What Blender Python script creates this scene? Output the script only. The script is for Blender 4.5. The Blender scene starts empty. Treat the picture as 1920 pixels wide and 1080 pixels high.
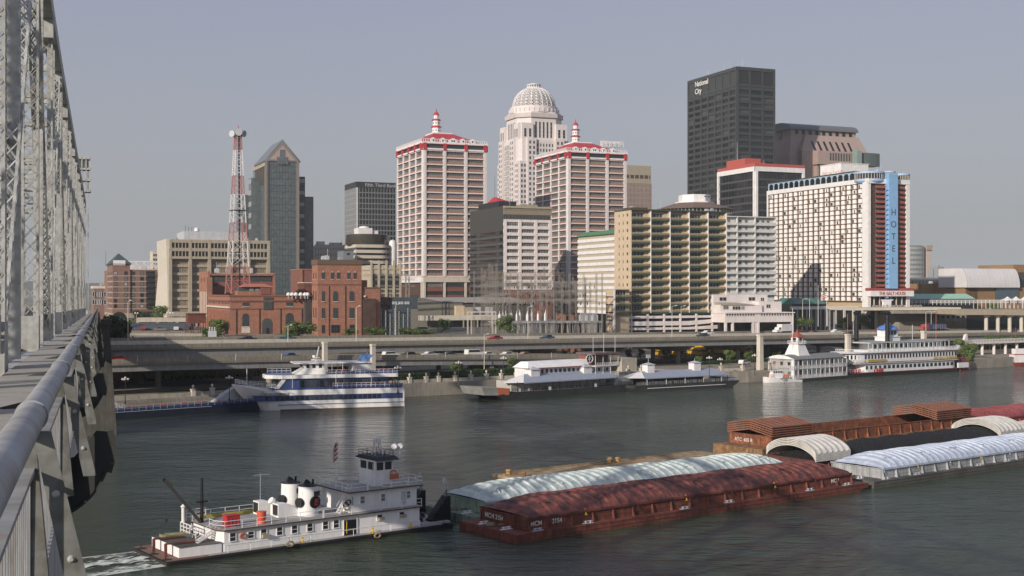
import bpy, math, random
from math import radians, sin, cos, tan, atan2, pi, sqrt, hypot
from mathutils import Vector, Matrix
random.seed(7)
scene = bpy.context.scene
COL = scene.collection
F = 2341.0; HC = 27.4; HY = 545.0          # focal length in photo pixels, camera height, horizon row

# ---------------------------------------------------------------- camera
cam_d = bpy.data.cameras.new('camera'); cam = bpy.data.objects.new('camera', cam_d); COL.objects.link(cam)
cam.location = (0, 0, HC); cam.rotation_euler = (radians(90), 0, 0)
cam_d.sensor_width = 36; cam_d.lens = 36*F/1920; cam_d.shift_y = (HY-540)/1920
cam_d.clip_start = 0.1; cam_d.clip_end = 30000
cam_d.dof.use_dof = True; cam_d.dof.focus_distance = 220; cam_d.dof.aperture_fstop = 16
scene.camera = cam
# ---------------------------------------------------------------- sky and sun
SUN_EL = 21; SUN_AZ = 234                   # direction towards the sun, degrees from +X
w = bpy.data.worlds.new('World'); scene.world = w; w.use_nodes = True
nt = w.node_tree; nt.nodes.clear()
sky = nt.nodes.new('ShaderNodeTexSky'); sky.sky_type = 'NISHITA'; sky.sun_disc = False
sky.sun_elevation = radians(SUN_EL); sky.sun_rotation = radians(90-SUN_AZ)
sky.air_density = 1.0; sky.dust_density = 2.5; sky.ozone_density = 3.0; sky.altitude = 100
hs = nt.nodes.new('ShaderNodeHueSaturation'); hs.inputs['Saturation'].default_value = 0.42
mixn = nt.nodes.new('ShaderNodeMix'); mixn.data_type = 'RGBA'; mixn.inputs[0].default_value = 0.72
# the morning haze of the sky: greenish grey low down, lavender blue higher up
tcw = nt.nodes.new('ShaderNodeTexCoord'); sxw = nt.nodes.new('ShaderNodeSeparateXYZ'); rw = nt.nodes.new('ShaderNodeValToRGB')
nzw = nt.nodes.new('ShaderNodeTexNoise'); nzw.inputs['Scale'].default_value = 1.6; nzw.inputs['Detail'].default_value = 4
mpw = nt.nodes.new('ShaderNodeMapping'); mpw.inputs['Scale'].default_value = (1, 1, 4); nt.links.new(tcw.outputs['Generated'], mpw.inputs[0]); nt.links.new(mpw.outputs[0], nzw.inputs['Vector'])
maw = nt.nodes.new('ShaderNodeMath'); maw.operation = 'MULTIPLY_ADD'; maw.inputs[1].default_value = .10; mbw = nt.nodes.new('ShaderNodeMath'); mbw.operation = 'SUBTRACT'; mbw.inputs[1].default_value = .05
nt.links.new(tcw.outputs['Generated'], sxw.inputs[0]); nt.links.new(nzw.outputs[0], maw.inputs[0]); nt.links.new(sxw.outputs[2], maw.inputs[2]); nt.links.new(maw.outputs[0], mbw.inputs[0]); nt.links.new(mbw.outputs[0], rw.inputs[0])
cr = rw.color_ramp; cr.elements[0].position = 0.0; cr.elements[0].color = (.51,.52,.50,1); cr.elements[1].position = .30; cr.elements[1].color = (.37,.41,.60,1)
e = cr.elements.new(.09); e.color = (.47,.48,.51,1)
scw = nt.nodes.new('ShaderNodeVectorMath'); scw.operation = 'SCALE'; scw.inputs['Scale'].default_value = 10.0; nt.links.new(rw.outputs[0], scw.inputs[0]); nt.links.new(scw.outputs[0], mixn.inputs[7])
bg = nt.nodes.new('ShaderNodeBackground'); bg.inputs['Strength'].default_value = 0.079
out = nt.nodes.new('ShaderNodeOutputWorld')
nt.links.new(sky.outputs[0], hs.inputs['Color']); nt.links.new(hs.outputs[0], mixn.inputs[6])
nt.links.new(mixn.outputs[2], bg.inputs[0]); nt.links.new(bg.outputs[0], out.inputs[0])
sd = bpy.data.lights.new('sun', 'SUN'); sd.energy = 4.3; sd.angle = radians(0.6); sd.color = (1.0, 0.90, 0.78)
sun = bpy.data.objects.new('sun', sd); COL.objects.link(sun)
sv = Vector((cos(radians(SUN_AZ))*cos(radians(SUN_EL)), sin(radians(SUN_AZ))*cos(radians(SUN_EL)), sin(radians(SUN_EL))))
sun.rotation_euler = sv.to_track_quat('Z', 'Y').to_euler(); sun.location = (-200, -200, 300)
scene.view_settings.view_transform = 'Standard'; scene.view_settings.look = 'None'
scene.view_settings.exposure = 0.15; scene.view_settings.gamma = 1
scene.render.engine = 'CYCLES'
scene.cycles.max_bounces = 6; scene.cycles.volume_bounces = 0

# ---------------------------------------------------------------- materials
MATS = {}
def mat(name, col, rough=0.8, metal=0.0, var=0.12, scale=0.5, streak=0.0, bump=0.0, bscale=8, spec=0.4, col2=None):
 """painted or natural surface: base colour, soft uneven tone, optional rain streaks and bump"""
 if name in MATS: return MATS[name]
 m = bpy.data.materials.new(name); m.use_nodes = True; n = m.node_tree; N = n.nodes; L = n.links
 p = N['Principled BSDF']; p.inputs['Roughness'].default_value = rough; p.inputs['Metallic'].default_value = metal
 p.inputs['Specular IOR Level'].default_value = spec
 tc = N.new('ShaderNodeTexCoord')
 a = N.new('ShaderNodeTexNoise'); a.inputs['Scale'].default_value = scale; a.inputs['Detail'].default_value = 6; a.inputs['Roughness'].default_value = .65
 L.new(tc.outputs['Object'], a.inputs['Vector'])
 r = N.new('ShaderNodeMapRange'); r.inputs[1].default_value = .3; r.inputs[2].default_value = .7
 r.inputs[3].default_value = 1-var; r.inputs[4].default_value = 1+var*0.6
 L.new(a.outputs[0], r.inputs[0]); last = r.outputs[0]
 if streak:
  mp = N.new('ShaderNodeMapping'); mp.inputs['Scale'].default_value = (1.7, 1.7, .12); L.new(tc.outputs['Object'], mp.inputs[0])
  s = N.new('ShaderNodeTexNoise'); s.inputs['Scale'].default_value = 1.3; s.inputs['Detail'].default_value = 5; L.new(mp.outputs[0], s.inputs['Vector'])
  q = N.new('ShaderNodeMapRange'); q.inputs[1].default_value = .42; q.inputs[2].default_value = .72; q.inputs[3].default_value = 1; q.inputs[4].default_value = 1-streak
  L.new(s.outputs[0], q.inputs[0])
  mu = N.new('ShaderNodeMath'); mu.operation = 'MULTIPLY'; L.new(last, mu.inputs[0]); L.new(q.outputs[0], mu.inputs[1]); last = mu.outputs[0]
 vm = N.new('ShaderNodeVectorMath'); vm.operation = 'SCALE'
 if col2:
  mx = N.new('ShaderNodeMix'); mx.data_type = 'RGBA'; mx.inputs[6].default_value = (*col, 1); mx.inputs[7].default_value = (*col2, 1)
  b2 = N.new('ShaderNodeTexNoise'); b2.inputs['Scale'].default_value = scale*2.3; b2.inputs['Detail'].default_value = 8; L.new(tc.outputs['Object'], b2.inputs['Vector'])
  r2 = N.new('ShaderNodeMapRange'); r2.inputs[1].default_value = .42; r2.inputs[2].default_value = .62; L.new(b2.outputs[0], r2.inputs[0])
  L.new(r2.outputs[0], mx.inputs[0]); L.new(mx.outputs[2], vm.inputs[0])
 else:
  vm.inputs[0].default_value = col
 L.new(last, vm.inputs['Scale']); L.new(vm.outputs[0], p.inputs['Base Color'])
 if bump:
  bn = N.new('ShaderNodeTexNoise'); bn.inputs['Scale'].default_value = bscale; bn.inputs['Detail'].default_value = 5; L.new(tc.outputs['Object'], bn.inputs['Vector'])
  bp = N.new('ShaderNodeBump'); bp.inputs['Strength'].default_value = bump; bp.inputs['Distance'].default_value = .1
  L.new(bn.outputs[0], bp.inputs['Height']); L.new(bp.outputs[0], p.inputs['Normal'])
 MATS[name] = m; return m
def glass(name, col, rough=0.12, spec=0.6):
 return mat(name, col, rough, var=.35, scale=.35, spec=spec)
M = dict(
 white=mat('white_paint', (.72,.70,.69), .6, streak=.12),
 pwhite=mat('pinkish_white_paint', (.68,.62,.60), .7, streak=.10),
 cream=mat('cream_concrete', (.55,.50,.42), .8, streak=.12),
 beige=mat('beige_concrete', (.36,.31,.235), .85, streak=.2),
 dbeige=mat('brown_beige_concrete', (.25,.21,.15), .85, streak=.2),
 conc=mat('grey_concrete', (.30,.27,.22), .9, streak=.28, var=.22, scale=.25),
 lconc=mat('light_concrete', (.42,.38,.31), .9, streak=.25, var=.2),
 brick=mat('orange_brick', (.33,.155,.10), .9, var=.22, scale=.6, streak=.15, col2=(.27,.125,.085)),
 dbrick=mat('dark_red_brick', (.20,.085,.065), .9, var=.2, streak=.12),
 span=mat('terracotta_spandrel', (.29,.16,.115), .85, var=.15),
 red=mat('red_paint', (.42,.035,.04), .5, var=.18),
 dred=mat('dull_red_paint', (.30,.06,.05), .6, var=.2),
 peach=mat('peach_stucco', (.53,.42,.30), .85, streak=.1),
 green=mat('green_paint', (.05,.075,.05), .6, var=.2),
 lgreen=mat('copper_green_roof', (.30,.50,.40), .6, var=.12),
 rgreen=mat('green_roof_tile', (.07,.20,.09), .6, var=.15),
 blue=mat('sky_blue_paint', (.22,.40,.62), .5, var=.1),
 navy=mat('navy_paint', (.03,.055,.17), .45, var=.15),
 dark=mat('dark_metal', (.025,.025,.027), .5, var=.3),
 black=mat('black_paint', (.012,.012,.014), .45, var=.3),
 dgrey=mat('dark_grey_cladding', (.065,.07,.072), .5, var=.15),
 grey=mat('grey_paint', (.30,.31,.32), .6, streak=.15),
 lgrey=mat('light_grey_metal', (.45,.47,.49), .5, streak=.15),
 steel=mat('bridge_steel_paint', (.46,.465,.44), .55, var=.22, scale=1.2, streak=.22, col2=(.36,.355,.33)),
 steelrail=mat('rail_pipe_paint', (.32,.335,.345), .5, var=.25, scale=3, col2=(.28,.26,.24)),
 pink=mat('pink_granite', (.36,.27,.235), .6, var=.1, streak=.06),
 aegon=mat('pale_granite', (.62,.57,.55), .7, var=.08, streak=.05),
 brown=mat('brown_brick', (.26,.155,.075), .9, var=.12),
 dbrown=mat('dark_brown_panel', (.085,.05,.035), .7, var=.2),
 asphalt=mat('asphalt', (.085,.082,.075), .95, var=.3, scale=.15),
 shingle=mat('brown_shingle', (.16,.11,.085), .9, var=.2),
 rust=mat('rusty_red_steel', (.20,.06,.038), .7, var=.35, scale=.7, streak=.35, bump=.2, col2=(.12,.045,.035)),
 orust=mat('orange_rust_steel', (.30,.10,.045), .75, var=.35, scale=.7, streak=.3, col2=(.16,.07,.04)),
 tan=mat('tan_rusty_deck', (.34,.26,.15), .85, var=.3, scale=.5, col2=(.25,.16,.09)),
 yellow=mat('yellow_paint', (.62,.42,.03), .5, var=.15),
 rope=mat('old_rope', (.25,.2,.13), .9),
 skin=mat('skin', (.45,.27,.19), .6),
 bark=mat('bark', (.10,.075,.05), .95, var=.3),
 stone=mat('dark_stone', (.085,.08,.068), .95, var=.35, scale=.4, streak=.3, bump=.4, bscale=1.5),  # pier's shaded look is put into the darker stone colour
)
G = [glass('dark_glass', (.022,.025,.028)), glass('grey_glass', (.045,.05,.055), .2), glass('curtained_glass', (.20,.19,.17), .35, .4)]
GB = [glass('black_glass', (.008,.009,.010), .08), glass('smoked_glass', (.02,.022,.024), .12)]
GT = [glass('teal_glass', (.10,.118,.122), .18), glass('teal_glass_deep', (.085,.10,.105), .22)]

# ---------------------------------------------------------------- mesh builder
class MB:
 def __init__(s): s.v = []; s.f = []; s.m = []
 def add(s, vs, fs, m=0):
  o = len(s.v); s.v += [tuple(v) for v in vs]; s.f += [tuple(i+o for i in f) for f in fs]; s.m += [m]*len(fs)
 def box(s, x0, x1, y0, y1, z0, z1, m=0):
  s.add([(x0,y0,z0),(x1,y0,z0),(x1,y1,z0),(x0,y1,z0),(x0,y0,z1),(x1,y0,z1),(x1,y1,z1),(x0,y1,z1)],
    [(0,3,2,1),(4,5,6,7),(0,1,5,4),(1,2,6,5),(2,3,7,6),(3,0,4,7)], m)
 def hexa(s, b, t, m=0):   # four base and four top corners, counter-clockwise
  s.add(list(b)+list(t), [(0,3,2,1),(4,5,6,7),(0,1,5,4),(1,2,6,5),(2,3,7,6),(3,0,4,7)], m)
 def prism(s, poly, z0, z1, m=0, top=None):
  n = len(poly); top = top or poly
  s.add([(x,y,z0) for x,y in poly]+[(x,y,z1) for x,y in top],
    [tuple(range(n-1,-1,-1)), tuple(range(n,2*n))]+[(i,(i+1)%n,n+(i+1)%n,n+i) for i in range(n)], m)
 def xprism(s, poly, y0, y1, m=0):  # polygon in the xz plane pushed along y
  n = len(poly)
  s.add([(x,y0,z) for x,z in poly]+[(x,y1,z) for x,z in poly],
    [tuple(range(n)), tuple(range(2*n-1,n-1,-1))]+[(i,n+i,n+(i+1)%n,(i+1)%n) for i in range(n)], m)
 def yprism(s, poly, x0, x1, m=0):  # polygon in the yz plane pushed along x
  n = len(poly)
  s.add([(x0,y,z) for y,z in poly]+[(x1,y,z) for y,z in poly],
    [tuple(range(n-1,-1,-1)), tuple(range(n,2*n))]+[(i,(i+1)%n,n+(i+1)%n,n+i) for i in range(n)], m)
 def beam(s, p, q, w, h=None, m=0):
  h = h or w; p = Vector(p); q = Vector(q); d = (q-p)
  if d.length < 1e-6: return
  d.normalize(); up = Vector((0,0,1)) if abs(d.z) < .95 else Vector((0,1,0))
  a = d.cross(up).normalized()*w/2; b = a.cross(d).normalized()*h/2
  vs = [p-a-b, p+a-b, p+a+b, p-a+b, q-a-b, q+a-b, q+a+b, q-a+b]
  s.add(vs, [(0,1,2,3),(7,6,5,4),(0,4,5,1),(1,5,6,2),(2,6,7,3),(3,7,4,0)], m)
 def tube(s, p, q, r, r2=None, n=8, m=0, cap=True):
  r2 = r if r2 is None else r2; p = Vector(p); q = Vector(q); d = (q-p).normalized()
  up = Vector((0,0,1)) if abs(d.z) < .95 else Vector((0,1,0))
  a = d.cross(up).normalized(); b = d.cross(a)
  vs = []
  for c, rr in ((p,r),(q,r2)):
   for i in range(n):
    t = 2*pi*i/n; vs.append(c+a*cos(t)*rr+b*sin(t)*rr)
  fs = [(i,(i+1)%n,n+(i+1)%n,n+i) for i in range(n)]
  if cap: fs += [tuple(range(n-1,-1,-1)), tuple(range(n,2*n))]
  s.add(vs, fs, m)
 def lathe(s, prof, n=16, c=(0,0), m=0, a0=0):
  k = len(prof); vs = []
  for r, z in prof:
   for i in range(n):
    t = a0+2*pi*i/n; vs.append((c[0]+r*cos(t), c[1]+r*sin(t), z))
  fs = [(j*n+i, j*n+(i+1)%n, (j+1)*n+(i+1)%n, (j+1)*n+i) for j in range(k-1) for i in range(n)]
  fs += [tuple(range(n-1,-1,-1)), tuple(range((k-1)*n, k*n))]
  s.add(vs, fs, m)
 def ring(s, c, ax, R, r, n=16, m=0):  # torus about axis ax
  ax = Vector(ax).normalized(); up = Vector((0,0,1)) if abs(ax.z) < .9 else Vector((1,0,0))
  a = ax.cross(up).normalized(); b = ax.cross(a); c = Vector(c); vs = []; k = 6
  for i in range(n):
   t = 2*pi*i/n; d = a*cos(t)+b*sin(t)
   for j in range(k):
    u = 2*pi*j/k; vs.append(c+d*(R+r*cos(u))+ax*r*sin(u))
  s.add(vs, [(i*k+j, ((i+1)%n)*k+j, ((i+1)%n)*k+(j+1)%k, i*k+(j+1)%k) for i in range(n) for j in range(k)], m)
 def grid(s, fn, nu, nv, m=0):
  vs = [fn(i/nu, j/nv) for i in range(nu+1) for j in range(nv+1)]
  s.add(vs, [(i*(nv+1)+j, (i+1)*(nv+1)+j, (i+1)*(nv+1)+j+1, i*(nv+1)+j+1) for i in range(nu) for j in range(nv)], m)
 def rail(s, pts, h, r=.03, step=1.8, m=0, bars=2):   # posts and rails along a polyline
  for p, q in zip(pts, pts[1:]):
   p = Vector(p); q = Vector(q); k = max(1, round((q-p).length/step))
   for i in range(k+1):
    a = p.lerp(q, i/k); s.beam(a, a+Vector((0,0,h)), r*2, r*2, m)
   for j in range(bars):
    z = Vector((0,0,h*(1-j/bars))); s.beam(p+z, q+z, r*2, r*2, m)
 def mesh(s, name, mats):
  me = bpy.data.meshes.new(name); me.from_pydata(s.v, [], s.f)
  for x in mats: me.materials.append(x)
  me.polygons.foreach_set('material_index', s.m); me.validate(); me.update(); return me
 def build(s, name, mats, parent=None, smooth=False, loc=None, rot=None):
  if not s.v: return None
  if not isinstance(mats, (list, tuple)): mats = [mats]
  me = s.mesh(name, mats)
  if smooth:
   me.polygons.foreach_set('use_smooth', [True]*len(me.polygons))
   if smooth != 'all': me.set_sharp_from_angle(angle=radians(40))
  o = bpy.data.objects.new(name, me); COL.objects.link(o)
  if parent: o.parent = parent
  if loc: o.location = loc
  if rot is not None: o.rotation_euler = (0,0,rot)
  return o
def tag(o, label=None, cat=None, group=None, kind=None):
 if label: o['label'] = label
 if cat: o['category'] = cat
 if group: o['group'] = group
 if kind: o['kind'] = kind
 return o
def thing(name, label, cat, loc=(0,0,0), rz=0, group=None):
 o = bpy.data.objects.new(name, None); COL.objects.link(o); o.location = loc; o.rotation_euler = (0,0,rz)
 o.empty_display_size = .5
 return tag(o, label, cat, group)
def text(name, body, size, m, parent, loc, rot=(pi/2,0,0), ext=.03, align='LEFT', sx=1, bold=0.0, font_shear=0):
 c = bpy.data.curves.new(name, 'FONT'); c.body = body; c.size = size; c.extrude = ext; c.align_x = align; c.offset = bold; c.shear = font_shear
 t = bpy.data.objects.new(name, c); me = bpy.data.meshes.new_from_object(t); bpy.data.objects.remove(t)
 me.materials.clear(); me.materials.append(m)
 o = bpy.data.objects.new(name, me); COL.objects.link(o); o.parent = parent; o.location = loc; o.rotation_euler = rot; o.scale = (sx,1,1)
 return o
def kids(o): return [c for c in ALLK.get(o.name, [])]
def copy_tree(o, parent=None, ch=None):
 """copy of a thing with its parts; ch maps each object to its children"""
 c = o.copy(); COL.objects.link(c); c.parent = parent
 for k in ch.get(o, []): copy_tree(k, c, ch)
 return c
def child_map(root):
 ch = {}
 for o in bpy.data.objects:
  if o.parent: ch.setdefault(o.parent, []).append(o)
 return ch
def PX(px, Y): return (px-960)/F*Y
def PZ(py, Y): return HC-(py-HY)/F*Y
def onz(px, py, z):
 Y = (HC-z)*F/(py-HY); return Vector((PX(px,Y), Y, z))
# shore frame: s along the bank (to the right and away), p across it (inland)
B0 = Vector((-83, 262)); BD = Vector((cos(radians(35.9)), sin(radians(35.9)))); BN = Vector((-BD.y, BD.x))
def SP(s, p, z=0):
 q = B0+BD*s+BN*p; return Vector((q.x, q.y, z))
def toSP(x, y):
 d = Vector((x,y))-B0; return d.dot(BD), d.dot(BN)
def terr(p):
 for (a, za), (b, zb) in zip(TP, TP[1:]):
  if p <= b: return za+(zb-za)*max(0,(p-a)/(b-a))
 return TP[-1][1]
TP = [(0,3.2),(64,3.6),(80,6.5),(96,8.6),(140,11.8),(200,12.5),(9000,12.5)]
# ================================================================ SETTING
def struct(mb, name, mats, smooth=False):
 o = mb.build(name, mats, smooth=smooth); return tag(o, kind='structure')
def water_mat():
 m = bpy.data.materials.new('river_water'); m.use_nodes = True; n = m.node_tree; N = n.nodes; L = n.links
 p = N['Principled BSDF']; p.inputs['Base Color'].default_value = (.034, .050, .028, 1); p.inputs['Roughness'].default_value = .05
 p.inputs['IOR'].default_value = 1.42; p.inputs['Specular IOR Level'].default_value = .5
 g = N.new('ShaderNodeNewGeometry')
 def noise(sx, sy, sc, det, rot=0):
  mp = N.new('ShaderNodeMapping'); mp.inputs['Scale'].default_value = (sx, sy, 1); mp.inputs['Rotation'].default_value = (0,0,rot)
  L.new(g.outputs['Position'], mp.inputs[0]); t = N.new('ShaderNodeTexNoise'); t.inputs['Scale'].default_value = sc
  t.inputs['Detail'].default_value = det; t.inputs['Roughness'].default_value = .6; L.new(mp.outputs[0], t.inputs['Vector']); return t.outputs[0]
 a = noise(.6, 1.0, 1.0, 6, .3); b = noise(.5, 1.1, .30, 4, -.4); c = noise(1, 1, .018, 3)
 # calmer and rougher patches of water
 r = N.new('ShaderNodeMapRange'); r.inputs[1].default_value = .35; r.inputs[2].default_value = .65; r.inputs[3].default_value = .35; r.inputs[4].default_value = 1.2
 L.new(c, r.inputs[0])
 m1 = N.new('ShaderNodeMath'); m1.operation = 'MULTIPLY'; m1.inputs[1].default_value = .7; L.new(a, m1.inputs[0])
 m2 = N.new('ShaderNodeMath'); m2.operation = 'MULTIPLY_ADD'; m2.inputs[1].default_value = 1.7; L.new(b, m2.inputs[0]); L.new(m1.outputs[0], m2.inputs[2])
 m3 = N.new('ShaderNodeMath'); m3.operation = 'MULTIPLY'; L.new(m2.outputs[0], m3.inputs[0]); L.new(r.outputs[0], m3.inputs[1])
 bp = N.new('ShaderNodeBump'); bp.inputs['Strength'].default_value = .8; bp.inputs['Distance'].default_value = 1.0
 L.new(m3.outputs[0], bp.inputs['Height']); L.new(bp.outputs[0], p.inputs['Normal'])
 return m
river = MB(); river.box(-1500, 2500, -900, 2500, -3, 0)
struct(river, 'river', water_mat())
# ---- ground sheet of the far bank: quay wall, waterfront, slope up to the city level
BANK = [(-400,6),(-60,9),(0,10.5),(25,11.5),(48,14),(62,17),(110,15),(135,10),(160,8),(190,0.5),(250,-1),(290,0),(380,0),(900,-20),(2500,-60)]
def bankp(s):
 for (a,pa),(b,pb) in zip(BANK, BANK[1:]):
  if s <= b: return pa+(pb-pa)*max(0,(s-a)/(b-a))
 return BANK[-1][1]
def ground_mat():
 m = bpy.data.materials.new('ground_surface'); m.use_nodes = True; n = m.node_tree; N = n.nodes; L = n.links
 p = N['Principled BSDF']; p.inputs['Roughness'].default_value = .95
 g = N.new('ShaderNodeNewGeometry')
 def nz(sc, det=6):
  t = N.new('ShaderNodeTexNoise'); t.inputs['Scale'].default_value = sc; t.inputs['Detail'].default_value = det; L.new(g.outputs['Position'], t.inputs['Vector']); return t.outputs[0]
 def mr(x, a, b, c=0, d=1):
  r = N.new('ShaderNodeMapRange'); r.inputs[1].default_value = a; r.inputs[2].default_value = b; r.inputs[3].default_value = c; r.inputs[4].default_value = d; L.new(x, r.inputs[0]); return r.outputs[0]
 def mix(f, a, b):
  x = N.new('ShaderNodeMix'); x.data_type = 'RGBA'
  for i, v in ((0,f),(6,a),(7,b)):
   if isinstance(v, tuple): x.inputs[i].default_value = (*v,1)
   else: L.new(v, x.inputs[i])
  return x.outputs[2]
 paving = mix(mr(nz(.5), .35, .65), (.26,.225,.17), (.20,.175,.13))
 asph = mix(mr(nz(.3), .35, .65), (.12,.11,.095), (.085,.08,.07))
 grass = mix(mr(nz(1.2), .4, .6), (.05,.075,.02), (.09,.10,.04))
 a = mix(mr(nz(.02,2), .50, .54), paving, asph)
 b = mix(mr(nz(.045,4), .60, .63), a, grass)
 L.new(b, p.inputs['Base Color']); return m
gm = MB(); ss = [-400,-200,-120,-60,0,10,25,36,48,62,80,110,135,160,175,190,220,250,290,340,380,500,700,900,1400,2500]
pp = [0,.02,20,40,64,80,96,140,200,300,700,1500,4000,6300]
vs = []
for s in ss:
 b0 = bankp(s)
 for j, q in enumerate(pp):
  z = -2.5 if j == 0 else terr(q)
  vs.append(SP(s, b0+(0 if j == 0 else .6 if j == 1 else max(q-b0, 1+j)) if q < 30 else q, z))
n = len(pp)
gm.add(vs, [(i*n+j, (i+1)*n+j, (i+1)*n+j+1, i*n+j+1) for i in range(len(ss)-1) for j in range(n-1)])
struct(gm, 'ground', ground_mat())
# quay coping
q = MB()
for (s0,s1) in zip(ss, ss[1:]):
 if s0 < -100 or s1 > 500: continue
 a = SP(s0, bankp(s0)+.5, 3.1); b = SP(s1, bankp(s1)+.5, 3.1); q.beam(a, b, 1.2, .5, 0)
 a2 = SP(s0, bankp(s0)-.1, 1.2); b2 = SP(s1, bankp(s1)-.1, 1.2); q.beam(a2, b2, .5, 3.6, 0)
tag(q.build('quay_wall', [M['conc']]), 'stained concrete quay wall along the far bank of the river', 'wall')
# far land beyond the city on the left, and haze-blue hills on the horizon
h = MB()
for k, (x0, x1, Y, hh) in enumerate([(-2600,-900,4200,60),(-1000,300,5200,45),(1500,4800,5000,50)]):
 random.seed(k)
 prof = [random.uniform(.6,1) for _ in range(14)]
 h.grid(lambda u,v: (x0+(x1-x0)*u, Y+v*900, 10+hh*prof[int(u*13)]*sin(pi*v)*sin(pi*min(1,max(0,u)))**.4), 13, 8)
struct(h, 'hills', mat('distant_foliage', (.06,.075,.05), .95, scale=.01, var=.3), smooth='all')
# ---- waterfront surfaces (thin sheets above the ground)
def sheet(name, s0, s1, p0, p1, dz, m, kind='structure'):
 b = MB(); ks = max(1, int((s1-s0)/20)); kp = max(1, int((p1-p0)/8))
 def fn(u,v):
  s = s0+(s1-s0)*u; p = p0+(p1-p0)*v; return SP(s, p, terr(p)+dz)
 b.grid(fn, ks, kp); o = b.build(name, [m]); tag(o, kind=kind); return o
lawn = mat('lawn_grass', (.055,.085,.025), .95, var=.35, scale=.8, col2=(.09,.11,.04))
sheet('road', -150, 520, 67, 76, .03, M['asphalt'])
sheet('parking_lot', 150, 330, 34, 62, .02, mat('dark_lot_asphalt', (.045,.045,.045), .95, var=.25, scale=.2))
sheet('parking_lot', 60, 150, 36, 60, .02, mat('old_lot_asphalt', (.10,.095,.085), .95, var=.3, scale=.2))
sheet('lawn', 20, 85, 78, 100, .03, lawn)
sheet('pavement', 85, 175, 18, 24, .024, M['lconc'])
# parking bay lines on the near lot
pl = MB()
for k in range(30):
 s = 152+k*5.5; a = SP(s, 52, terr(52)+.028); b = SP(s, 57, terr(57)+.028)
 pl.beam(a, b, .15, .01)
tag(pl.build('lot_markings', [M['white']]), kind='structure')

# ================================================================ ELEVATED ROAD
def ez(s): return 13.85-.0113*s               # road surface height along the upper deck
E0, E1, EW = 33.0, 61.0, 28.0
def deck_build():
 r = thing('elevated_highway', 'wide upper concrete expressway deck with median barrier crossing the whole waterfront', 'elevated road')
 S = [-150+25*k for k in range(40)]
 surf, par, gir, med = MB(), MB(), MB(), MB()
 def prof(mb, pts, s0, s1):
  a = [SP(s0, p, ez(s0)+z+(p-E0)/EW*.7) for p, z in pts]; b = [SP(s1, p, ez(s1)+z+(p-E0)/EW*.7) for p, z in pts]; n = len(pts)
  mb.add(a+b, [(i, (i+1)%n, n+(i+1)%n, n+i) for i in range(n)])
 for s0, s1 in zip(S, S[1:]):
  prof(surf, [(E0,-.3),(E1,-.3),(E1,0),(E0,0)], s0, s1)
  for e in (E0+.2, E1-.2):
   prof(par, [(e-.2,-.45),(e+.2,-.45),(e+.12,.85),(e-.12,.85)], s0, s1)
  prof(med, [(46.6,.005),(47.4,.005),(47.12,.9),(46.88,.9)], s0, s1)
  for k in range(6):
   e = E0+.9+k*(EW-1.8)/5
   prof(gir, [(e-.25,-2.2),(e+.25,-2.2),(e+.25,-.31),(e-.25,-.31)], s0, s1)
  prof(gir, [(E0+.35,-.55),(E0+1.2,-.55),(E0+1.2,-.31),(E0+.35,-.31)], s0, s1)
 def cm(name, c, stains):
  return mat(name, c, .9, var=.2, scale=.12, streak=stains)
 surf.build('road_surface', [mat('worn_concrete_road', (.20,.18,.145), .95, var=.25, scale=.2)], r)
 par.build('parapet', [cm('parapet_concrete', (.27,.24,.185), .35)], r)
 med.build('median_barrier', [mat('pale_barrier', (.48,.44,.37), .9, streak=.2)], r)
 gir.build('girder', [mat('girder_paint', (.28,.275,.26), .7, var=.15, streak=.25)], r)
 for off in (37.0, 41.0, 51.0, 55.5):
  s = -60; cnt = 0
  while cnt < 24:
   a = SP(s, off, ez(s)+(off-E0)/EW*.7+.012); b = SP(s+3, off, ez(s+3)+(off-E0)/EW*.7+.012); ln = MB(); ln.beam(a, b, .14, .008); s += 15; cnt += 1; ln.build('lane_line', [M['white']], r)
 return r
deck_build()
def pier(s, p0, p1, ztop, name, label, group, ncol=2, colr=.75, capw=1.4):
 g0 = terr((p0+p1)/2)-.5
 t = thing(name, label, 'bridge pier', SP(s, (p0+p1)/2, g0), radians(35.9+90), group)
 L2 = (p1-p0)/2; H = ztop-g0
 c = MB(); c.xprism([(-L2,H-.9),(-L2+3.5,H-1.9),(L2-3.5,H-1.9),(L2,H-.9),(L2,H),(-L2,H)], -capw/2, capw/2); c.build('pier_cap', [M['conc']], t)
 for k in range(ncol):
  x = (-.52+1.04*k/(ncol-1))*L2 if ncol > 1 else 0
  c = MB(); c.lathe([(colr,0),(colr,H-1.85)], 12, (x,0)); c.build('column', [M['conc']], t, smooth=True)
 return t
for k, s in enumerate([-70,-38,-6,24,54,84,114,144,172,200,228,256,284,312,342,372,402,432,470]):
 pier(s, 35.5, 59, ez(s)-2.19, 'highway_pier', 'two-column concrete pier under the upper deck, %s'%[
  'hidden farthest left','left of the bridge pier','nearest the dark bridge pier','above the blue moored barge','behind the white cruise ship bow','behind the cruise ship wheelhouse',
  'right of the cruise ship','behind the row of young quay trees','behind the long restaurant barge awning','behind the restaurant barge wheelhouse','left of the concrete ramp end block','in front of the yellow buses',
  'second from the tall mooring pillar','nearest the tall mooring pillar','behind the white wharf boat','behind the paddle steamer funnels','behind the paddle steamer stern','above the white footbridge','farthest right'][k],
  'two-column piers under the upper deck')
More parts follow.
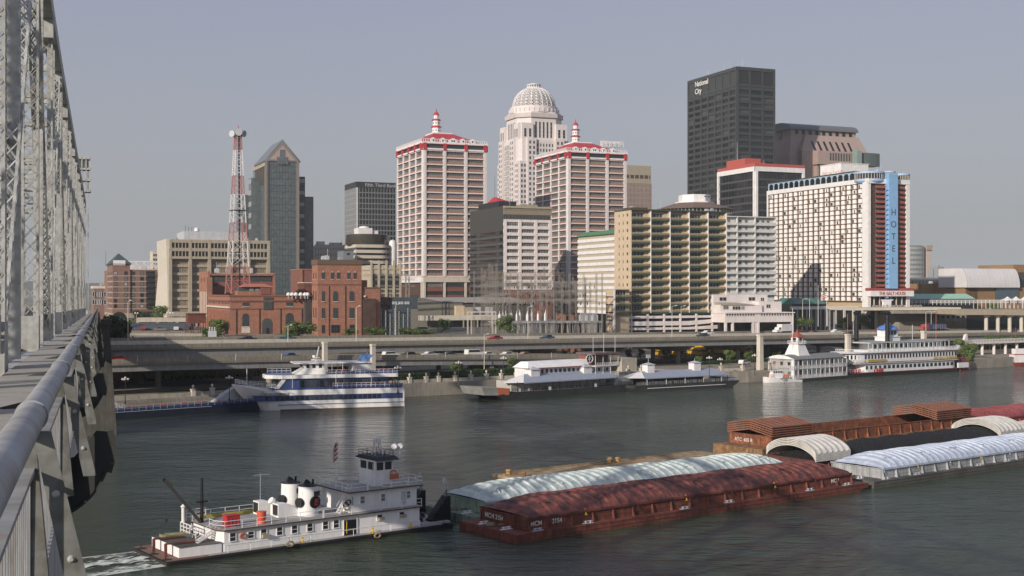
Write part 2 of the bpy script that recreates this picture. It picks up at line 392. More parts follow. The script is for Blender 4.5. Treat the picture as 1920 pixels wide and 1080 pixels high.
# ---- lower ramp deck in front of the upper one, sinking to the right
def rz(s): return 11.0-.000115*max(0,s+20)**2-.0008*(s+20) if s < 172 else 5
def ramp():
 r = thing('ramp_viaduct', 'lower concrete ramp in front of the expressway, sinking to the lot on the right', 'elevated road')
 S = [-150+12*k for k in range(26)]; S = [s for s in S if s < 158]+[158]
 surf, par, gir = MB(), MB(), MB(); P0, P1 = 21.5, 30.5
 def prof(mb, pts, s0, s1):
  a = [SP(s0, p, rz(s0)+z) for p, z in pts]; b = [SP(s1, p, rz(s1)+z) for p, z in pts]; n = len(pts)
  mb.add(a+b, [(i,(i+1)%n,n+(i+1)%n,n+i) for i in range(n)]+([tuple(range(n,2*n))] if s1 == 158 else []))
 for s0, s1 in zip(S, S[1:]):
  prof(surf, [(P0,-.3),(P1,-.3),(P1,0),(P0,0)], s0, s1)
  for e in (P0+.2, P1-.2): prof(par, [(e-.2,-.5),(e+.2,-.5),(e+.12,.9),(e-.12,.9)], s0, s1)
  prof(gir, [(P0+.5,-2.0),(P1-.5,-2.0),(P1-.5,-.31),(P0+.5,-.31)], s0, s1)
 surf.build('road_surface', [MATS['worn_concrete_road']], r); par.build('parapet', [MATS['parapet_concrete']], r); gir.build('girder', [MATS['girder_paint']], r)
 for k in range(18):
  b = MB(); s = -60+k*12; a = SP(s, P0+.06, rz(s)-.4); b.beam(a, a+Vector((0,0,1.9)), .12, .12); b.build('fence_post', [M['lgrey']], r)
ramp()
for k, s in enumerate([-40,2,5.5,46,82,112]):
 pier(s, 22.5, 29.5, rz(s)-1.99, 'ramp_pier', 'round column pier carrying the lower ramp, %s'%['left of the bridge pier','left one of the close pair','right one of the close pair','behind the blue barge bow','behind the cruise ship','last before the quay trees'][k], 'piers under the lower ramp', 1 if k in (1,2) else 2, .9, 1.2)
# concrete abutment block closing the ramp
a = MB(); a.prism([tuple(SP(s,p).xy) for s,p in ((158.1,21),(164,21),(164,31),(158.1,31))], 3, 7.2); tag(a.build('ramp_abutment', [M['lconc']]), 'pale concrete end block of the ramp behind the restaurant wheelhouse', 'abutment')
# retaining wall under the road behind, at the left
a = MB(); a.prism([tuple(SP(s,p).xy) for s,p in ((-90,62),(60,62),(60,64),(-90,64))], 3, 9.5); tag(a.build('retaining_wall', [M['lconc']]), 'shaded concrete retaining wall under the expressway at left', 'wall')

# ---- mooring pillars standing at the quay
def pillar(px, off, ytop, label, w=1.65):
 k = (px-960)/F; s = 0
 for _ in range(40):   # walk along the bank until the pillar stands at the wanted column
  v = SP(s, bankp(s)+off); s += ((px-960)/F*v.y-v.x)*1.1
 v = SP(s, bankp(s)+off); t = MB(); zt = PZ(ytop, v.y)
 t.prism([(-w/2,-w/2),(w/2,-w/2),(w/2,w/2),(-w/2,w/2)], 0, zt-.5, 0, [(-w*.42,-w*.42),(w*.42,-w*.42),(w*.42,w*.42),(-w*.42,w*.42)])
 t.prism([(-w*.5,-w*.5),(w*.5,-w*.5),(w*.5,w*.5),(-w*.5,w*.5)], zt-.5, zt)
 o = t.build('mooring_pillar', [M['cream']]); o.location = (v.x, v.y, 0); o.rotation_euler = (0,0,.62)
 return tag(o, label, 'pillar', 'tall concrete mooring pillars')
pillar(609, 3, 641, 'tall concrete mooring pillar behind the cruise ship sign board', 1.25); pillar(699, 3, 645, 'tall concrete mooring pillar behind the blue funnels of the cruise ship', 1.25)
pillar(1425, 2, 627, 'tall pale mooring pillar left of the white wharf boat'); pillar(1590, 3, 626, 'tall pale mooring pillar between wharf boat and paddle steamer')
pillar(1732, 4, 620, 'pale mooring pillar rising behind the paddle steamer roof')

# ================================================================ TREES AND SHRUBS
leafm = mat('leaf_green', (.085,.135,.035), .8, var=.55, scale=1.1, spec=.2, col2=(.13,.17,.05))
leafd = mat('leaf_dark_green', (.035,.06,.022), .85, var=.5, scale=1.1, spec=.2)
def crown_mesh(seed, n, leaf, squash=1.0, clumps=11):
 random.seed(seed); b = MB(); cs = []
 for i in range(clumps):
  while True:
   v = Vector([random.uniform(-1,1) for _ in range(3)])
   if v.length < 1: break
  cs.append((v*.72, random.uniform(.28,.5)))
 for i in range(n):
  c, r = random.choice(cs)
  d = Vector([random.gauss(0,1) for _ in range(3)]).normalized()*r*random.uniform(.55,1.05)
  p = c+d; p.z *= squash
  nrm = (d.normalized()+Vector([random.uniform(-.7,.7) for _ in range(3)])).normalized()
  a = nrm.orthogonal().normalized(); a.rotate(Matrix.Rotation(random.uniform(0,6.28), 3, nrm)); c2 = nrm.cross(a)
  s = leaf*random.uniform(.6,1.3)
  b.add([p-a*s, p-c2*s*.5, p+a*s, p+c2*s*.5], [(0,1,2,3)])
 return b
CR = {}
def crown(kind, m):
 k = (kind, m.name)
 if k not in CR:
  n, leaf = {'a':(1700,.085),'b':(1500,.09),'c':(600,.13),'h':(1500,.08)}[kind]
  CR[k] = crown_mesh(ord(kind), n, leaf, 1.0).mesh('crown', [m])
 return CR[k]
def tree(px, py, Y=None, z=None, h=6, r=2.2, label='', name='tree', cat='tree', m=None, kind='a', trunk=.35, group=None):
 if Y is None: v = onz(px, py, z)
 else: v = Vector((PX(px,Y), Y, PZ(py,Y)))
 t = thing(name, label, cat, v, random.uniform(0,6), group)
 b = MB(); b.tube((0,0,-.4), (.05*h*.3,0,h*.55), .035*h*.6, .02*h*.5, 7)
 for k in range(5):
  a = k*1.3; b.tube((.02*h,0,h*(.3+.05*k)), (cos(a)*r*.6, sin(a)*r*.6, h*(.5+.07*k)), .012*h, .004*h, 5)
 b.build('trunk' if h > 2.5 else 'stem', [M['bark']], t)
 o = bpy.data.objects.new('crown' if h > 2.5 else 'foliage', crown(kind, m or leafm)); COL.objects.link(o); o.parent = t
 o.scale = (r, r, h*(1-trunk)/2); o.location = (0,0,h*trunk+h*(1-trunk)/2)
 return t
def shrub(px, py, Y, w, h, label, m=None, group=None):
 return tree(px, py, Y=Y, h=h, r=w/2, label=label, name='bush', cat='bush', m=m, trunk=.02, group=group)
random.seed(3)
# young trees along the quay, right of the cruise ship
for k, (px, py, h, r) in enumerate([(857,712,5.6,2.3),(886,708,4.6,1.6),(925,706,5.0,1.7),(956,706,6.4,1.9),(1000,702,5.4,2.0),(1032,700,5.2,1.7)]):
 tree(px, py, z=3.4, h=h*.95, r=r, label='young green tree in the hedge on the quay, %s'%['leftmost and broadest','small, beside the broadest','slender, with thin bare trunk','tallest of the row','partly behind the lamp post','behind the white awning peak'][k], group='young trees on the quay', kind='ab'[k%2])
for k, (px, py, h, r) in enumerate([(1367,690,6.5,2.4),(1406,688,5.6,1.9),(1455,690,5.8,1.7),(1310,690,4.2,1.2)]):
 tree(px, py, z=3.3, h=h, r=r, label='green tree on the lot edge, %s'%['right of the second pavilion','left of the tall mooring pillar','behind the wharf boat roof','thin one by the globe lamp'][k], group='trees on the lot edge', kind='ba'[k%2])
for k, px in enumerate([1058,1083,1107,1131,1178,1201,1249,1273,1323]):
 s = 100
 for _ in range(60): v = SP(s, 62); s += ((px-960)/F*v.y-v.x)*1.1
 tree(px, HY+(HC-3.6)*F/v.y, Y=v.y, h=4.4, r=1.7, label='small round clipped tree behind the deck, %s'%['leftmost in the row','second in the row','by the dark car','right of the round pier','left of the flag mast','right of the flag mast','before the first yellow bus','between the first buses','before the middle yellow bus'][k], group='small round trees behind the deck', m=leafd, kind='a', trunk=.15)
# shrubs and trees between highway and brick plants
for k, (px, py, Y, w, h, lab) in enumerate([
 (408,632,425,11,7,'leafy green tree left of the brick powerhouse corner'),(392,640,410,7,5,'low bush in front of the leafy tree by the powerhouse'),
 (561,634,415,11,6.5,'bright green bush between powerhouse and brick tower'),(548,634,410,7,5,'smaller bush left of the one by the brick tower'),
 (655,632,410,6,3.4,'bush at the foot of the brick tower'),(703,632,412,8,4,'broad low bush right of the brick tower'),
 (767,632,415,10,3.6,'broad bush in front of the grey plant'),(795,632,420,8,3,'flat bush left of the vine-covered posts'),
 (832,625,440,6,6,'dark leafy vine clump beside the shed ramp'),(951,628,405,8,7.4,'loose green tree growing in front of the substation'),
 (228,632,470,9,8,'light green tree below the brick hotel'),(262,610,560,9,8,'dark tree right of the hotel entrance'),(300,604,580,9,9,'tree in front of the hotel balconies'),
 (213,655,400,14,13,'big dark tree beside the bridge'),(232,650,390,9,8,'dark bush right of the big tree by the bridge'),
 (1505,616,470,8,5,'green bush beside the white low terraces'),(1625,618,560,8,8,'green tree at the tall hotel entrance columns'),(1583,616,560,5,6,'small tree left of the tall hotel entrance'),
 (1860,593,640,7,9,'green tree in front of the lattice fence'),(1862,600,600,5,4,'bush on the plaza edge by the white tents')]):
 shrub(px, py, Y, w, h, lab, leafd if 'dark' in lab else None)
for k, (px,py,s) in enumerate([(1818,690,1.0),(1800,672,.9)]):
 tree(px, py, z=3.3, h=9*s, r=3.5*s, label=['green willowy tree right of the paddle steamer stern','smaller tree behind the paddle steamer stern'][k], kind='b', trunk=.2)
for k, px in enumerate([1856,1876,1896,1915]):
 tree(px, 655, Y=485, h=6, r=3, label='bushy tree behind the white footbridge, %s'%['leftmost','second from left','second from right','at the picture edge'][k], group='trees behind the footbridge', trunk=.15)
def hedge(s0, s1, p, w, h, label):
 v = SP((s0+s1)/2, p, terr(p)); L = s1-s0; random.seed(int(s0)); b = MB(); b.box(-L/2+.3, L/2-.3, -w/2+.3, w/2-.3, 0, h-.35)
 for i in range(int(L*60)):
  f = random.random(); c = Vector((random.uniform(-L/2,L/2), random.uniform(-w/2,w/2), h-random.random()*.25)) if f < .45 else Vector((random.uniform(-L/2,L/2), -w/2+random.random()*.25, random.uniform(0,h)))
  nr = Vector((random.uniform(-1,1), random.uniform(-1,.3), random.uniform(0,1))).normalized(); a = nr.orthogonal().normalized(); c2 = nr.cross(a); q = .22
  b.add([c-a*q, c-c2*q*.6, c+a*q, c+c2*q*.6], [(0,1,2,3)])
 o = b.build('hedge', [leafd]); o.location = v; o.rotation_euler = (0,0,radians(35.9)); return tag(o, label, 'hedge')
hedge(90, 126, 20.2, 2.2, 2.6, 'dark clipped hedge behind the young quay trees'); hedge(74, 89, 20.5, 2, 2.4, 'short dark hedge left of the longer one')
hedge(30, 100, 63, 2, 3, 'long dark hedge seen under the expressway deck')
hedge(196, 236, 31, 1.6, 1.1, 'low pale-topped hedge beside the white parked car')
b = MB(); random.seed(5)
for i in range(2600):
 s = random.uniform(-20, 75); p = random.uniform(61,70); c = SP(s, p, terr(p)+random.uniform(0,.9)); a = Vector((random.uniform(-1,1), random.uniform(-1,1), random.uniform(-.5,1))).normalized()*.35; d = a.orthogonal().normalized()*.2
 b.add([c-a, c-d, c+a, c+d], [(0,1,2,3)])
tag(b.build('ground_cover', [leafd]), 'low green ground cover on the slope under the expressway at left', 'shrubbery', kind='stuff')
# ================================================================ BUILDINGS
TH = radians(22.3)
WM = {}
def win_mesh(w, h, gi, glass, frame, mull, trans, fw, sill=None):
 k = (round(w,2), round(h,2), glass[gi].name, frame.name, mull, trans, fw, sill.name if sill else None)
 if k in WM: return WM[k]
 b = MB(); b.box(-w/2, w/2, -.04, 0, -h/2, h/2, 0)
 for x in (-w/2, w/2-fw): b.box(x, x+fw, -.10, -.04, -h/2, h/2, 1)
 for z in (-h/2, h/2-fw): b.box(-w/2+fw, w/2-fw, -.10, -.04, z, z+fw, 1)
 for i in range(mull):
  x = -w/2+w*(i+1)/(mull+1); b.box(x-fw*.4, x+fw*.4, -.09, -.04, -h/2+fw, h/2-fw, 1)
 for i in range(trans):
  z = -h/2+h*(i+1)/(trans+1); b.box(-w/2+fw, w/2-fw, -.075, -.04, z-fw*.3, z+fw*.3, 1)
 if sill: b.box(-w/2-.1, w/2+.1, -.25, -.02, -h/2-.18, -h/2-.01, 2)
 me = b.mesh('window', [glass[gi], frame]+([sill] if sill else [])); WM[k] = me; return me
class Bld:
 def __init__(s, name, label, xc, Y, xl, xr, base=None, th=TH, cat='building', D=None, W=None, group=None):
  s.th = th; s.C = Vector((PX(xc,Y), Y)); s.Y = Y
  v = Vector((cos(th), sin(th))); u = Vector((-sin(th), cos(th)))
  s.v, s.u = v, u
  def solve(px, d):
   k = (px-960)/F; return (k*s.C.y-s.C.x)/(d.x-k*d.y)
  s.solve = solve
  s.W = W if W else solve(xr, v); s.D = D if D else solve(xl, u)
  ss_, pp_ = toSP(s.C.x, s.C.y)
  s.base = base if base is not None else terr(pp_)-.6
  s.root = thing(name, label, cat, (s.C.x, s.C.y, s.base), th, group)
  s.wall = MB(); s.wins = {}; s.matl = []
 def mi(s, m):
  if m not in s.matl: s.matl.append(m)
  return s.matl.index(m)
 def z(s, py, t=0):      # local height of a photo row at the corner (or t metres further away)
  return PZ(py, s.Y+t)-s.base
 def ax(s, px): return s.solve(px, s.v)
 def ay(s, px): return s.solve(px, s.u)
 def fb(s, face, a0, a1, o0, o1, z0, z1, m):   # box on a face; o = distance out from the wall
  i = s.mi(m)
  if face == 'F': s.wall.box(a0, a1, -o1, -o0, z0, z1, i)
  elif face == 'L': s.wall.box(-o1, -o0, a0, a1, z0, z1, i)
  elif face == 'B': s.wall.box(a0, a1, s.D+o0, s.D+o1, z0, z1, i)
  elif face == 'R': s.wall.box(s.W+o0, s.W+o1, a0, a1, z0, z1, i)
 def box(s, x0, x1, y0, y1, z0, z1, m): s.wall.box(x0, x1, y0, y1, z0, z1, s.mi(m))
 def win(s, face, a, z, w, h, glass=G, frame=None, mull=1, trans=0, out=.02, fw=.12, sill=None, p=None, name='window', off=0):
  gi = random.choices(range(len(glass)), weights=p or [6,3,1][:len(glass)])[0]
  me = win_mesh(w, h, gi, glass, frame or M['dgrey'], mull, trans, fw, sill)
  if face == 'F': loc, r = (a, -out-off, z), 0
  else: loc, r = (-out-off, a, z), -pi/2
  s.wins.setdefault(name, []).append((w*h*(1 if face == 'F' else .8)+z*.0005, me, loc, r))
 def part(s, name, mb, mats, **k): return mb.build(name, mats, s.root, **k)
 def grid(s, face, a0, a1, z0, z1, nc, nr, pw, sh, dep, m, glass=G, frame=None, mull=1, trans=0, spm=None, spd=None, wf=1.0, p=None, skip=None, hfrac=None):
  """piers and spandrels stand proud of the wall, one window in each bay"""
  cw = (a1-a0)/nc; ch = (z1-z0)/nr
  for i in range(nc+1):
   a = a0+cw*i; s.fb(face, a-pw/2, a+pw/2, 0, dep, z0, z1, m)
  for j in range(nr+1):
   zc = z0+ch*j
   for i in range(nc):
    s.fb(face, a0+cw*i+pw/2, a0+cw*(i+1)-pw/2, 0, (spd if spd is not None else dep-.12), max(z0, zc-sh*.5), min(z1, zc+sh*.5), spm or m)
  for j in range(nr):
   for i in range(nc):
    if skip and skip(i, j): continue
    ww = (cw-pw)*wf; hh = ch-sh
    if ww > .2 and hh > .2: s.win(face, a0+cw*(i+.5), z0+ch*(j+.5), ww, hh, glass, frame, mull, trans, p=p)
 def done(s):
  if s.wall.v: s.wall.build('wall', s.matl, s.root)
  for name, L in s.wins.items():
   L.sort(key=lambda t: -t[0])
   for _, me, loc, r in L[:100]:
    o = bpy.data.objects.new(name, me); COL.objects.link(o); o.parent = s.root; o.location = loc; o.rotation_euler = (0,0,r)
   if len(L) > 100:
    b = MB(); mats = []
    for _, me, loc, r in L[100:]:
     c, sn = cos(r), sin(r)
     ids = []
     for m in me.materials:
      if m not in mats: mats.append(m)
      ids.append(mats.index(m))
     o = len(b.v)
     b.v += [(loc[0]+q.co.x*c-q.co.y*sn, loc[1]+q.co.x*sn+q.co.y*c, loc[2]+q.co.z) for q in me.vertices]
     for f in me.polygons: b.f.append(tuple(i+o for i in f.vertices)); b.m.append(ids[f.material_index])
    tag(b.build(name, mats, s.root), kind='stuff')
  return s.root
def arch(b, face, a, z0, w, h, m, glass, name='window', out=.03, pane=True):
 """window with a round head, as its own part"""
 p = MB(); n = 10; r = w/2
 pts = [(-r,0)]+[(-r*cos(pi*i/n), h-r+r*sin(pi*i/n)) for i in range(n+1)]+[(r,0)]
 p.xprism(pts, -.06, 0, 0)
 for k in range(1,4): p.box(-r+w*k/4-.04, -r+w*k/4+.04, -.1, -.06, .05, h-r*(.35 if k != 2 else .02), 1)
 for k in range(1,5): p.box(-r*.97, r*.97, -.09, -.06, (h-r)*k/4-.03, (h-r)*k/4+.03, 1)
 p.box(-r-.12, r+.12, -.3, 0, -.22, -.01, 2)
 ob = p.build(name, [glass, M['dgrey'], m], b.root)
 if face == 'F': ob.location = (a, -out, z0)
 else: ob.location = (-out, a, z0); ob.rotation_euler = (0,0,-pi/2)
 return ob
def roofstuff(b, spec, m):    # small boxes on a flat roof
 for k, (x0,x1,y0,y1,z0,z1) in enumerate(spec):
  q = MB(); q.box(x0,x1,y0,y1,z0,z1); q.box(x0-.15,x1+.15,y0-.15,y1+.15,z1,z1+.2); q.build('roof_unit', [m], b.root)
def mast(parent, x, y, z, h, r=.06, m=None, name='antenna', dish=False):
 q = MB(); q.tube((x,y,z),(x,y,z+h), r, r*.5, 5)
 for k in range(3): q.beam((x-.5+k*.1,y,z+h*(.5+.15*k)),(x+.5-k*.1,y,z+h*(.5+.15*k)), .05)
 if dish: q.lathe([(.05,z+h*.3),(.9,z+h*.5),(1.0,z+h*.55),(.05,z+h*.45)], 12, (x+.8,y))
 return q.build(name, [m or M['lgrey']], parent)

# ---------------------------------------------------------------- red-roofed twin towers
GW = [glass('grey_tower_glass', (.06,.066,.07), .2), glass('pale_tower_glass', (.10,.105,.105), .3), glass('blind_tower_glass', (.17,.165,.155), .4)]
def red_tower(label, xc, Y, xl, xr, ytop, fl, ybot, unlit=False):
 b = Bld('office_tower', label, xc, Y, xl, xr, group='twin red-roofed office towers'); W, D = b.W, b.D
 zt = b.z(ytop); zb = b.z(ybot); dz = fl*Y/F; n = round((zt-zb)/dz); dz = (zt-zb)/n
 b.box(.3, W-.3, .3, D-.3, 0, zt+3.6, M['dbrown'])
 nb = 3; cw = W/nb
 for j in range(n+1):
  z = zb+dz*j
  b.fb('F', .3, W, -.3, .55, z-.28, z+.28, M['pwhite']); b.fb('F', .3, W, -.3, .62, z-.45, z-.28, M['span'])
  b.fb('L', .3, D, -.3, .45, z-.25, z+.35, M['pwhite']); b.fb('L', .3, D, -.3, .52, z-.45, z-.25, M['span'])
  b.fb('R', 0, D, -.3, .45, z-.3, z+.3, M['pwhite'])
 for j in range(n):
  z = zb+dz*j
  for i in range(nb):
   a0, a1 = cw*i+(.9 if i == 0 else 1.05), cw*(i+1)-1.05
   b.fb('F', a0, a1, -.3, .22, z+.28, z+.28+(dz-.7)*.42, M['span'])
   b.win('F', (a0+a1)/2, z+.3+(dz-.7)*.71, a1-a0, (dz-.7)*.56, GW, M['grey'], 9, 0, out=-.25, p=[3,3,2])
  for i in range(4):
   cw2 = D/4; a0, a1 = cw2*i+.5+(.4 if i == 0 else 0), cw2*(i+1)-.5
   b.fb('L', a0, a1, -.3, .15, z+.35, z+.35+(dz-.8)*.3, M['span'])
   b.win('L', (a0+a1)/2, z+.35+(dz-.8)*.66, a1-a0, (dz-.8)*.66, [GW[1],GW[0],GW[2]], M['grey'], 2, 0, out=-.22, p=[6,3,2])
 for i in range(nb+1):
  a = min(max(cw*i, .9), W-.9)
  b.fb('F', a-.9, a+.9, -.3, .75, zb, zt, M['pwhite']); b.fb('F', a+.15, a+.35, .75, .80, zb, zt, M['lgrey'])
 for i in range(5):
  a = min(max(D/4*i, .45), D-.45); b.fb('L', a-.45, a+.45, -.3, .6, zb, zt, M['white'])
 # base: two brick floors behind cream columns
 b.fb('F', 0, W, -.3, .9, zb-3.2, zb-.46, M['cream']); b.fb('L', 0, D, -.3, .9, zb-3.4, zb-.46, M['white'])
 z0 = zb-3.2
 for j in range(2):
  zz = z0-4.4*(j+1)
  for i in range(nb):
   a0, a1 = cw*i+1, cw*(i+1)-1
   b.fb('F', a0, a1, -.3, .1, zz, zz+1.6, M['dbrick']); b.fb('F', a0, a1, -.3, .1, zz+3.7, zz+4.4, M['dbrick'])
   b.win('F', (a0+a1)/2, zz+2.65, a1-a0, 2.0, G, M['dbrown'], 9, 0, out=-.25)
 for i in range(nb+1):
  a = min(max(cw*i, .8), W-.8); b.fb('F', a-.6, a+.6, -.3, .7, 0, z0, M['cream'])
 b.fb('F', 0, W, -.3, .3, 0, max(.1, z0-8.8), M['dbrick'])
 b.fb('L', 0, 1.4, -.3, .9, 0, z0, M['cream']); b.fb('L', D-1, D, -.3, .6, 0, z0, M['cream'])
 for j in range(3): b.win('L', D*.35, 3+j*4.5, D*.3, 2.2, G, M['dbrown'], 3)
 # red crown storey
 cr = MB()
 for face in 'FL':
  Ln = W if face == 'F' else D
  def fb(a0,a1,o0,o1,za,zb_,m):
   if face == 'F': cr.box(a0,a1,-o1,-o0,za,zb_,m)
   else: cr.box(-o1,-o0,a0,a1,za,zb_,m)
  fb(0, Ln, 0, .9, zt+.30, zt+1.2, 1); fb(-.9 if face == 'F' else 0, Ln+.6, 0, 1.1, zt+3.5, zt+4.7, 1)
  k = nb if face == 'F' else 4
  for i in range(k+1):
   a = min(max(Ln/k*i, .9), Ln-.9); fb(a-.9, a+.9, 0, 1.25, zt+.29, zt+4.0, 0)
  fb(0, Ln, 0, .75, zt+.15, zt+.3, 0); fb(0, Ln, 1.1, 1.3, zt+3.45, zt+3.7, 0)
 cr.box(W, W+.9, 0, D, zt+.3, zt+4.5, 0)
 cr.box(0, W, 0, D, zt+3.6, zt+4.6, 1)
 cr.build('crown_band', [M['red'], M['white']], b.root)
 for i in range(nb):
  b.win('F', cw*(i+.5), zt+2.35, cw-2.2, 2.1, G, M['dgrey'], 5, out=.05)
 for i in range(4):
  b.win('L', D/4*(i+.5), zt+2.35, D/4-1.9, 2.1, G, M['dgrey'], 2, out=.05)
 bl = MB(); zr = zt+4.6
 for face in 'FL':
  Ln = W if face == 'F' else D; N = int(Ln/1.3)
  for i in range(N+1):
   a = Ln*i/N
   if face == 'F': bl.box(a-.14,a+.14,-1.0,-.7,zr,zr+1.5)
   else: bl.box(-1.0,-.7,a-.14,a+.14,zr,zr+1.5)
  if face == 'F': bl.box(-1,W,-1.05,-.65,zr+1.5,zr+1.75)
  else: bl.box(-1.05,-.65,-1,D,zr+1.5,zr+1.75)
 bl.build('balustrade', [M['white']], b.root)
 rf = MB(); i0 = 3.0; hr = 6.6; zr2 = zr+1.0
 rf.box(i0+.6, W-i0-.6, i0+.6, D-i0-.6, zr-.1, zr2, 1)
 rf.hexa([(i0,i0,zr2),(W-i0,i0,zr2),(W-i0,D-i0,zr2),(i0,D-i0,zr2)], [(W*.33,D*.38,zr2+hr),(W*.60,D*.38,zr2+hr),(W*.60,D*.62,zr2+hr),(W*.33,D*.62,zr2+hr)], 0)
 r = rf.build('roof', [M['red'], M['white']], b.root)
 for k in range(5):
  x = i0+4+(W-2*i0-8)*k/4; ww = 2.2 if k == 2 else 1.3
  d = MB(); d.box(x-ww, x+ww, i0-.1, i0+3, zr2-.6, zr2+1.0, 0); d.xprism([(x-ww-.2,zr2+1.0),(x+ww+.2,zr2+1.0),(x,zr2+2.1)], i0-.3, i0+5, 0)
  d.box(x-ww*.5, x+ww*.5, i0-.16, i0-.1, zr2-.1, zr2+.8, 1); d.build('dormer', [M['white'], M['dark']], r)
 # lantern
 cx, cy = W*.42, D*.5; zl = zr2+hr-.4; q = MB()
 q.box(W*.33-1,W*.60+1,D*.38-1,D*.62+1, zl-.2, zl+.5, 0)
 q.lathe([(2.4,zl+.4),(2.4,zl+4.2)], 8, (cx,cy), 0); q.lathe([(3.2,zl+4.2),(3.2,zl+4.5),(2.1,zl+5.2)], 8, (cx,cy), 1)
 q.lathe([(2.1,zl+5.0),(2.1,zl+8.2)], 8, (cx,cy), 0); q.lathe([(2.8,zl+8.2),(2.8,zl+8.6),(1.7,zl+9.1)], 8, (cx,cy), 1)
 q.lathe([(1.5,zl+9),(1.5,zl+11.4)], 8, (cx,cy), 0); q.lathe([(2.0,zl+11.3),(1.2,zl+12.6),(.3,zl+13.4),(.2,zl+14.8),(.02,zl+15.2)], 8, (cx,cy), 1)
 for zz, rr in ((zl+2.4,2.32),(zl+6.6,2.05)):
  for k in range(8):
   a = pi/8+k*pi/4; q.box(cx+cos(a)*rr*.93-.22, cx+cos(a)*rr*.93+.22, cy+sin(a)*rr*.93-.22, cy+sin(a)*rr*.93+.22, zz-.4, zz+.4, 2)
 q.build('lantern', [M['white'], M['red'], M['dark']], r)
 b.done(); return b
T1 = red_tower('taller red-roofed office tower nearer the left, white piers and brick bands, in full sun', 793, 691, 746, 912, 281, 12.87, 518)
T2 = red_tower('right-hand red-roofed office tower of the pair, with a white open frame on its roof', 1064, 735, 1004.8, 1174, 297, 12.15, 528)
q = MB(); zt = T2.z(277)+2.5
for k in range(4): q.rail([(T2.W*.62+k*1.5, T2.D*.1+k*2, zt), (T2.W+.5, T2.D*.1+k*2, zt)], 3.2, .12, 3)
q.build('roof_frame', [M['white']], T2.root)

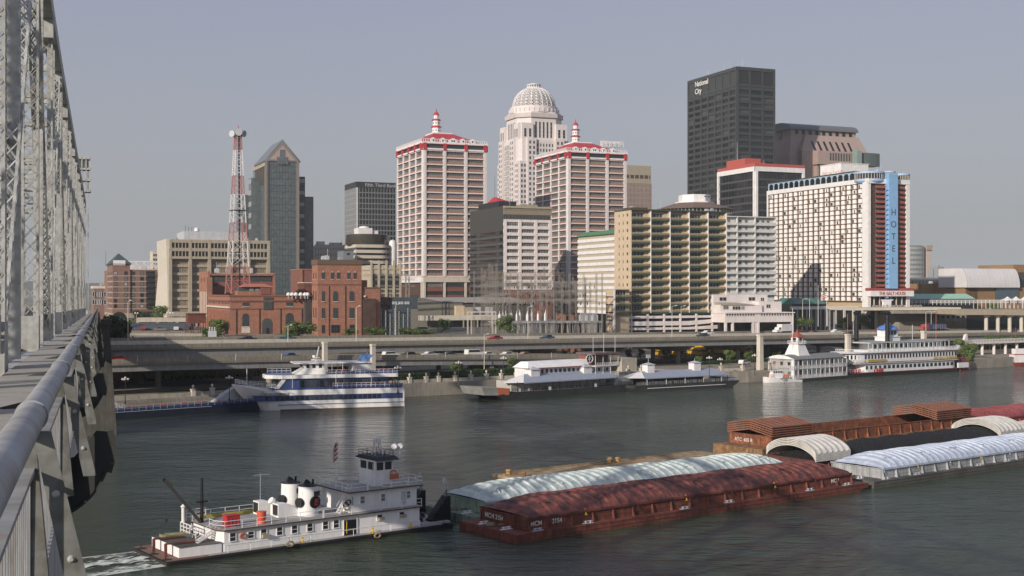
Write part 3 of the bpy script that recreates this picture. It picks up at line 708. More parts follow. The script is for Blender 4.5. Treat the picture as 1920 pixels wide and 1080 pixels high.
# ---------------------------------------------------------------- domed granite tower
def dome_tower():
 Y = 900; b = Bld('domed_tower', 'tall pale granite tower with setbacks and an openwork dome on top', 997, Y, 931, 1062); W, D = b.W, b.D
 b.W = W = min(W, 46); b.D = D = 46
 A = M['aegon']; cx, cy = W/2, D/2
 b.wall.v = []; b.wall.f = []; b.wall.m = []
 # placed about the tower axis: widths in metres at successive setbacks
 ctr = 1000; s = Y/F; axX = b.solve(ctr, b.v)
 # recentre: axis point seen at px 1001
 k = (1001-960)/F; ax_w = Vector((k*(Y+22), Y+22)); rel = ax_w-b.C; cx, cy = rel.dot(b.v), rel.dot(b.u)
 h0 = 22.5
 def zz(py): return PZ(py, Y+10)-b.base
 tiers = [(0, 415, 22.3, .22), (415, 345, 21.6, .25), (345, 268, 20.2, .3)]
 def ring8(r, c):   # square with cut corners
  t = r*(1-c); return [(cx-r,cy-t),(cx-t,cy-r),(cx+t,cy-r),(cx+r,cy-t),(cx+r,cy+t),(cx+t,cy+r),(cx-t,cy+r),(cx-r,cy+t)]
 b.wall.prism(ring8(20.0,.12), 0, zz(264), b.mi(A))
 b.wall.prism(ring8(17.8,.45), zz(264), zz(222), b.mi(A))
 b.wall.prism(ring8(19.0,.45), zz(222), zz(214), b.mi(mat('granite_band', (.50,.44,.42), .7))); b.wall.prism(ring8(17.4,.45), zz(214), zz(211), b.mi(A))
 # vertical shafts that step down around the core
 fl = 3.75
 def shaft(face, a0, a1, o, ytop, nw, rows=None, ww=None, glass=[G[0],G[1]]):
  zt = zz(ytop)
  if face == 'F': b.wall.box(cx+a0, cx+a1, cy-20.0-o, cy-19.9, 0, zt, b.mi(A))
  else: b.wall.box(cx-20.0-o, cx-19.9, cy+a0, cy+a1, 0, zt, b.mi(A))
  n = int((zt-40)/fl); cw = (a1-a0-.8)/nw
  for j in range(n):
   z = zt-3.2-fl*j
   for i in range(nw):
    a = a0+.4+cw*(i+.5)
    w_ = ww or min(1.5, cw*.6)
    b.win(face, (cx if face == 'F' else cy)+a, z, w_, 2.3, glass, A, 0, 0, off=0 if False else (20.0+o-(cy if face == 'F' else cx)), fw=.1)
 for sgn in (-1, 1):
  pass
  for face in 'FL':
   a0, a1 = (7.5,14.5) if sgn > 0 else (-14.5,-7.5); shaft(face, a0, a1, 2.2, 262, 2)
   a0, a1 = (14.5,20) if sgn > 0 else (-20,-14.5); shaft(face, a0, a1, 1.0, 305, 2)
 for face in 'FL': shaft(face, -7.4, 7.4, .5, 266, 6, ww=1.15)
 # darker spandrel bands on the middle of the left face
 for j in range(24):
  b.wall.box(cx-20.9, cx-20.5, cy-7.2, cy+7.2, zz(276)-fl*j-1.1, zz(276)-fl*j, b.mi(mat('granite_spandrel_band', (.42,.39,.37), .7)))
 # upper storeys with tall windows
 for face in 'FL':
  off = 17.8-(cy if face == 'F' else cx)
  for i in range(5): b.win(face, (cx if face == 'F' else cy)-6+3*i, zz(245), 1.5, zz(230)-zz(260), [G[0]], A, 0, 3, off=off)
  for sgn in (-1,1):
   c0 = (cx if face == 'F' else cy)+sgn*13.4
   if face == 'F': b.wall.box(c0-4.4, c0+4.4, cy-19.8, cy-12, zz(264), zz(234), b.mi(A))
   else: b.wall.box(cx-19.8, cx-12, c0-4.4, c0+4.4, zz(264), zz(234), b.mi(A))
   for i in (-1,1): b.win(face, c0+i*1.9, zz(252), 1.9, zz(245)-zz(261), [G[0]], A, 0, 2, off=19.8-(cy if face == 'F' else cx))
 d = MB(); zb = zz(211); R = 17.6; zd = zz(199)
 d.lathe([(R+.6,zb),(R+.6,zd-1.2),(R,zd-1.2),(R,zd+.1),(R-1,zd+.1)], 32, (cx,cy), 0)
 for k in range(32):
  a = 2*pi*k/32; p = Vector((cx+cos(a)*(R+.55), cy+sin(a)*(R+.55), zb+.6)); d.beam(p, p+Vector((0,0,zd-zb-2.2)), 1.0, .5, 0)
 d.build('dome_drum', [A], b.root)
 dm = MB(); H = zz(160)-zd; Rd = 16.0
 def P(a, t): # t 0..1 up the dome
  e = t*radians(74); return Vector((cx+Rd*cos(e)*cos(a), cy+Rd*cos(e)*sin(a), zd+H*sin(e)/sin(radians(74))))
 n, kk = 24, 8
 for i in range(n):
  a = 2*pi*i/n
  for j in range(kk):
   t0, t1 = j/kk, (j+1)/kk
   dm.beam(P(a,t0), P(a,t1), .5 if i%2 == 0 else .28, .5)
   if j < 7:
    dm.beam(P(a,t0), P(a+2*pi/n,t1), .24); dm.beam(P(a+2*pi/n,t0), P(a,t1), .24)
   dm.beam(P(a,t1), P(a+2*pi/n,t1), .26)
 dm.build('openwork_dome', [M['white']], b.root)
 ins = MB(); ins.lathe([(Rd*.86,zd),(Rd*.80,zd+H*.35),(Rd*.6,zd+H*.65),(Rd*.25,zd+H*.88)], 24, (cx,cy)); ins.build('inner_dome', [mat('inner_dome_cladding', (.34,.30,.29), .8)], b.root, smooth=True)
 c = MB(); c.lathe([(5.6,zd+H-1.2),(5.6,zd+H+.2),(4.8,zd+H+.3)], 16, (cx,cy))
 for k in range(16):
  a = 2*pi*k/16; c.box(cx+4.6*cos(a)-.3,cx+4.6*cos(a)+.3,cy+4.6*sin(a)-.3,cy+4.6*sin(a)+.3, zd+H+.2, zd+H+1.9)
 c.lathe([(5.3,zd+H+1.9),(5.3,zd+H+2.4),(2,zd+H+3.1),(1.2,zd+H+3.4)], 16, (cx,cy)); c.build('dome_cap', [M['white']], b.root)
 b.done()
dome_tower()

# ---------------------------------------------------------------- dark bank tower with lettering
def national():
 b = Bld('office_tower', 'tallest black steel and glass bank tower with white lettering at its upper left', 1382, 800, 1290, 1453); W, D = b.W, b.D
 zt = b.z(124.5); DG = mat('black_steel_cladding', (.045,.048,.047), .45, var=.12)
 b.box(.4, W-.4, .4, D-.4, 0, zt-1, M['black']); b.box(0, W, 0, D, zt-1.5, zt, DG)
 fl = 19.4*800/F/1.0; n = int(zt/4.1)
 for face, Ln, nc in (('F',W,3),('L',D,7)):
  cw = Ln/nc; pw = 1.3
  for i in range(nc+1):
   a = min(max(cw*i, pw/2), Ln-pw/2); b.fb(face, a-pw/2, a+pw/2, -.4, .5, 0, zt, DG)
  b.fb(face, 0, Ln, -.4, .45, zt-12.5, zt-11, DG); b.fb(face, 0, Ln, -.4, .45, zt-2.2, zt, DG)
  for i in range(nc): # louvred plant storey
   b.fb(face, cw*i+pw/2, cw*(i+1)-pw/2, -.4, -.1, zt-11, zt-2.2, M['dark'] if face == 'F' else DG)
   b.fb(face, cw*i+pw/2, cw*(i+1)-pw/2, -.4, .15, zt-14.6, zt-12.5, DG)
  j = 0; z = zt-15
  while z > 4:
   b.fb(face, 0, Ln, -.4, .25, z-4.1, z-2.3, DG)
   for i in range(nc):
    b.win(face, cw*(i+.5), z-1.15, cw-pw, 2.3, [GB[0], GB[1], M['dgrey']], M['black'], 3, 0, out=-.35, p=[4,4,2] if face == 'F' else [7,3,1])
   z -= 4.1
 R3 = -pi/2
 wh = mat('white_sign_letters', (.68,.67,.65), .5, var=.02)
 tp = b.D*1.0
 text('lettering', 'National', 5.0, wh, b.root, (-.65, b.ay(1304.5)-.0, zt-5.6), (pi/2,0,-pi/2), .06, bold=.05)
 text('lettering', 'City', 5.0, wh, b.root, (-.65, b.ay(1304.5), zt-10.6), (pi/2,0,-pi/2), .06, bold=.05)
 for k, (y, h) in enumerate([(D*.62,4),(D*.7,5),(D*.22,3),(D*.18,5),(D*.1,3.4),(D*.05,6),(D*.3,4.5)]): mast(b.root, 2+k%3*2, y, zt, h, .15, M['lgrey'], dish=k == 2)
 b.done()
national()

# ---------------------------------------------------------------- pink granite tower with a vaulted top
def humana():
 Y = 860; b = Bld('granite_tower', 'pink granite tower with sloping sides, vaulted top and a curved projecting balcony', 1500, Y, 1456, 1632, D=36); P = M['pink']
 zt = b.z(240); ax = b.ax
 # main slab: front face from px 1500 to 1622, sides lean inward
 x0, x1 = ax(1489), ax(1612); w_ = b.wall; i = b.mi(P); D = 34
 zs = b.z(255); zsh = b.z(256)
 w_.hexa([(ax(1478),0,0),(ax(1628),0,0),(ax(1628),D+6,0),(ax(1478),D+6,0)], [(ax(1484),2,b.z(292)),(ax(1622),2,b.z(292)),(ax(1622),D+4,b.z(292)),(ax(1484),D+4,b.z(292))], i)
 w_.hexa([(ax(1484),2,b.z(292)),(ax(1622),2,b.z(292)),(ax(1622),D+4,b.z(292)),(ax(1484),D+4,b.z(292))], [(x0,4,zsh),(ax(1616),4,zsh),(ax(1616),D,zsh),(x0,D,zsh)], i)
 w_.box(x0+.3, ax(1612), 4.3, D-.3, zsh, b.z(240), i)
 # raised sloping front wing with tall slots
 xa, xb = ax(1514), ax(1618)
 w_.hexa([(ax(1499),-3,b.z(283)),(ax(1622),-3,b.z(283)),(ax(1622),2,b.z(283)),(ax(1499),2,b.z(283))], [(xa,2.4,b.z(251)),(ax(1614),2.4,b.z(251)),(ax(1614),4.4,b.z(251)),(xa,4.4,b.z(251))], i)
 w_.box(ax(1499), ax(1622), -3, 2, 0, b.z(283), i)
 w_.box(ax(1519), ax(1630), -9, -3, b.z(309), b.z(283.5), i)
 for k in range(7):
  xc = ax(1524.5+k*11.4); s_ = MB(); zlo, zhi = b.z(281.5), b.z(259.5)
  s_.hexa([(xc-.9,-2.95,zlo),(xc+.9,-2.95,zlo),(xc+.9,-1,zlo),(xc-.9,-1,zlo)], [(xc-2.2,1.0,zhi),(xc-.4,1.0,zhi),(xc-.4,3,zhi),(xc-2.2,3,zhi)], 0)
  s_.build('window', [GB[0]], b.root)
 for k in range(8):
  b.fb('F', ax(1541+k*5), ax(1543.6+k*5), 8.9, 9.15, b.z(301), b.z(287), M['dgrey'])
 bz = MB(); R = 12; bx = ax(1607)
 bz.prism([(bx+R*cos(pi+pi*t/16), -9-R*.35*sin(pi*t/16)) for t in range(17)], b.z(309), b.z(285)); bz.build('curved_balcony', [mat('dark_green_glazing', (.09,.12,.11), .3)], b.root)
 tb = MB(); tx = ax(1586); tb.box(tx-2, tx+2, -15, -9, b.z(307), b.z(283)); tb.hexa([(tx-2,-15,b.z(283)),(tx+2,-15,b.z(283)),(tx+2,-9,b.z(283)),(tx-2,-9,b.z(283))], [(tx-.1,-12.1,b.z(277)),(tx+.1,-12.1,b.z(277)),(tx+.1,-11.9,b.z(277)),(tx-.1,-11.9,b.z(277))]); tb.build('glass_turret', [mat('pale_green_glazing', (.22,.28,.26), .25)], b.root)
 for k in range(9): b.fb('F', ax(1498+k*12.6), ax(1503+k*12.6), -4.25, -3.9, b.z(240)-3.6, b.z(240)-.8, M['black'])
 v = MB(); n = 14; xs = (x0-1.2, ax(1614)); zb = b.z(240)-.5
 arc = [(2.5+(D-5+3)*(.5-.5*cos(pi*t/n)), zb+5.5*sin(pi*t/n)**.8) for t in range(n+1)]
 v.yprism([(y,z) for y,z in arc], xs[0], xs[1]); v.build('vaulted_roof', [mat('grey_brown_metal_roof', (.15,.15,.165), .5, metal=.2)], b.root)
 sh = MB(); sh.box(x0-.15, x0, D*.45, D*.55, b.z(300), b.z(243)); sh.build('glass_slot', [GB[0]], b.root)
 w_.box(ax(1522), ax(1526), -6, -3, 0, b.z(309), i)
 w_.box(ax(1540), ax(1544), -8.5, -5, 0, b.z(309), i)
 lf = MB(); lf.box(ax(1456)-4, ax(1478), 8, D, 0, b.z(292)+0, 0);
 b.done()
humana()

# ---------------------------------------------------------------- black and white bank with red parapet
def redbank():
 b = Bld('office_block', 'black-windowed office block framed in white with a red roof parapet', 1416, 690, 1346, 1508); W, D = b.W, b.D; zt = b.z(318)
 b.box(.4, W-.4, .4, D-.4, 0, zt, M['black'])
 for face, Ln in (('F',W),('L',D)):
  b.fb(face, 0, Ln, -.4, .6, zt-.8, zt+1.8, M['white'])
  for a in (0, Ln-1.5): b.fb(face, a, a+1.5, -.4, .61, 0, zt+1.79, M['white'])
  n = 9; z = zt-1.4
  nc = 9 if face == 'F' else 11; cw = (Ln-3)/nc
  while z > 5:
   b.fb(face, 1.5, Ln-1.5, -.4, -.05, z-4.3, z-3.4, M['dgrey'])
   for i in range(nc): b.win(face, 1.5+cw*(i+.5), z-1.7, cw-.3, 3.2, GB, M['dgrey'], 1, 0, out=-.35)
   z -= 4.3
 p = MB(); p.box(-.3, W+.2, -.3, D, zt+1.85, zt+3.6); p.box(W*.0+1, W*.35, D*.3, D*.8, zt+3.6, zt+7.5); p.box(W*.35,W*.45,D*.3,D*.8, zt+3.6, zt+5.4); p.build('red_parapet', [mat('salmon_red_paint', (.40,.09,.07), .7)], b.root)
 mast(b.root, W*.1, D*.6, zt+7, 11, .15)
 # antenna mast stands at the left
 b.done()
redbank()

# ---------------------------------------------------------------- concrete tower right of the twin towers
def beige_tower():
 b = Bld('concrete_tower', 'beige concrete office tower with close vertical fins behind the red-roofed tower', 1150, 930, 1120, 1221); W, D = b.W, b.D; zt = b.z(310); B = M['beige']
 b.box(.3, W-.3, .3, D-.3, 0, zt, M['dbrown']); b.box(0, W, 0, D, zt-6.5, zt+.6, M['beige']); b.box(0, W, 0, D, zt-12.5, zt-9.2, B)
 for i in range(8): b.fb('F', W*(i+.5)/8-.4, W*(i+.5)/8+.4, -.2, 0, zt-9.2, zt-6.5, B)
 fin = mat('mauve_concrete_fins', (.34,.27,.235), .8)
 for i in range(29): b.fb('F', W/28*i-.3, W/28*i+.3, -.3, .5, 0, zt-12.5, fin)
 for j in range(26):
  z = zt-12.5-3.9*j-3.9; b.fb('F', 0, W, -.3, .2, z, z+1.0, fin)
  b.win('F', W/2, z+2.4, W-.7, 2.6, [G[0]], M['dbrown'], 27, out=-.25)
 b.done()
beige_tower()

# ---------------------------------------------------------------- slab between the twin towers
def midslab():
 b = Bld('office_block', 'white and brown slab office block with three bays of windows between the twin towers', 944, 640, 880, 1034); W, D = b.W, b.D; zt = b.z(386)
 b.box(.3, W-.3, .3, D-.3, 0, zt, mat('very_dark_cladding', (.05,.05,.045), .6))
 fl = 12.7*640/F; zb = b.z(527)
 top = b.z(416)
 for z0, z1, m, o in ((zt-1.0, zt, 'beige', .8),(b.z(402), b.z(394), 'dbeige', .5),(b.z(416), b.z(411), 'pwhite', .5),(zt-2, zt-1, 'dbeige', .3)): b.fb('F', 0, W, -.3, o, z0, z1, M[m])
 b.win('F', W/2, b.z(391.5), W-2, 1.4, G, M['dbeige'], 12); b.win('F', W/2, b.z(406.5), W-2, 2.0, G, M['dbeige'], 12)
 n = 9
 for j in range(n+1):
  z = top-fl*j
  b.fb('F', 0, W, -.3, .55, z-fl, z-fl+1.5, M['pwhite']); b.fb('F', 0, W, -.3, .6, z-fl-.2, z-fl, M['dbeige'])
  for i in range(3):
   cw = (W-1.2)/3
   b.win('F', .6+cw*(i+.5), z-fl+1.5+(fl-1.9)/2, cw-2, fl-1.9, [G[0],G[1],G[2]], M['pwhite'], 6, 0, out=-.2, p=[3,4,2])
 for i in range(4): b.fb('F', min(max(W/3*i-.8,0),W-1.6), min(max(W/3*i+.8,1.6),W), -.3, .7, top-fl*(n+1), b.z(411), M['pwhite'])
 b.fb('F', 0, W, -.3, .3, 0, top-fl*(n+1)-.2, M['dbrick'])
 for j in range(12): b.fb('L', 0, D, -.3, .3, 3+j*3.6, 4.2+j*3.6, M['dgrey']); b.win('L', D*.5, 5.7+j*3.6, D-3, 2.0, GB, M['dbrown'], 9, out=-.2)
 q = MB(); q.box(-.5+2, W*.42, D*.2, D*.8, zt, zt+3.2, 0); q.hexa([(4,D*.3,zt+3.2),(W*.38,D*.3,zt+3.2),(W*.38,D*.7,zt+3.2),(4,D*.7,zt+3.2)],[(W*.17,D*.48,zt+6.2),(W*.22,D*.48,zt+6.2),(W*.22,D*.52,zt+6.2),(W*.17,D*.52,zt+6.2)],1)
 q.build('penthouse', [M['dark'], M['red']], b.root); mast(b.root, W*.19, D*.5, zt+6, 12, .1, M['dark'])
 roofstuff(b, [(W*.6,W*.95,D*.3,D*.6,zt,zt+2)], M['beige'])
 b.done()
midslab()

# ---------------------------------------------------------------- glass tower with a gabled top
def gable():
 Y = 760; b = Bld('glass_tower', 'teal glass office tower with a steep stone-trimmed gable and stepped wings', 498, Y, 474, 561); W, D = b.W, b.D
 ze = b.z(301); za = b.z(262); S = mat('tan_stone_trim', (.20,.175,.155), .8); GL = GT[0]
 b.box(.3, W-.3, .3, D, 0, ze, GT[0])
 for a in (0, W-1.6): b.fb('F', a, a+1.6, -.3, .35, 0, ze, S)
 b.fb('F', W*.5-W*.5, 1.0, .35, .6, 0, ze, S)
 n = int(ze/3.9)
 line = mat('dark_mullion', (.05,.07,.075), .4)
 for j in range(n):
  z = ze-3-3.9*j
  b.fb('F', 1.6, W-1.6, -.3, -.16, z-.13, z+.13, line)
 for i in range(1,10): b.fb('F', 1.6+(W-3.2)*i/10-.07, 1.6+(W-3.2)*i/10+.07, -.3, -.18, 0, ze, line)
 # gable wall and roof
 g = MB(); g.xprism([(0,ze),(W,ze),(W/2,za)], -.35, .9, 0); g.xprism([(W*.12,ze+.8),(W*.88,ze+.8),(W/2,za-3)], -.42, -.36, 1)
 for k, (hw, z0, z1) in enumerate([(W*.17,ze-2,ze+2.5),(W*.08,ze+2.5,ze+7)]): g.box(W/2-hw, W/2+hw, -.5, -.43, z0, z1, 2)
 g.build('gable', [S, mat('pinkish_stone_panel', (.34,.27,.24), .8), GT[0]], b.root)
 r = MB();
 r.add([(-.8,-.4,ze-.3),(W/2,-.4,za+.6),(W/2,D*.8,za+.6),(-.8,D*.8,ze-.3)], [(0,1,2,3),(3,2,1,0)]); r.yprism([(-.4,ze-.6),(D*.8,ze-.6),(D*.8,ze),(-.4,ze)], -.8, 0)
 r.hexa([(-.8,-.4,ze-.3),(W/2,-.4,za-.3),(W/2,D*.8,za-.3),(-.8,D*.8,ze-.3)],[(-.8,-.4,ze+.3),(W/2,-.4,za+.6),(W/2,D*.8,za+.6),(-.8,D*.8,ze+.3)])
 r.hexa([(W/2,-.4,za-.3),(W+.8,-.4,ze-.3),(W+.8,D*.8,ze-.3),(W/2,D*.8,za-.3)],[(W/2,-.4,za+.6),(W+.8,-.4,ze+.3),(W+.8,D*.8,ze+.3),(W/2,D*.8,za+.6)])
 r.build('roof', [mat('slate_metal_roof', (.15,.17,.18), .5)], b.root)
 for j in range(7): b.fb('L', 2+D*.12*j, 3+D*.12*j, -.6, .1, ze-14, ze-2.9, M['dbrown'])
 b.fb('L', .2, D, -.6, .2, ze-3, ze-.1, M['beige']); b.fb('L', .1, 1.5, -.6, .3, 0, ze-.1, S)
 # wings
 xr1, xr2 = b.ax(574), b.ax(592)
 b.box(W-.6, xr1, 3, D*.8, 0, b.z(328), mat('dark_teal_glass', (.02,.03,.035), .15)); b.box(xr1-.2, xr2, 6, D*.8-.2, 0, b.z(365), GT[1])
 for j in range(14): b.fb('F', W+.4, xr1-.5, -3.2, -2.6, b.z(333)-7.2*j-2.2, b.z(333)-7.2*j, M['grey'])
 for j in range(40): b.box(xr1, xr2, 5.85, 6.1, b.z(366)-3.9*j-.1, b.z(366)-3.9*j+.1, line)
 for i in range(4): b.box(xr1+(xr2-xr1)*(i+.5)/4-.06, xr1+(xr2-xr1)*(i+.5)/4+.06, 5.8, 6.12, 0, b.z(366), line)
 yl1, yl2 = D, b.ay(461)
 b.box(.5, 8, D-.3, D+5, 0, b.z(326), GT[1])
 for j in range(4): b.box(.3, .6, D+.5, D+4.5, b.z(328)-3.9*j*1-2, b.z(328)-3.9*j, G[1])
 lx0 = b.ax(455); b.box(-9, .5, D*.55, D+8, 0, b.z(361), GT[1]); b.box(-6, .45, D*.35, D*.55+.2, 0, b.z(330), GT[0]); [b.box(-6.15, -5.9, D*.35, D*.55, b.z(332)-7*j-3, b.z(332)-7*j, M['grey']) for j in range(5)]
 for j in range(30): b.box(-9.1, -.35, D*.55-.15, D*.55+.1, b.z(364)-3.9*j-.1, b.z(364)-3.9*j+.1, line)
 b.done()
gable()

# ---------------------------------------------------------------- dark glass bank
def fifth():
 b = Bld('glass_tower', 'dark grid-fronted bank tower with rooftop lettering, left of the red-roofed towers', 668, 900, 647, 742); W, D = b.W, b.D; zt = b.z(341)
 b.box(.3, W-.3, .3, D-.3, 0, zt, GB[0]); m = mat('grey_mullion_grid', (.16,.17,.175), .5)
 b.fb('F', 0, W, -.3, .3, zt-4, zt+.2, M['dark']); b.fb('L', 0, D, -.3, .3, zt-4, zt+.2, M['dark'])
 for face, Ln in (('F',W),('L',D)):
  k = int(Ln/2.2)
  for i in range(k+1): a = min(Ln*i/k, Ln-.4); b.fb(face, a, a+.4, -.3, .25 if face == 'F' else .4, 0, zt-4, m if face == 'F' else M['grey'])
 for j in range(32):
  z = zt-4-3.9*(j+1);
  if z < 1: break
  b.fb('F', 0, W, -.3, .15, z, z+.8, m); b.fb('L', 0, D, -.3, .2, z, z+.6, M['grey'])
  b.win('F', W/2, z+2.3, W-.8, 2.9, GB, M['dark'], 3, out=-.25)
 b.fb('F', 0, 1.1, .3, .6, 0, zt-4, mat('bright_corner_trim', (.55,.55,.55), .5))
 text('lettering', 'Fifth Third Bank', 3.6, mat('grey_sign_letters', (.40,.40,.42), .5, var=.02), b.root, (b.ax(684), -.38, zt-3.2), ext=.04)
 b.done()
fifth()

# ---------------------------------------------------------------- curved banded building with a glass drum
def drum():
 b = Bld('curved_building', 'cream banded building with a dark glass drum and white plant on its roof', 667, 760, 661, 737, D=26); W, D = b.W, b.D; zt = b.z(458)
 R = 8; prof = [(0,0),(W-R,0)]+[(W-R+R*sin(t*pi/16), R-R*cos(t*pi/16)) for t in range(1,9)]+[(W,D),(0,D)]
 def inset(d): return [(min(max(x,d),W-d) if not (W-R < x) else W-R+(x-W+R)*(1-d/R), y+d*(1 if y < D/2 else -1)) for x,y in prof]
 b.wall.prism(inset(.8), 0, zt-.2, b.mi(G[0]))
 for j in range(12):
  z = zt-3.3*j; b.wall.prism(prof, z-1.9, z, b.mi(M['cream']))
 cx, cy = b.ax(700), 14; d = MB(); d.lathe([(13,zt),(13.4,zt+1),(13.4,zt+6.2),(12.6,zt+6.6)], 32, (cx,cy)); d.build('glass_drum', [mat('bronze_glass_drum', (.05,.045,.035), .2)], b.root, smooth=True)
 q = MB(); q.box(cx-7,cx+2,cy-5,cy+5,zt+6.6,zt+10.5); q.box(cx+2,cx+6,cy-4,cy+4,zt+6.6,zt+9); q.lathe([(3.5,zt+10.5),(3,zt+11.5),(.5,zt+12)], 12, (cx-2,cy)); q.build('roof_plant', [M['white']], b.root)
 s_ = MB(); s_.lathe([(2.6,0),(2.6,zt+1),(1.8,zt+2.8),(.2,zt+3.4)], 14, (W+1.5,6)); s_.build('stair_tower', [M['white']], b.root, smooth=True)
 b.done()
drum()
def small_beige():
 b = Bld('office_block', 'low cream concrete block with small windows, between glass tower and brick tower', 590, 820, 560, 655, D=20); W, D = b.W, b.D; zt = b.z(461)
 b.box(0, W, .4, D, 0, zt, M['dark'])
 b.grid('F', 0, W, zt-19, zt, 14, 5, 1.1, 1.9, .0, M['cream'], G, M['cream'], 0)
 b.fb('F', 0, W, -.1, .12, zt, zt+1, M['cream']); b.fb('F', 0, W, -.4, 0, 0, zt-19, M['cream'])
 for i in range(15): b.fb('F', W/14*i-.55, W/14*i+.55, -.4, .1, zt-19, zt, M['cream'])
 for j in range(6): b.fb('F', 0, W, -.4, .05, zt-3.8*j-.95, zt-3.8*j+.9 if j else zt, M['cream'])
 roofstuff(b, [(3,8,5,9,zt+1,zt+3),(12,20,6,10,zt+1,zt+2.4),(24,27,6,10,zt+1,zt+4)], M['white'])
 b.done()
 b = Bld('plant_block', 'small blue-grey windowless block in front of the cream building', 644, 740, 636, 663, D=14); b.box(0,b.W,0,b.D,0,b.z(470),mat('blue_grey_panel', (.17,.19,.22), .6)); b.box(-.2,b.W+.2,-.2,b.D,b.z(470),b.z(470)+.5,M['dgrey']); b.fb('F',2,4,0,.1,b.z(478),b.z(474),M['dark']); b.done()
small_beige()
def ornate():
 b = Bld('ornate_building', 'old cream stone building with tall arched bays and pinnacles behind the brick tower', 696, 620, 676, 752, D=30); W, D = b.W, b.D; zt = b.z(497); C2 = mat('aged_cream_stone', (.44,.38,.28), .85, streak=.25)
 b.box(0, W, 0, D, 0, zt, C2); cw = W/4.0
 for i in range(5):
  a = min(cw*i, W-.5); b.fb('F', a-.4, a+.5, 0, .6, 0, zt+2.4, C2);
 for i in range(4):
  ac = cw*(i+.5)+.05; arch(b, 'F', ac, b.z(540), cw*.62, b.z(513)-b.z(540), C2, G[0])
  for j in range(2): b.win('F', ac, b.z(546+j*8), cw*.6, 1.7, G, C2, 2)
 b.fb('F', 0, W, 0, .35, b.z(505), b.z(502), C2)
 for i in range(6): b.win('L', 2+i*2.6, b.z(516), .8, 1.6, G, C2, 0)
 b.fb('L', 0, D, 0, .4, zt-2.5, zt-1.6, C2); b.done()
ornate()
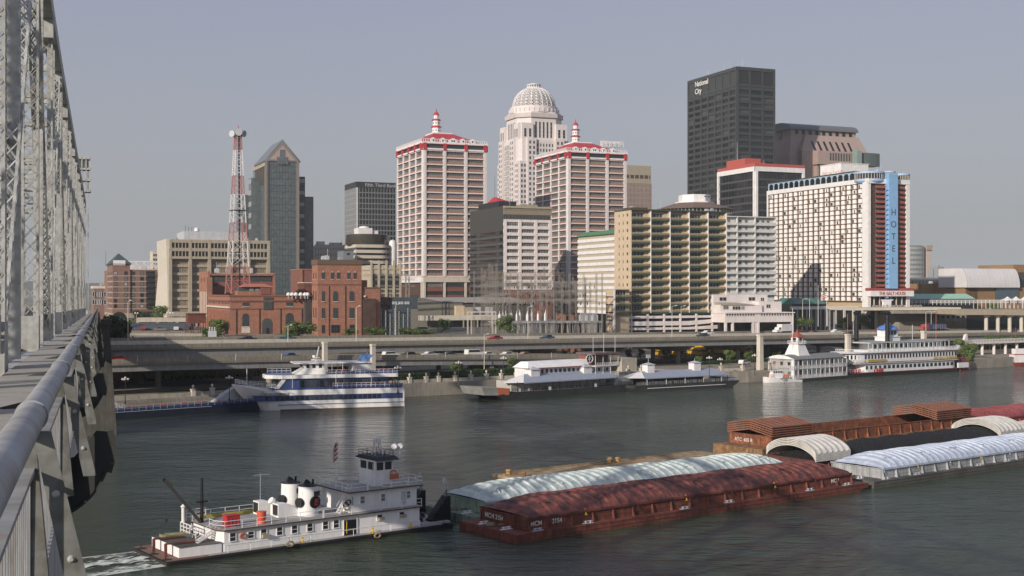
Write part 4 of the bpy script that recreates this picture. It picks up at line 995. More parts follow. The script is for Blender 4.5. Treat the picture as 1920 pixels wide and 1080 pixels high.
# ---------------------------------------------------------------- brick hotel far left
def brick_hotel():
 b = Bld('brick_hotel', 'brick hotel with white floor bands and a green pyramid roof beside the bridge', 211, 680, 195, 304); W, D = b.W, b.D; B = M['dbrick']; B = mat('brown_red_brick', (.22,.13,.10), .9, var=.2)
 zt = b.z(505); zp = b.z(497); x1 = b.ax(244)
 b.box(.2, W, .8, D, 0, zt, B); b.box(0, x1, 0, D*.6, 0, zp, B); b.box(-.3, x1+.3, -.3, D*.6, zp, zp+.6, B)
 n = 7; dz = 10.35*680/F
 for j in range(n):
  z = b.z(512)-dz*j
  b.box(-.06, x1+.1, -.15, D*.6, z-dz*.5-.1, z-dz*.5+.12, M['cream']); b.box(x1+.11, W+.1, .65, D, z-dz*.5-.1, z-dz*.5+.12, M['cream'])
  for px in (216.5, 236): b.win('F', b.ax(px), z, 1.7, 1.9, [G[2],G[0],M['lgrey']], M['dark'], 1, fw=.2)
  for px in (250, 266.5, 298): b.win('F', b.ax(px), z, 1.9, 1.9, [G[2],G[0],M['lgrey']], M['dark'], 1, out=-.78, fw=.2)
  for k in range(3): b.win('L', D*(.08+.17*k), z, 1.2, 1.7, G, M['dark'], 1)
  q = MB(); xc = b.ax(282.5); q.box(xc-2.4, xc+2.4, -.3, .72, z-1.35, z-1.2, 0); q.rail([(xc-2.3,-.25,z-1.2),(xc+2.3,-.25,z-1.2)], 1.0, .05, .8, 0); q.box(xc-2.4, xc+2.4, .70, .78, z-1.1, z+1.2, 1)
  q.build('balcony', [M['dgrey'], G[0]], b.root)
 b.fb('F', 0, W, 0, .6, 0, 3.2, M['beige']); b.fb('L', 0, D, 0, .4, 0, 3.2, M['beige'])
 a = arch(b, 'F', b.ax(223), 0, 8, 3.9, M['beige'], M['black'], 'entrance_arch', .62)
 s = MB(); s.box(b.ax(212), b.ax(235), -.6, -.3, zp-1.0+.9, b.z(488), 0); s.build('sign_panel', [M['white']], b.root)
 text('lettering', 'Marriott'[:0] or 'HOTEL', .1, M['dred'], b.root, (b.ax(219), -.05, b.z(503)), ext=.01) if False else None
 r = MB(); zz = zp+.6; r.hexa([(-1,-1,zz),(x1+1,-1,zz),(x1+1,D*.6,zz),(-1,D*.6,zz)], [(x1*.48,D*.28,zz+6.2),(x1*.52,D*.28,zz+6.2),(x1*.52,D*.32,zz+6.2),(x1*.48,D*.32,zz+6.2)]); r.build('pyramid_roof', [mat('dark_green_tile', (.05,.075,.065), .6)], b.root)
 mast(b.root, -1, D*.55, zp, 9, .12, M['dark'], 'spire')
 b.done()
 # roof truss of the arena behind
 t = Bld('arena_building', 'low arena with a white space-frame roof truss behind the brick hotel', 240, 740, 236, 300, D=20)
 W, z0, z1 = t.W, t.z(505), t.z(490); t.box(0, W, 1, 20, 0, z0-1, M['beige'])
 q = MB(); n = 8
 for y in (0, 6):
  q.beam((0,y,z0),(W,y,z0),.4); q.beam((0,y,z1),(W,y,z1),.5)
  for i in range(n):
   xa, xb = W*i/n, W*(i+1)/n; q.beam((xa,y,z0 if i%2 else z1),(xb,y,z1 if i%2 else z0),.35); q.beam((xb,y,z0),(xb,y,z1),.3)
 for i in range(n+1): q.beam((W*i/n,0,z1),(W*i/n,6,z1),.3)
 q.build('roof_truss', [M['white']], t.root); t.done()
 t = Bld('distant_block', 'pale distant office block peeking above the white truss', 286, 950, 281, 306, D=20); zt = t.z(472)
 t.box(.2, t.W, .2, 20, 0, zt, M['cream'])
 for j in range(5):
  for i in range(4): t.win('F', t.W*(i+.6)/4.4, zt-2.5-j*3.4, 1.5, 1.8, G, M['cream'], 0)
 t.box(0, t.W, 0, 20, zt, zt+.7, M['cream']); t.done()
 t = Bld('distant_house', 'far low brick house with pale roof band at the picture left beyond the bridge', 176, 640, 160, 196, D=20); zt = t.z(541)
 t.box(0, t.W, 0, 20, 0, zt, mat('brown_red_brick', (.25,.12,.085), .9)); t.box(-.3, t.W+.3, -.3, 20, zt, zt+1.3, M['cream'])
 for j in range(2):
  for i in range(5): t.win('F', t.W*(i+.5)/5, zt-3-j*4, 2.6, 2.6, G, M['white'], 1)
 t.done()
brick_hotel()

# ---------------------------------------------------------------- beige office on tall piers
def beige_office():
 b = Bld('concrete_office', 'beige concrete office slab whose upper two floors overhang tall piers', 317, 600, 299, 507); W, D = b.W, b.D; B = M['beige']
 zt = b.z(448.5); zo = b.z(485); zl = b.z(578)
 b.box(1.0, W-.5, 2.2, D, 5.5, zt-1, M['dbeige']); b.box(0, W, .6, D, zo, zt, B)
 xs = [b.ax(v) for v in (319.6,356.9,393,430,466.4,503.7)]
 for x in xs: b.fb('F', x-.55, x+.55, -.6, .35, zo, zt, B); b.box(x-.75, x+.75, -.2, 2.3, 0, zo, B)
 for (x0,x1) in zip(xs, xs[1:]):
  for j in range(2):
   z0 = zo+1.2+j*(zt-zo-1.2)/2; h = (zt-zo-1.2)/2-1.6; cw = (x1-x0-1.1)/5
   for i in range(6): b.fb('F', x0+.55+cw*i-.18, x0+.55+cw*i+.18, -.6, .1, z0, z0+h, B)
   for i in range(5): b.win('F', x0+.55+cw*(i+.5), z0+h/2, cw-.38, h, [G[0]], M['dark'], 0, out=-.55)
 for j in range(3):
  z = [zo, zo+1.2+(zt-zo-1.2)/2-1.6, zt-1.6][j]; b.fb('F', 0, W, -.6, .2, z, z+[1.2,1.6,1.6][j], B)
 fl = (zo-zl)/6
 for (x0,x1) in zip(xs, xs[1:]):
  for j in range(6):
   z0 = zl+fl*j; b.box(x0+.76, x1-.76, 1.5, 2.2, z0, z0+1.3, B)
   cw = (x1-x0-1.5-2)/5
   for i in range(5):
    b.win('F', x0+1.75+cw*(i+.5), z0+1.3+(fl-1.6)/2, cw-.75, fl-1.7, [G[0]], B, 0, out=-2.15)
 b.box(0, W, -1.5, D, 4.2, 5.4, B); b.box(1, W, 0, D, 0, 4.2, M['black']); b.box(-2, W*.55, -9, -1.6, 3.2, 5.0, M['lconc'])
 for i in range(7): b.box(-2+i*6, -1.2+i*6, -8.9, -8.1, 0, 3.2, B)
 # leaning end wall
 e = MB(); d = D; e.hexa([(-.6,0,2),(1,0,2),(1,d,2),(-2.5,d,2)], [(-.8,0,zo-8),(1,0,zo-8),(1,d,zo-8),(-.8,d,zo-8)]); e.hexa([(-.8,0,zo-8),(1,0,zo-8),(1,d,zo-8),(-.8,d,zo-8)], [(-1.4,.0,zt+.2),(1,.0,zt+.2),(1,d,zt+.2),(-1.4,d,zt+.2)]); e.build('end_wall', [M['cream']], b.root)
 p = MB(); p.box(b.ax(350), b.ax(468), 8, D-3, zt, b.z(431)); p.build('penthouse', [M['lgrey']], b.root)
 for k in range(3): mast(b.root, b.ax(352+k*6), 8, b.z(431), 3-k*.5, .1, M['dark'])
 q = MB(); q.lathe([(1.3,b.z(431)),(1.3,b.z(431)+.6),(1.0,b.z(431)+1.5),(.1,b.z(431)+2)], 12, (b.ax(374),9)); q.build('radome', [M['white']], b.root, smooth=True)
 b.done()
beige_office()

# ---------------------------------------------------------------- brick powerhouse
def powerhouse():
 b = Bld('brick_powerhouse', 'orange brick powerhouse with arched windows and a tall grey panel above its door', 431, 440, 390, 572); W, D = b.W, b.D; B = M['brick']
 zt = b.z(553); b.box(0, W, 0, D, 0, zt-.6, B)
 for f, L in (('F',W),('L',D)):
  b.fb(f, 0, L, 0, .35, zt-2.4, zt-1.9, M['dbrick']); b.fb(f, 0 if f == 'F' else -.3, L, 0, .3, zt-.6, zt, mat('brown_cornice', (.20,.10,.065), .9)); b.fb(f, 0, L, 0, .2, b.z(579)-.2, b.z(579)+.15, M['dbrick'])
 for px, w_, arch_h, base in ((460.5, 12.2, 24, 612),(543, 15, 24.5, 612)):
  arch(b, 'F', b.ax(px), b.z(base), w_*440/F*1.05, arch_h*440/F, M['cream'], G[1])
 arch(b, 'F', b.ax(501), b.z(627), 3.7, 5.6, M['brick'], M['dgrey'], 'door_arch')
 q = MB(); x = b.ax(502); q.box(x-.5, x+.5, -.16, -.1, b.z(627), b.z(616)); q.build('door', [M['black']], b.root)
 for px in (461, 543): b.win('F', b.ax(px), b.z(571), 2.4, 1.3, [G[1]], M['dgrey'], 2, sill=M['cream'])
 q = MB(); q.box(b.ax(494), b.ax(511), -.3, 0, b.z(581), b.z(558)); [q.box(b.ax(494)+.3+k*.55, b.ax(494)+.4+k*.55, -.36, -.3, b.z(581), b.z(558)) for k in range(6)]; q.build('grey_panel', [M['dgrey']], b.root)
 q = MB(); q.box(b.ax(453), b.ax(469), -.12, 0, b.z(624.5), b.z(613)); q.build('blocked_opening', [M['cream']], b.root)
 for px in (443, 486.5, 526, 566): q = MB(); q.tube((b.ax(px),-.2,0),(b.ax(px),-.2,b.z(579)),.11,n=6); q.build('downpipe', [M['dark']], b.root)
 n = 14
 for i in range(n+1): b.fb('L', max(0,D*i/n-.35), D*i/n+.35, 0, .45, 0, b.z(583), B)
 pale = mat('pale_brick_panel', (.40,.25,.18), .9)
 for i in range(n):
  b.win('L', D*(i+.5)/n, b.z(602), D/n*.45, 5.5, [G[1], M['dgrey']], M['dbrick'], 1, 3); b.win('L', D*(i+.5)/n, b.z(567), D/n*.5, 1.4, [G[1],G[2]], M['dbrick'], 1)
 b.fb('L', 0, D, 0, .5, b.z(578), b.z(575), M['cream']); b.done()
 # taller rear wing with stepped parapet
 c = Bld('brick_rear_wing', 'taller red brick wing with a notched parapet, left of the radio mast foot', 388, 500, 374, 398); zt = c.z(528)
 c.box(0, c.W, 0, c.D, 0, zt, B)
 for k in range(3): c.box(-.1, c.W, c.D*.38*k, c.D*.38*k+c.D*.2, zt, zt+1.8, B)
 for k in range(5): c.fb('L', c.D*(k+.2)/5, c.D*(k+.5)/5, 0, .1, 5, zt-4, M['cream'])
 c.done()
 c = Bld('brick_turbine_hall', 'dark red brick hall with wide grey window bands rising behind the powerhouse roof', 392, 520, 388, 514, D=24); zt = c.z(513); R = M['dbrick']
 c.box(0, c.W, .8, 24, 0, zt-.8, R); c.box(-.3, c.W+.3, -.2, 24, zt-.8, zt, M['brick']); c.box(-.5, .4, -.4, 24, 0, zt+1, M['brick']); c.box(c.W-.4, c.W+.5, -.2, 24, 0, zt+.4, M['brick'])
 for px, w_, y0 in ((418,46,518),(478,20,518),(500,20,517)): c.win('F', c.ax(px), c.z(522), w_*520/F, 2.1, [M['dgrey']], M['dark'], 5, out=-.7)
 c.win('F', c.ax(402), c.z(532), 3, 1.3, [G[0]], M['dark'], 1, out=-.7)
 c.done()
 m = Bld('roof_monitor', 'long low roof lantern with faded red roof on top of the powerhouse', 446, 452, 442, 508, D=6); z0 = m.z(552)
 m.box(0, m.W, 0, 6, 0, m.z(546), M['brick']); m.box(.5, m.W-.5, .5, 5.5, m.z(546), m.z(538), M['dgrey'])
 m.box(m.ax(488), m.ax(506), -1, 5, m.z(552), m.z(539), M['dbrick'])
 q = MB(); zz = m.z(538); x1, x2 = m.ax(452), m.ax(514); q.hexa([(x1,-.8,zz),(x2,-.8,zz),(x2,6.8,zz),(x1,6.8,zz)], [(x1+2,2.5,zz+1.2),(x2-3,2.5,zz+1.2),(x2-3,3.5,zz+1.2),(x1+2,3.5,zz+1.2)]); q.build('roof', [mat('faded_red_roof', (.38,.15,.11), .8)], m.root)
 for k in range(4): m.box(m.ax(468+k*11), m.ax(476+k*11), .38, .5, m.z(545), m.z(540), M['grey'])
 m.done()
 q = MB(); v = Vector((PX(352,430), 430, 12));
 t = thing('coal_hopper', 'rusty red steel hopper shed on legs left of the powerhouse', 'shed', v, TH)
 z1, z2 = PZ(606,430)-12, PZ(589,430)-12; q.box(0,6.2,0,5,z1,z2); q.box(-.3,6.5,-.3,5.3,z2,z2+.25)
 q.build('hopper', [M['rust']], t); q = MB()
 for x in (0,2,4.2,6): q.beam((x,0,-4),(x,0,z1),.25); q.beam((x,5,-4),(x,5,z1),.25)
 for k in range(3): q.beam((0,0,-4+k*2),(6,0,-2.5+k*2),.15); q.beam((6,0,-4+k*2),(0,0,-2.5+k*2),.15); q.beam((0,0,-4+k*2),(6,0,-4+k*2),.12)
 q.build('leg_frame', [M['rust']], t)
 q = MB(); q.box(1,5.5,.5,4.5,-5,-1.4,0); q.build('base_block', [M['cream']], t)
powerhouse()

# ---------------------------------------------------------------- brick tower with arched windows
def brick_tower():
 b = Bld('brick_tower', 'tall square orange brick tower with round-headed windows and corbelled top', 596, 440, 585, 678); W, D = b.W, b.D; B = M['brick']; zt = b.z(487)
 b.box(0, W, 0, D, 0, zt, B); DB = mat('dark_brown_brick', (.13,.085,.06), .9)
 b.box(-.25, W+.25, -.25, D+.2, b.z(495), zt+.1, DB); b.box(-.12, W+.12, -.12, D+.1, b.z(497), b.z(495), DB); b.box(-.15, W+.15, -.15, D+.1, b.z(534.5), b.z(532.5), M['dbrick'])
 for px in (618,) : pass
 for px in (617, 647.5): q = MB(); q.tube((b.ax(px),-.18,0),(b.ax(px),-.18,b.z(536)),.1,n=6); q.build('downpipe', [M['dark']], b.root)
 for px in (606, 623.2, 634.6, 653.8, 665.5): b.win('F', b.ax(px), b.z(517), 1.15, 2.3, [G[1]], M['dgrey'], 1, 1, sill=M['cream']); b.fb('F', b.ax(px)-.25, b.ax(px)+.25, 0, .15, b.z(510.5), b.z(508.5), M['cream'])
 for px, w_ in ((606.2,1.15),(629,1.8),(659.5,1.8)):
  arch(b, 'F', b.ax(px), b.z(565), w_, 3.6, M['cream'], G[1]); b.win('F', b.ax(px), b.z(587.5), w_, 3.7, [G[1]], M['dgrey'], 1, 3, sill=M['cream'])
 for px, w_ in ((606,1.15),(629,3.2),(660,1.8)): b.win('F', b.ax(px), b.z(617), w_, 2.9, [G[0],M['dgrey']], M['dgrey'], 2, 1)
 for k in (.3,.7):
  for zz, h in ((b.z(517),2.2),(b.z(555),3.5),(b.z(587),3.7),(b.z(615),3)): b.win('L', D*k, zz, .9, h, [G[1]], M['dgrey'], 0, 1, sill=M['cream'])
 b.done()
 c = Bld('brick_annex', 'lower orange brick annex with a dark ivy patch, right of the brick tower', 679, 447, 676, 713, D=18); zt = c.z(541)
 c.box(0, c.W, 0, 18, 0, zt, B); c.box(-.1, c.W+.2, -.2, 18, zt, zt+.5, DB); c.box(0, c.ax(703), -1.2, -.01, 0, c.z(560), mat('soot_stained_brick', (.075,.045,.035), .95, var=.4)); c.box(-.1,3.0,4,9,zt+.5,c.z(525),B)
 c.box(0, c.W, -.1, 0, c.z(565), c.z(564), M['cream']); c.box(.5,1.1,-.6,-.1,c.z(557),c.z(554),M['white']); c.done()
 c = Bld('brick_house', 'plain dark red brick block just left of the brick tower', 563, 560, 556, 600, D=20); zt = c.z(506); c.box(0, c.W, 0, 20, 0, zt, M['dbrick']); c.box(-.2, c.W, -.3, 20, zt, zt+.5, B); c.box(0,c.ax(567),-.5,0,0,zt,B)
 c.box(c.ax(558), c.W, -12, -1, 0, c.z(531), M['rust']); c.box(c.ax(557), c.W, -12.2, -1, c.z(531), c.z(529.5), M['cream']); c.done()
 for k, px in enumerate((541,548,555,564,572,577)):
  v = Vector((PX(px,446), 446, PZ(556,446))); t = thing('roof_vent', 'white mushroom vent on the dark roof beside the powerhouse, %s'%['leftmost','second from left','third from left','with the taller stalk','second from right','rightmost and lowest'][k], 'roof vent', v, 0, 'mushroom vents between powerhouse and brick tower')
  q = MB(); q.lathe([(.25,-.8),(.25,.3+.1*k%3)], 8); q.build('stalk', [M['grey']], t); q = MB(); q.lathe([(.2,.3),(.75,.4),(.8,.9),(.4,1.4),(.05,1.5)], 12); q.build('cap', [M['white']], t, smooth=True)
 c = Bld('plant_building', 'dark shadowed utility building between powerhouse and brick tower', 573, 448, 571, 586, D=16); c.box(0, c.W, 0, 16, 0, c.z(556), mat('sooty_grey_wall', (.05,.05,.05), .9)); c.box(-.2,c.W,-.2,16,c.z(556),c.z(554),M['grey']); arch(c, 'F', c.W*.6, 3, 1.6, 5.5, M['dgrey'], G[1]); c.done()  # one even dark grey wall colour
 c = Bld('switch_building', 'dark blue-grey switchgear building with pipes and catwalks right of the brick tower', 712, 452, 710, 770, D=22); S = mat('dark_blue_grey_metal', (.06,.075,.085), .7, var=.3)
 c.box(0, c.W, 0, 22, 0, c.z(580), S); c.box(1, c.W*.35, 2, 22, c.z(580), c.z(557), M['dbrick']); c.box(c.W*.35, c.W+3, 1, 22, c.z(580), c.z(558), S)
 for k in range(7): c.box(c.W*k/7, c.W*k/7+.3, -1.5, -1.2, 0, c.z(578)-k%3, M['grey']);
 for k in range(5): c.box(0, c.W, -1.5, -1.3, 1.5+k*2, 1.7+k*2, S); c.win('F', c.W*(k+.5)/5, c.z(568), 2.2, 1.3, [M['lgrey'],G[0]], S, 1, out=-.95)
 c.done()
brick_tower()

# ---------------------------------------------------------------- radio mast
def radio():
 Y = 470; v = Vector((PX(446,Y), Y, 24.0)); t = thing('radio_mast', 'tall tapering red and white lattice radio mast standing behind the powerhouse', 'radio mast', v, radians(30))
 z = lambda py: PZ(py,Y)-24.0
 H = z(246); w0, w1 = 3.9, .95
 bands = [(551,500,'red_lattice',1),(500,452,'w',0),(452,418,'r',1),(418,365,'w',0),(365,330,'r',1),(330,282,'w',0),(282,246,'r',1)]
 mr = mat('mast_red_paint', (.45,.20,.17), .6); mw = mat('mast_white_paint', (.72,.70,.70), .6)
 def wd(zz): return w0+(w1-w0)*min(1, zz/H)**.85
 for (y0,y1,_,r) in bands:
  q = MB(); za, zb = z(y0), z(y1); n = max(2, round((zb-za)/(wd(za)*1.6)))
  for k in range(n):
   a, c = za+(zb-za)*k/n, za+(zb-za)*(k+1)/n; wa, wc = wd(a), wd(c)
   for s1, s2 in ((-1,-1),(1,-1),(1,1),(-1,1)):
    q.beam((s1*wa,s2*wa,a),(s1*wc,s2*wc,c),.3)
   cs = [(-1,-1),(1,-1),(1,1),(-1,1)]
   for i in range(4):
    p, o = cs[i], cs[(i+1)%4]
    q.beam((p[0]*wa,p[1]*wa,a),(o[0]*wc,o[1]*wc,c),.11); q.beam((o[0]*wa,o[1]*wa,a),(p[0]*wc,p[1]*wc,c),.11); q.beam((p[0]*wc,p[1]*wc,c),(o[0]*wc,o[1]*wc,c),.13)
  q.build('lattice_section', [mr if r else mw], t)
 q = MB(); q.beam((.6,-.4,0),(.3,-.2,H),.5); q.build('cable_run', [M['dark']], t)
 q = MB(); q.box(-2.6,2.6,-2.6,2.6,z(395),z(394)); q.build('platform', [M['dark']], t)
 for k, (dx, dy, dz, r, ax) in enumerate([(-2.0,-.6,-1.2,1.25,(-.8,-.6,0)),(-.2,-1.4,-.6,1.35,(-.2,-1,0)),(1.5,-1.0,-.9,1.25,(.6,-.8,-.1))]):
  d = MB(); a = Vector(ax).normalized(); c = Vector((dx,dy,H+dz)); d.tube(c-a*.9, c+a*.35, .35, r, 16); d.tube(c+a*.35, c+a*.9, r, r, 16); d.build('drum_antenna', [M['lgrey'] if k != 2 else M['grey']], t, smooth=True)
 q = MB(); q.tube((.3,.2,H),(.3,.2,H+2.2),.12,n=6); q.beam((-1.6,0,H-.2),(1.6,0,H-.2),.3); q.build('top_pole', [M['red']], t)
radio()

# ---------------------------------------------------------------- shed
def shed():
 b = Bld('metal_shed', 'long olive metal shed with pale roof and two slatted doors behind the substation', 842, 520, 797, 1000, D=26)
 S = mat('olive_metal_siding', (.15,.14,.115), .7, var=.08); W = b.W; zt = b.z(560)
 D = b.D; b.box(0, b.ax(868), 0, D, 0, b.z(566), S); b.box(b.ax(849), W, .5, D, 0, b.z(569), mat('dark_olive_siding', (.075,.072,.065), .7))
 yl = b.ay(797) if False else D
 b.wall.hexa([(-18,3,0),(0,0,0),(0,D,0),(-18,D+2,0)], [(-18,3,b.z(562)),(0,0,b.z(566)),(0,D,b.z(559)),(-18,D+2,b.z(559))], b.mi(S))
 r = MB(); r.hexa([(-3,-.6,b.z(566)),(W,-.6,b.z(570)),(W,D,b.z(560)),(-3,D,b.z(560))], [(-3,-.6,b.z(566)+.3),(W,-.6,b.z(570)+.3),(W,D,b.z(560)+.4),(-3,D,b.z(560)+.4)]); r.build('roof', [mat('pale_grey_roof', (.33,.31,.28), .8)], b.root)
 for a0, a1, y0, y1, m in ((852,868,592,573,'peach'),(869,884,592,576,'beige')): b.fb('F', b.ax(a0), b.ax(a1), 0, 2, b.z(y0), b.z(y1), M[m])
 for a0, a1 in ((889,903),(911,925)):
  q = MB(); x0, x1 = b.ax(a0), b.ax(a1); q.box(x0,x1,.35,.5,b.z(598),b.z(576),0)
  for k in range(6): q.box(x0+(x1-x0)*k/6, x0+(x1-x0)*k/6+.16, .25,.35,b.z(598),b.z(576),1)
  q.build('slatted_door', [M['white'], M['grey']], b.root)
 b.fb('F', -14, W*.62, 1.5, 5.5, b.z(600), b.z(591), M['cream'])
 for k in range(7): b.fb('F', -2+k*6.2, -1.5+k*6.2, 5.2, 5.5, 0, b.z(600), M['beige'])
 b.fb('F', 0, W*.6, 1.4, 1.6, 0, b.z(600), M['dgrey']); b.done()
shed()
# ---------------------------------------------------------------- substation
def substation():
 Y0 = 418; v = Vector((PX(918,Y0), Y0, terr(110)-.5)); t = thing('substation', 'electrical substation of thin steel lattice portals, busbars and insulators in front of the towers', 'substation', v, TH*.55)
 zg = v.z; z = lambda py: PZ(py,Y0)-zg; px2 = Y0/F; random.seed(11)
 fr = mat('galvanised_lattice', (.27,.25,.215), .55, var=.3); fr2 = mat('rust_tinted_lattice', (.27,.21,.16), .7, var=.3)
 def lat(q, p0, p1, w=.55, r=.042):
  p0, p1 = Vector(p0), Vector(p1); d = p1-p0; n = max(2, int(d.length/(w*1.5)))
  ax = Vector((1,0,0)) if abs(d.normalized().z) > .7 else Vector((0,0,1)); ay = Vector((0,1,0))
  for sx, sy in ((-1,-1),(1,-1),(1,1),(-1,1)):
   o = ax*sx*w/2+ay*sy*w/2; q.beam(p0+o, p1+o, r*1.6)
  for k in range(n):
   a, c = p0.lerp(p1,k/n), p0.lerp(p1,(k+1)/n); s = 1 if k%2 else -1
   q.beam(a+ax*s*w/2-ay*w/2, c-ax*s*w/2-ay*w/2, r)
 cols = [(918,1),(931,1),(943,0),(957,0),(971,0),(998,2),(1014,0),(1026,2),(1040,1),(1055,2),(1070,0),(1083,2),(1097,0),(1110,2),(1122,0),(1133,0)]
 def X(px): return (px-918)*px2*1.02
 for row, dy in enumerate((0, 7, 14, 21, 28)):
  for k, (px, tp) in enumerate(cols):
   if row and (k+row)%2: continue
   q = MB(); top = z({1:494,0:512,2:529}[tp]+row*3); lat(q, (X(px),dy,0), (X(px),dy,top), .42); q.build('lattice_post', [fr], t)
  for yy, a, c in ((529,918,1134),(562,918,1134),(512,918,1060),(546,971,1134),(551,918,957),(605,930,1134)):
   q = MB(); lat(q, (X(a),dy,z(yy+row*2)), (X(c),dy,z(yy+row*2)), .45, .05); q.build('lattice_beam', [fr if yy != 512 else fr2], t)
 q = MB()
 for k in range(26):
  px = random.uniform(930,1130); yy = random.choice((529,546,562)); q.beam((X(px),0,z(yy)),(X(px)+random.uniform(-.4,.4),28,z(yy+random.uniform(-3,8))),.07)
 for k in range(60):
  px = random.uniform(925,1130); dy = random.uniform(0,28); yy = random.choice((515,533,548,566)); zz = z(yy)
  q.beam((X(px),dy,zz),(X(px)+random.uniform(-3,3),dy+random.uniform(-1,1),zz-random.uniform(1,3)),.07)
 for px in (918,1040): q.beam((X(px),0,z(496)),(X(px)+3.2,0,z(528)),.12); q.beam((X(px),0,z(496)),(X(px)-2.4,0,z(528)),.12)
 q.build('cable', [fr2], t)
 for k in range(80):
  px = random.uniform(935,1132); dy = random.uniform(0,26); zz = z(random.choice((535,552,567)))
  q = MB(); q.lathe([(.10,zz-.0),(.22,zz-.2),(.12,zz-.35),(.22,zz-.55),(.12,zz-.7),(.22,zz-.95),(.08,zz-1.1)], 6, (X(px),dy)); q.build('insulator', [M['dbrown'] if k%3 else M['grey']], t)
 for k, px in enumerate((940,947,954,962,974,981,993,1003,1016,1028)):
  q = MB(); w_ = .75 if k%3 else 1.0; zb, zt = z(602), z(589-(k%2)*2); q.lathe([(w_*.5,zb),(w_*.5,zt-.4),(w_*.3,zt),(w_*.12,zt+.2),(w_*.12,zt+.9)], 10, (X(px), 3+k%3)); q.build('tank', [M['white'], ], t, smooth=True)
 q = MB(); q.box(X(928), X(1134), 1, 12, z(606), z(603), 0)
 for k in range(20): q.box(X(930+k*10.5), X(930+k*10.5)+.35, 1, 1.35, 0, z(606), 0); q.beam((X(930+k*10.5),1.1,0),(X(935+k*10.5),1.1,z(606)),.14)
 q.build('equipment_deck', [M['grey']], t)
 for k in range(7):
  q = MB(); x = X(1098+k*5); q.box(x, x+.9, 5, 7, z(606), z(592)+k%2*.5); q.lathe([(.12,z(592)),(.25,z(590)),(.12,z(588))], 6, (x+.45,6)); q.build('transformer', [M['grey'] if k%2 else M['lgrey']], t)
 b = Bld('brick_hut', 'small red brick control hut inside the substation', 1057, 432, 1055, 1090, D=7); b.box(0,b.W,0,7,0,b.z(588),M['brick']); b.box(-.2,b.W+.2,-.2,7.2,b.z(588),b.z(587),M['dgrey']); b.win('F', 1.5, b.z(598), 1.2, 2.4, [G[0]], M['dgrey']); b.win('F', b.W*.7, b.z(598), 1.4, 1.6, [G[0]], M['dgrey']); b.done()
 # low frame left of the substation
 t2 = thing('gantry', 'low pale steel gantry left of the substation, in front of the slatted doors', 'gantry', (PX(877,415),415,v.z), TH*.5); q = MB(); zz = PZ(585,415)-v.z
 for px in (877,884,924,930): lat(q, ((px-877)*.178,0,0), ((px-877)*.178,0,zz), .3, .07)
 q.beam((0,0,zz),(9.5,0,zz),.3); q.beam((0,0,zz-1.2),(9.5,0,zz-1.2),.2); q.build('frame', [M['cream']], t2)
 # second lattice tower by the left red tower
 Y = 500; t3 = thing('lattice_pylon', 'pair of slender grey lattice pylons with cross arms left of the metal shed', 'pylon', (PX(764,Y),Y,12), .3)
 for dx, y0 in ((0,500),(-6.5,535)):
  q = MB(); lat(q, (dx,0,0), (dx,0,PZ(y0+18,Y)-12), 1.3, .12); q.build('lattice_post', [fr], t3)
 q = MB()
 for yy in (516,524,536): lat(q, (-13,0,PZ(yy,Y)-12), (3,0,PZ(yy,Y)-12), .5, .08)
 q.build('cross_arm', [fr], t3)
substation()

# ---------------------------------------------------------------- white block with green roof
def greenroof():
 b = Bld('apartment_block', 'white banded apartment block with a bright green roof behind the substation', 1160, 560, 1084, 1185, W=14); W, D = b.W, b.D; zt = b.z(435+2.5)
 b.box(0, W, .3, D, 0, zt, mat('tan_shade_wall', (.42,.36,.27), .8)); fl = 11.6*560/F  # plain tan core behind the white floor bands
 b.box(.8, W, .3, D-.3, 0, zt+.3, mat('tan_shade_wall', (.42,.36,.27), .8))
 for j in range(16):
  z = zt-fl*j
  if z < 3: break
  b.fb('L', 0, D, -.9, .35, z-fl-.2, z-fl+1.25, M['white'])
  n = 12
  for i in range(n+1): b.fb('L', max(0,D*i/n-.22), D*i/n+.22, -.9, -.1, z-fl+1.25, z-.2, mat('cream_pier', (.60,.52,.38), .8))
  for i in range(n): b.win('L', D*(i+.5)/n, z-.9, D/n*.62, 1.25, [G[2],G[1],G[0]], M['white'], 0, out=-.78, p=[3,3,2])
 r = MB(); r.hexa([(-1,-.5,zt),(W+1,-.5,zt),(W+1,D+.5,zt),(-1,D+.5,zt)], [(3,-.5,zt+2.2),(W-3,-.5,zt+2.2),(W-3,D+.5,zt+2.2),(3,D+.5,zt+2.2)]); r.build('roof', [M['rgreen']], b.root)
 mast(b.root, 4, D*.2, zt+2, 2, .1); b.done()
greenroof()

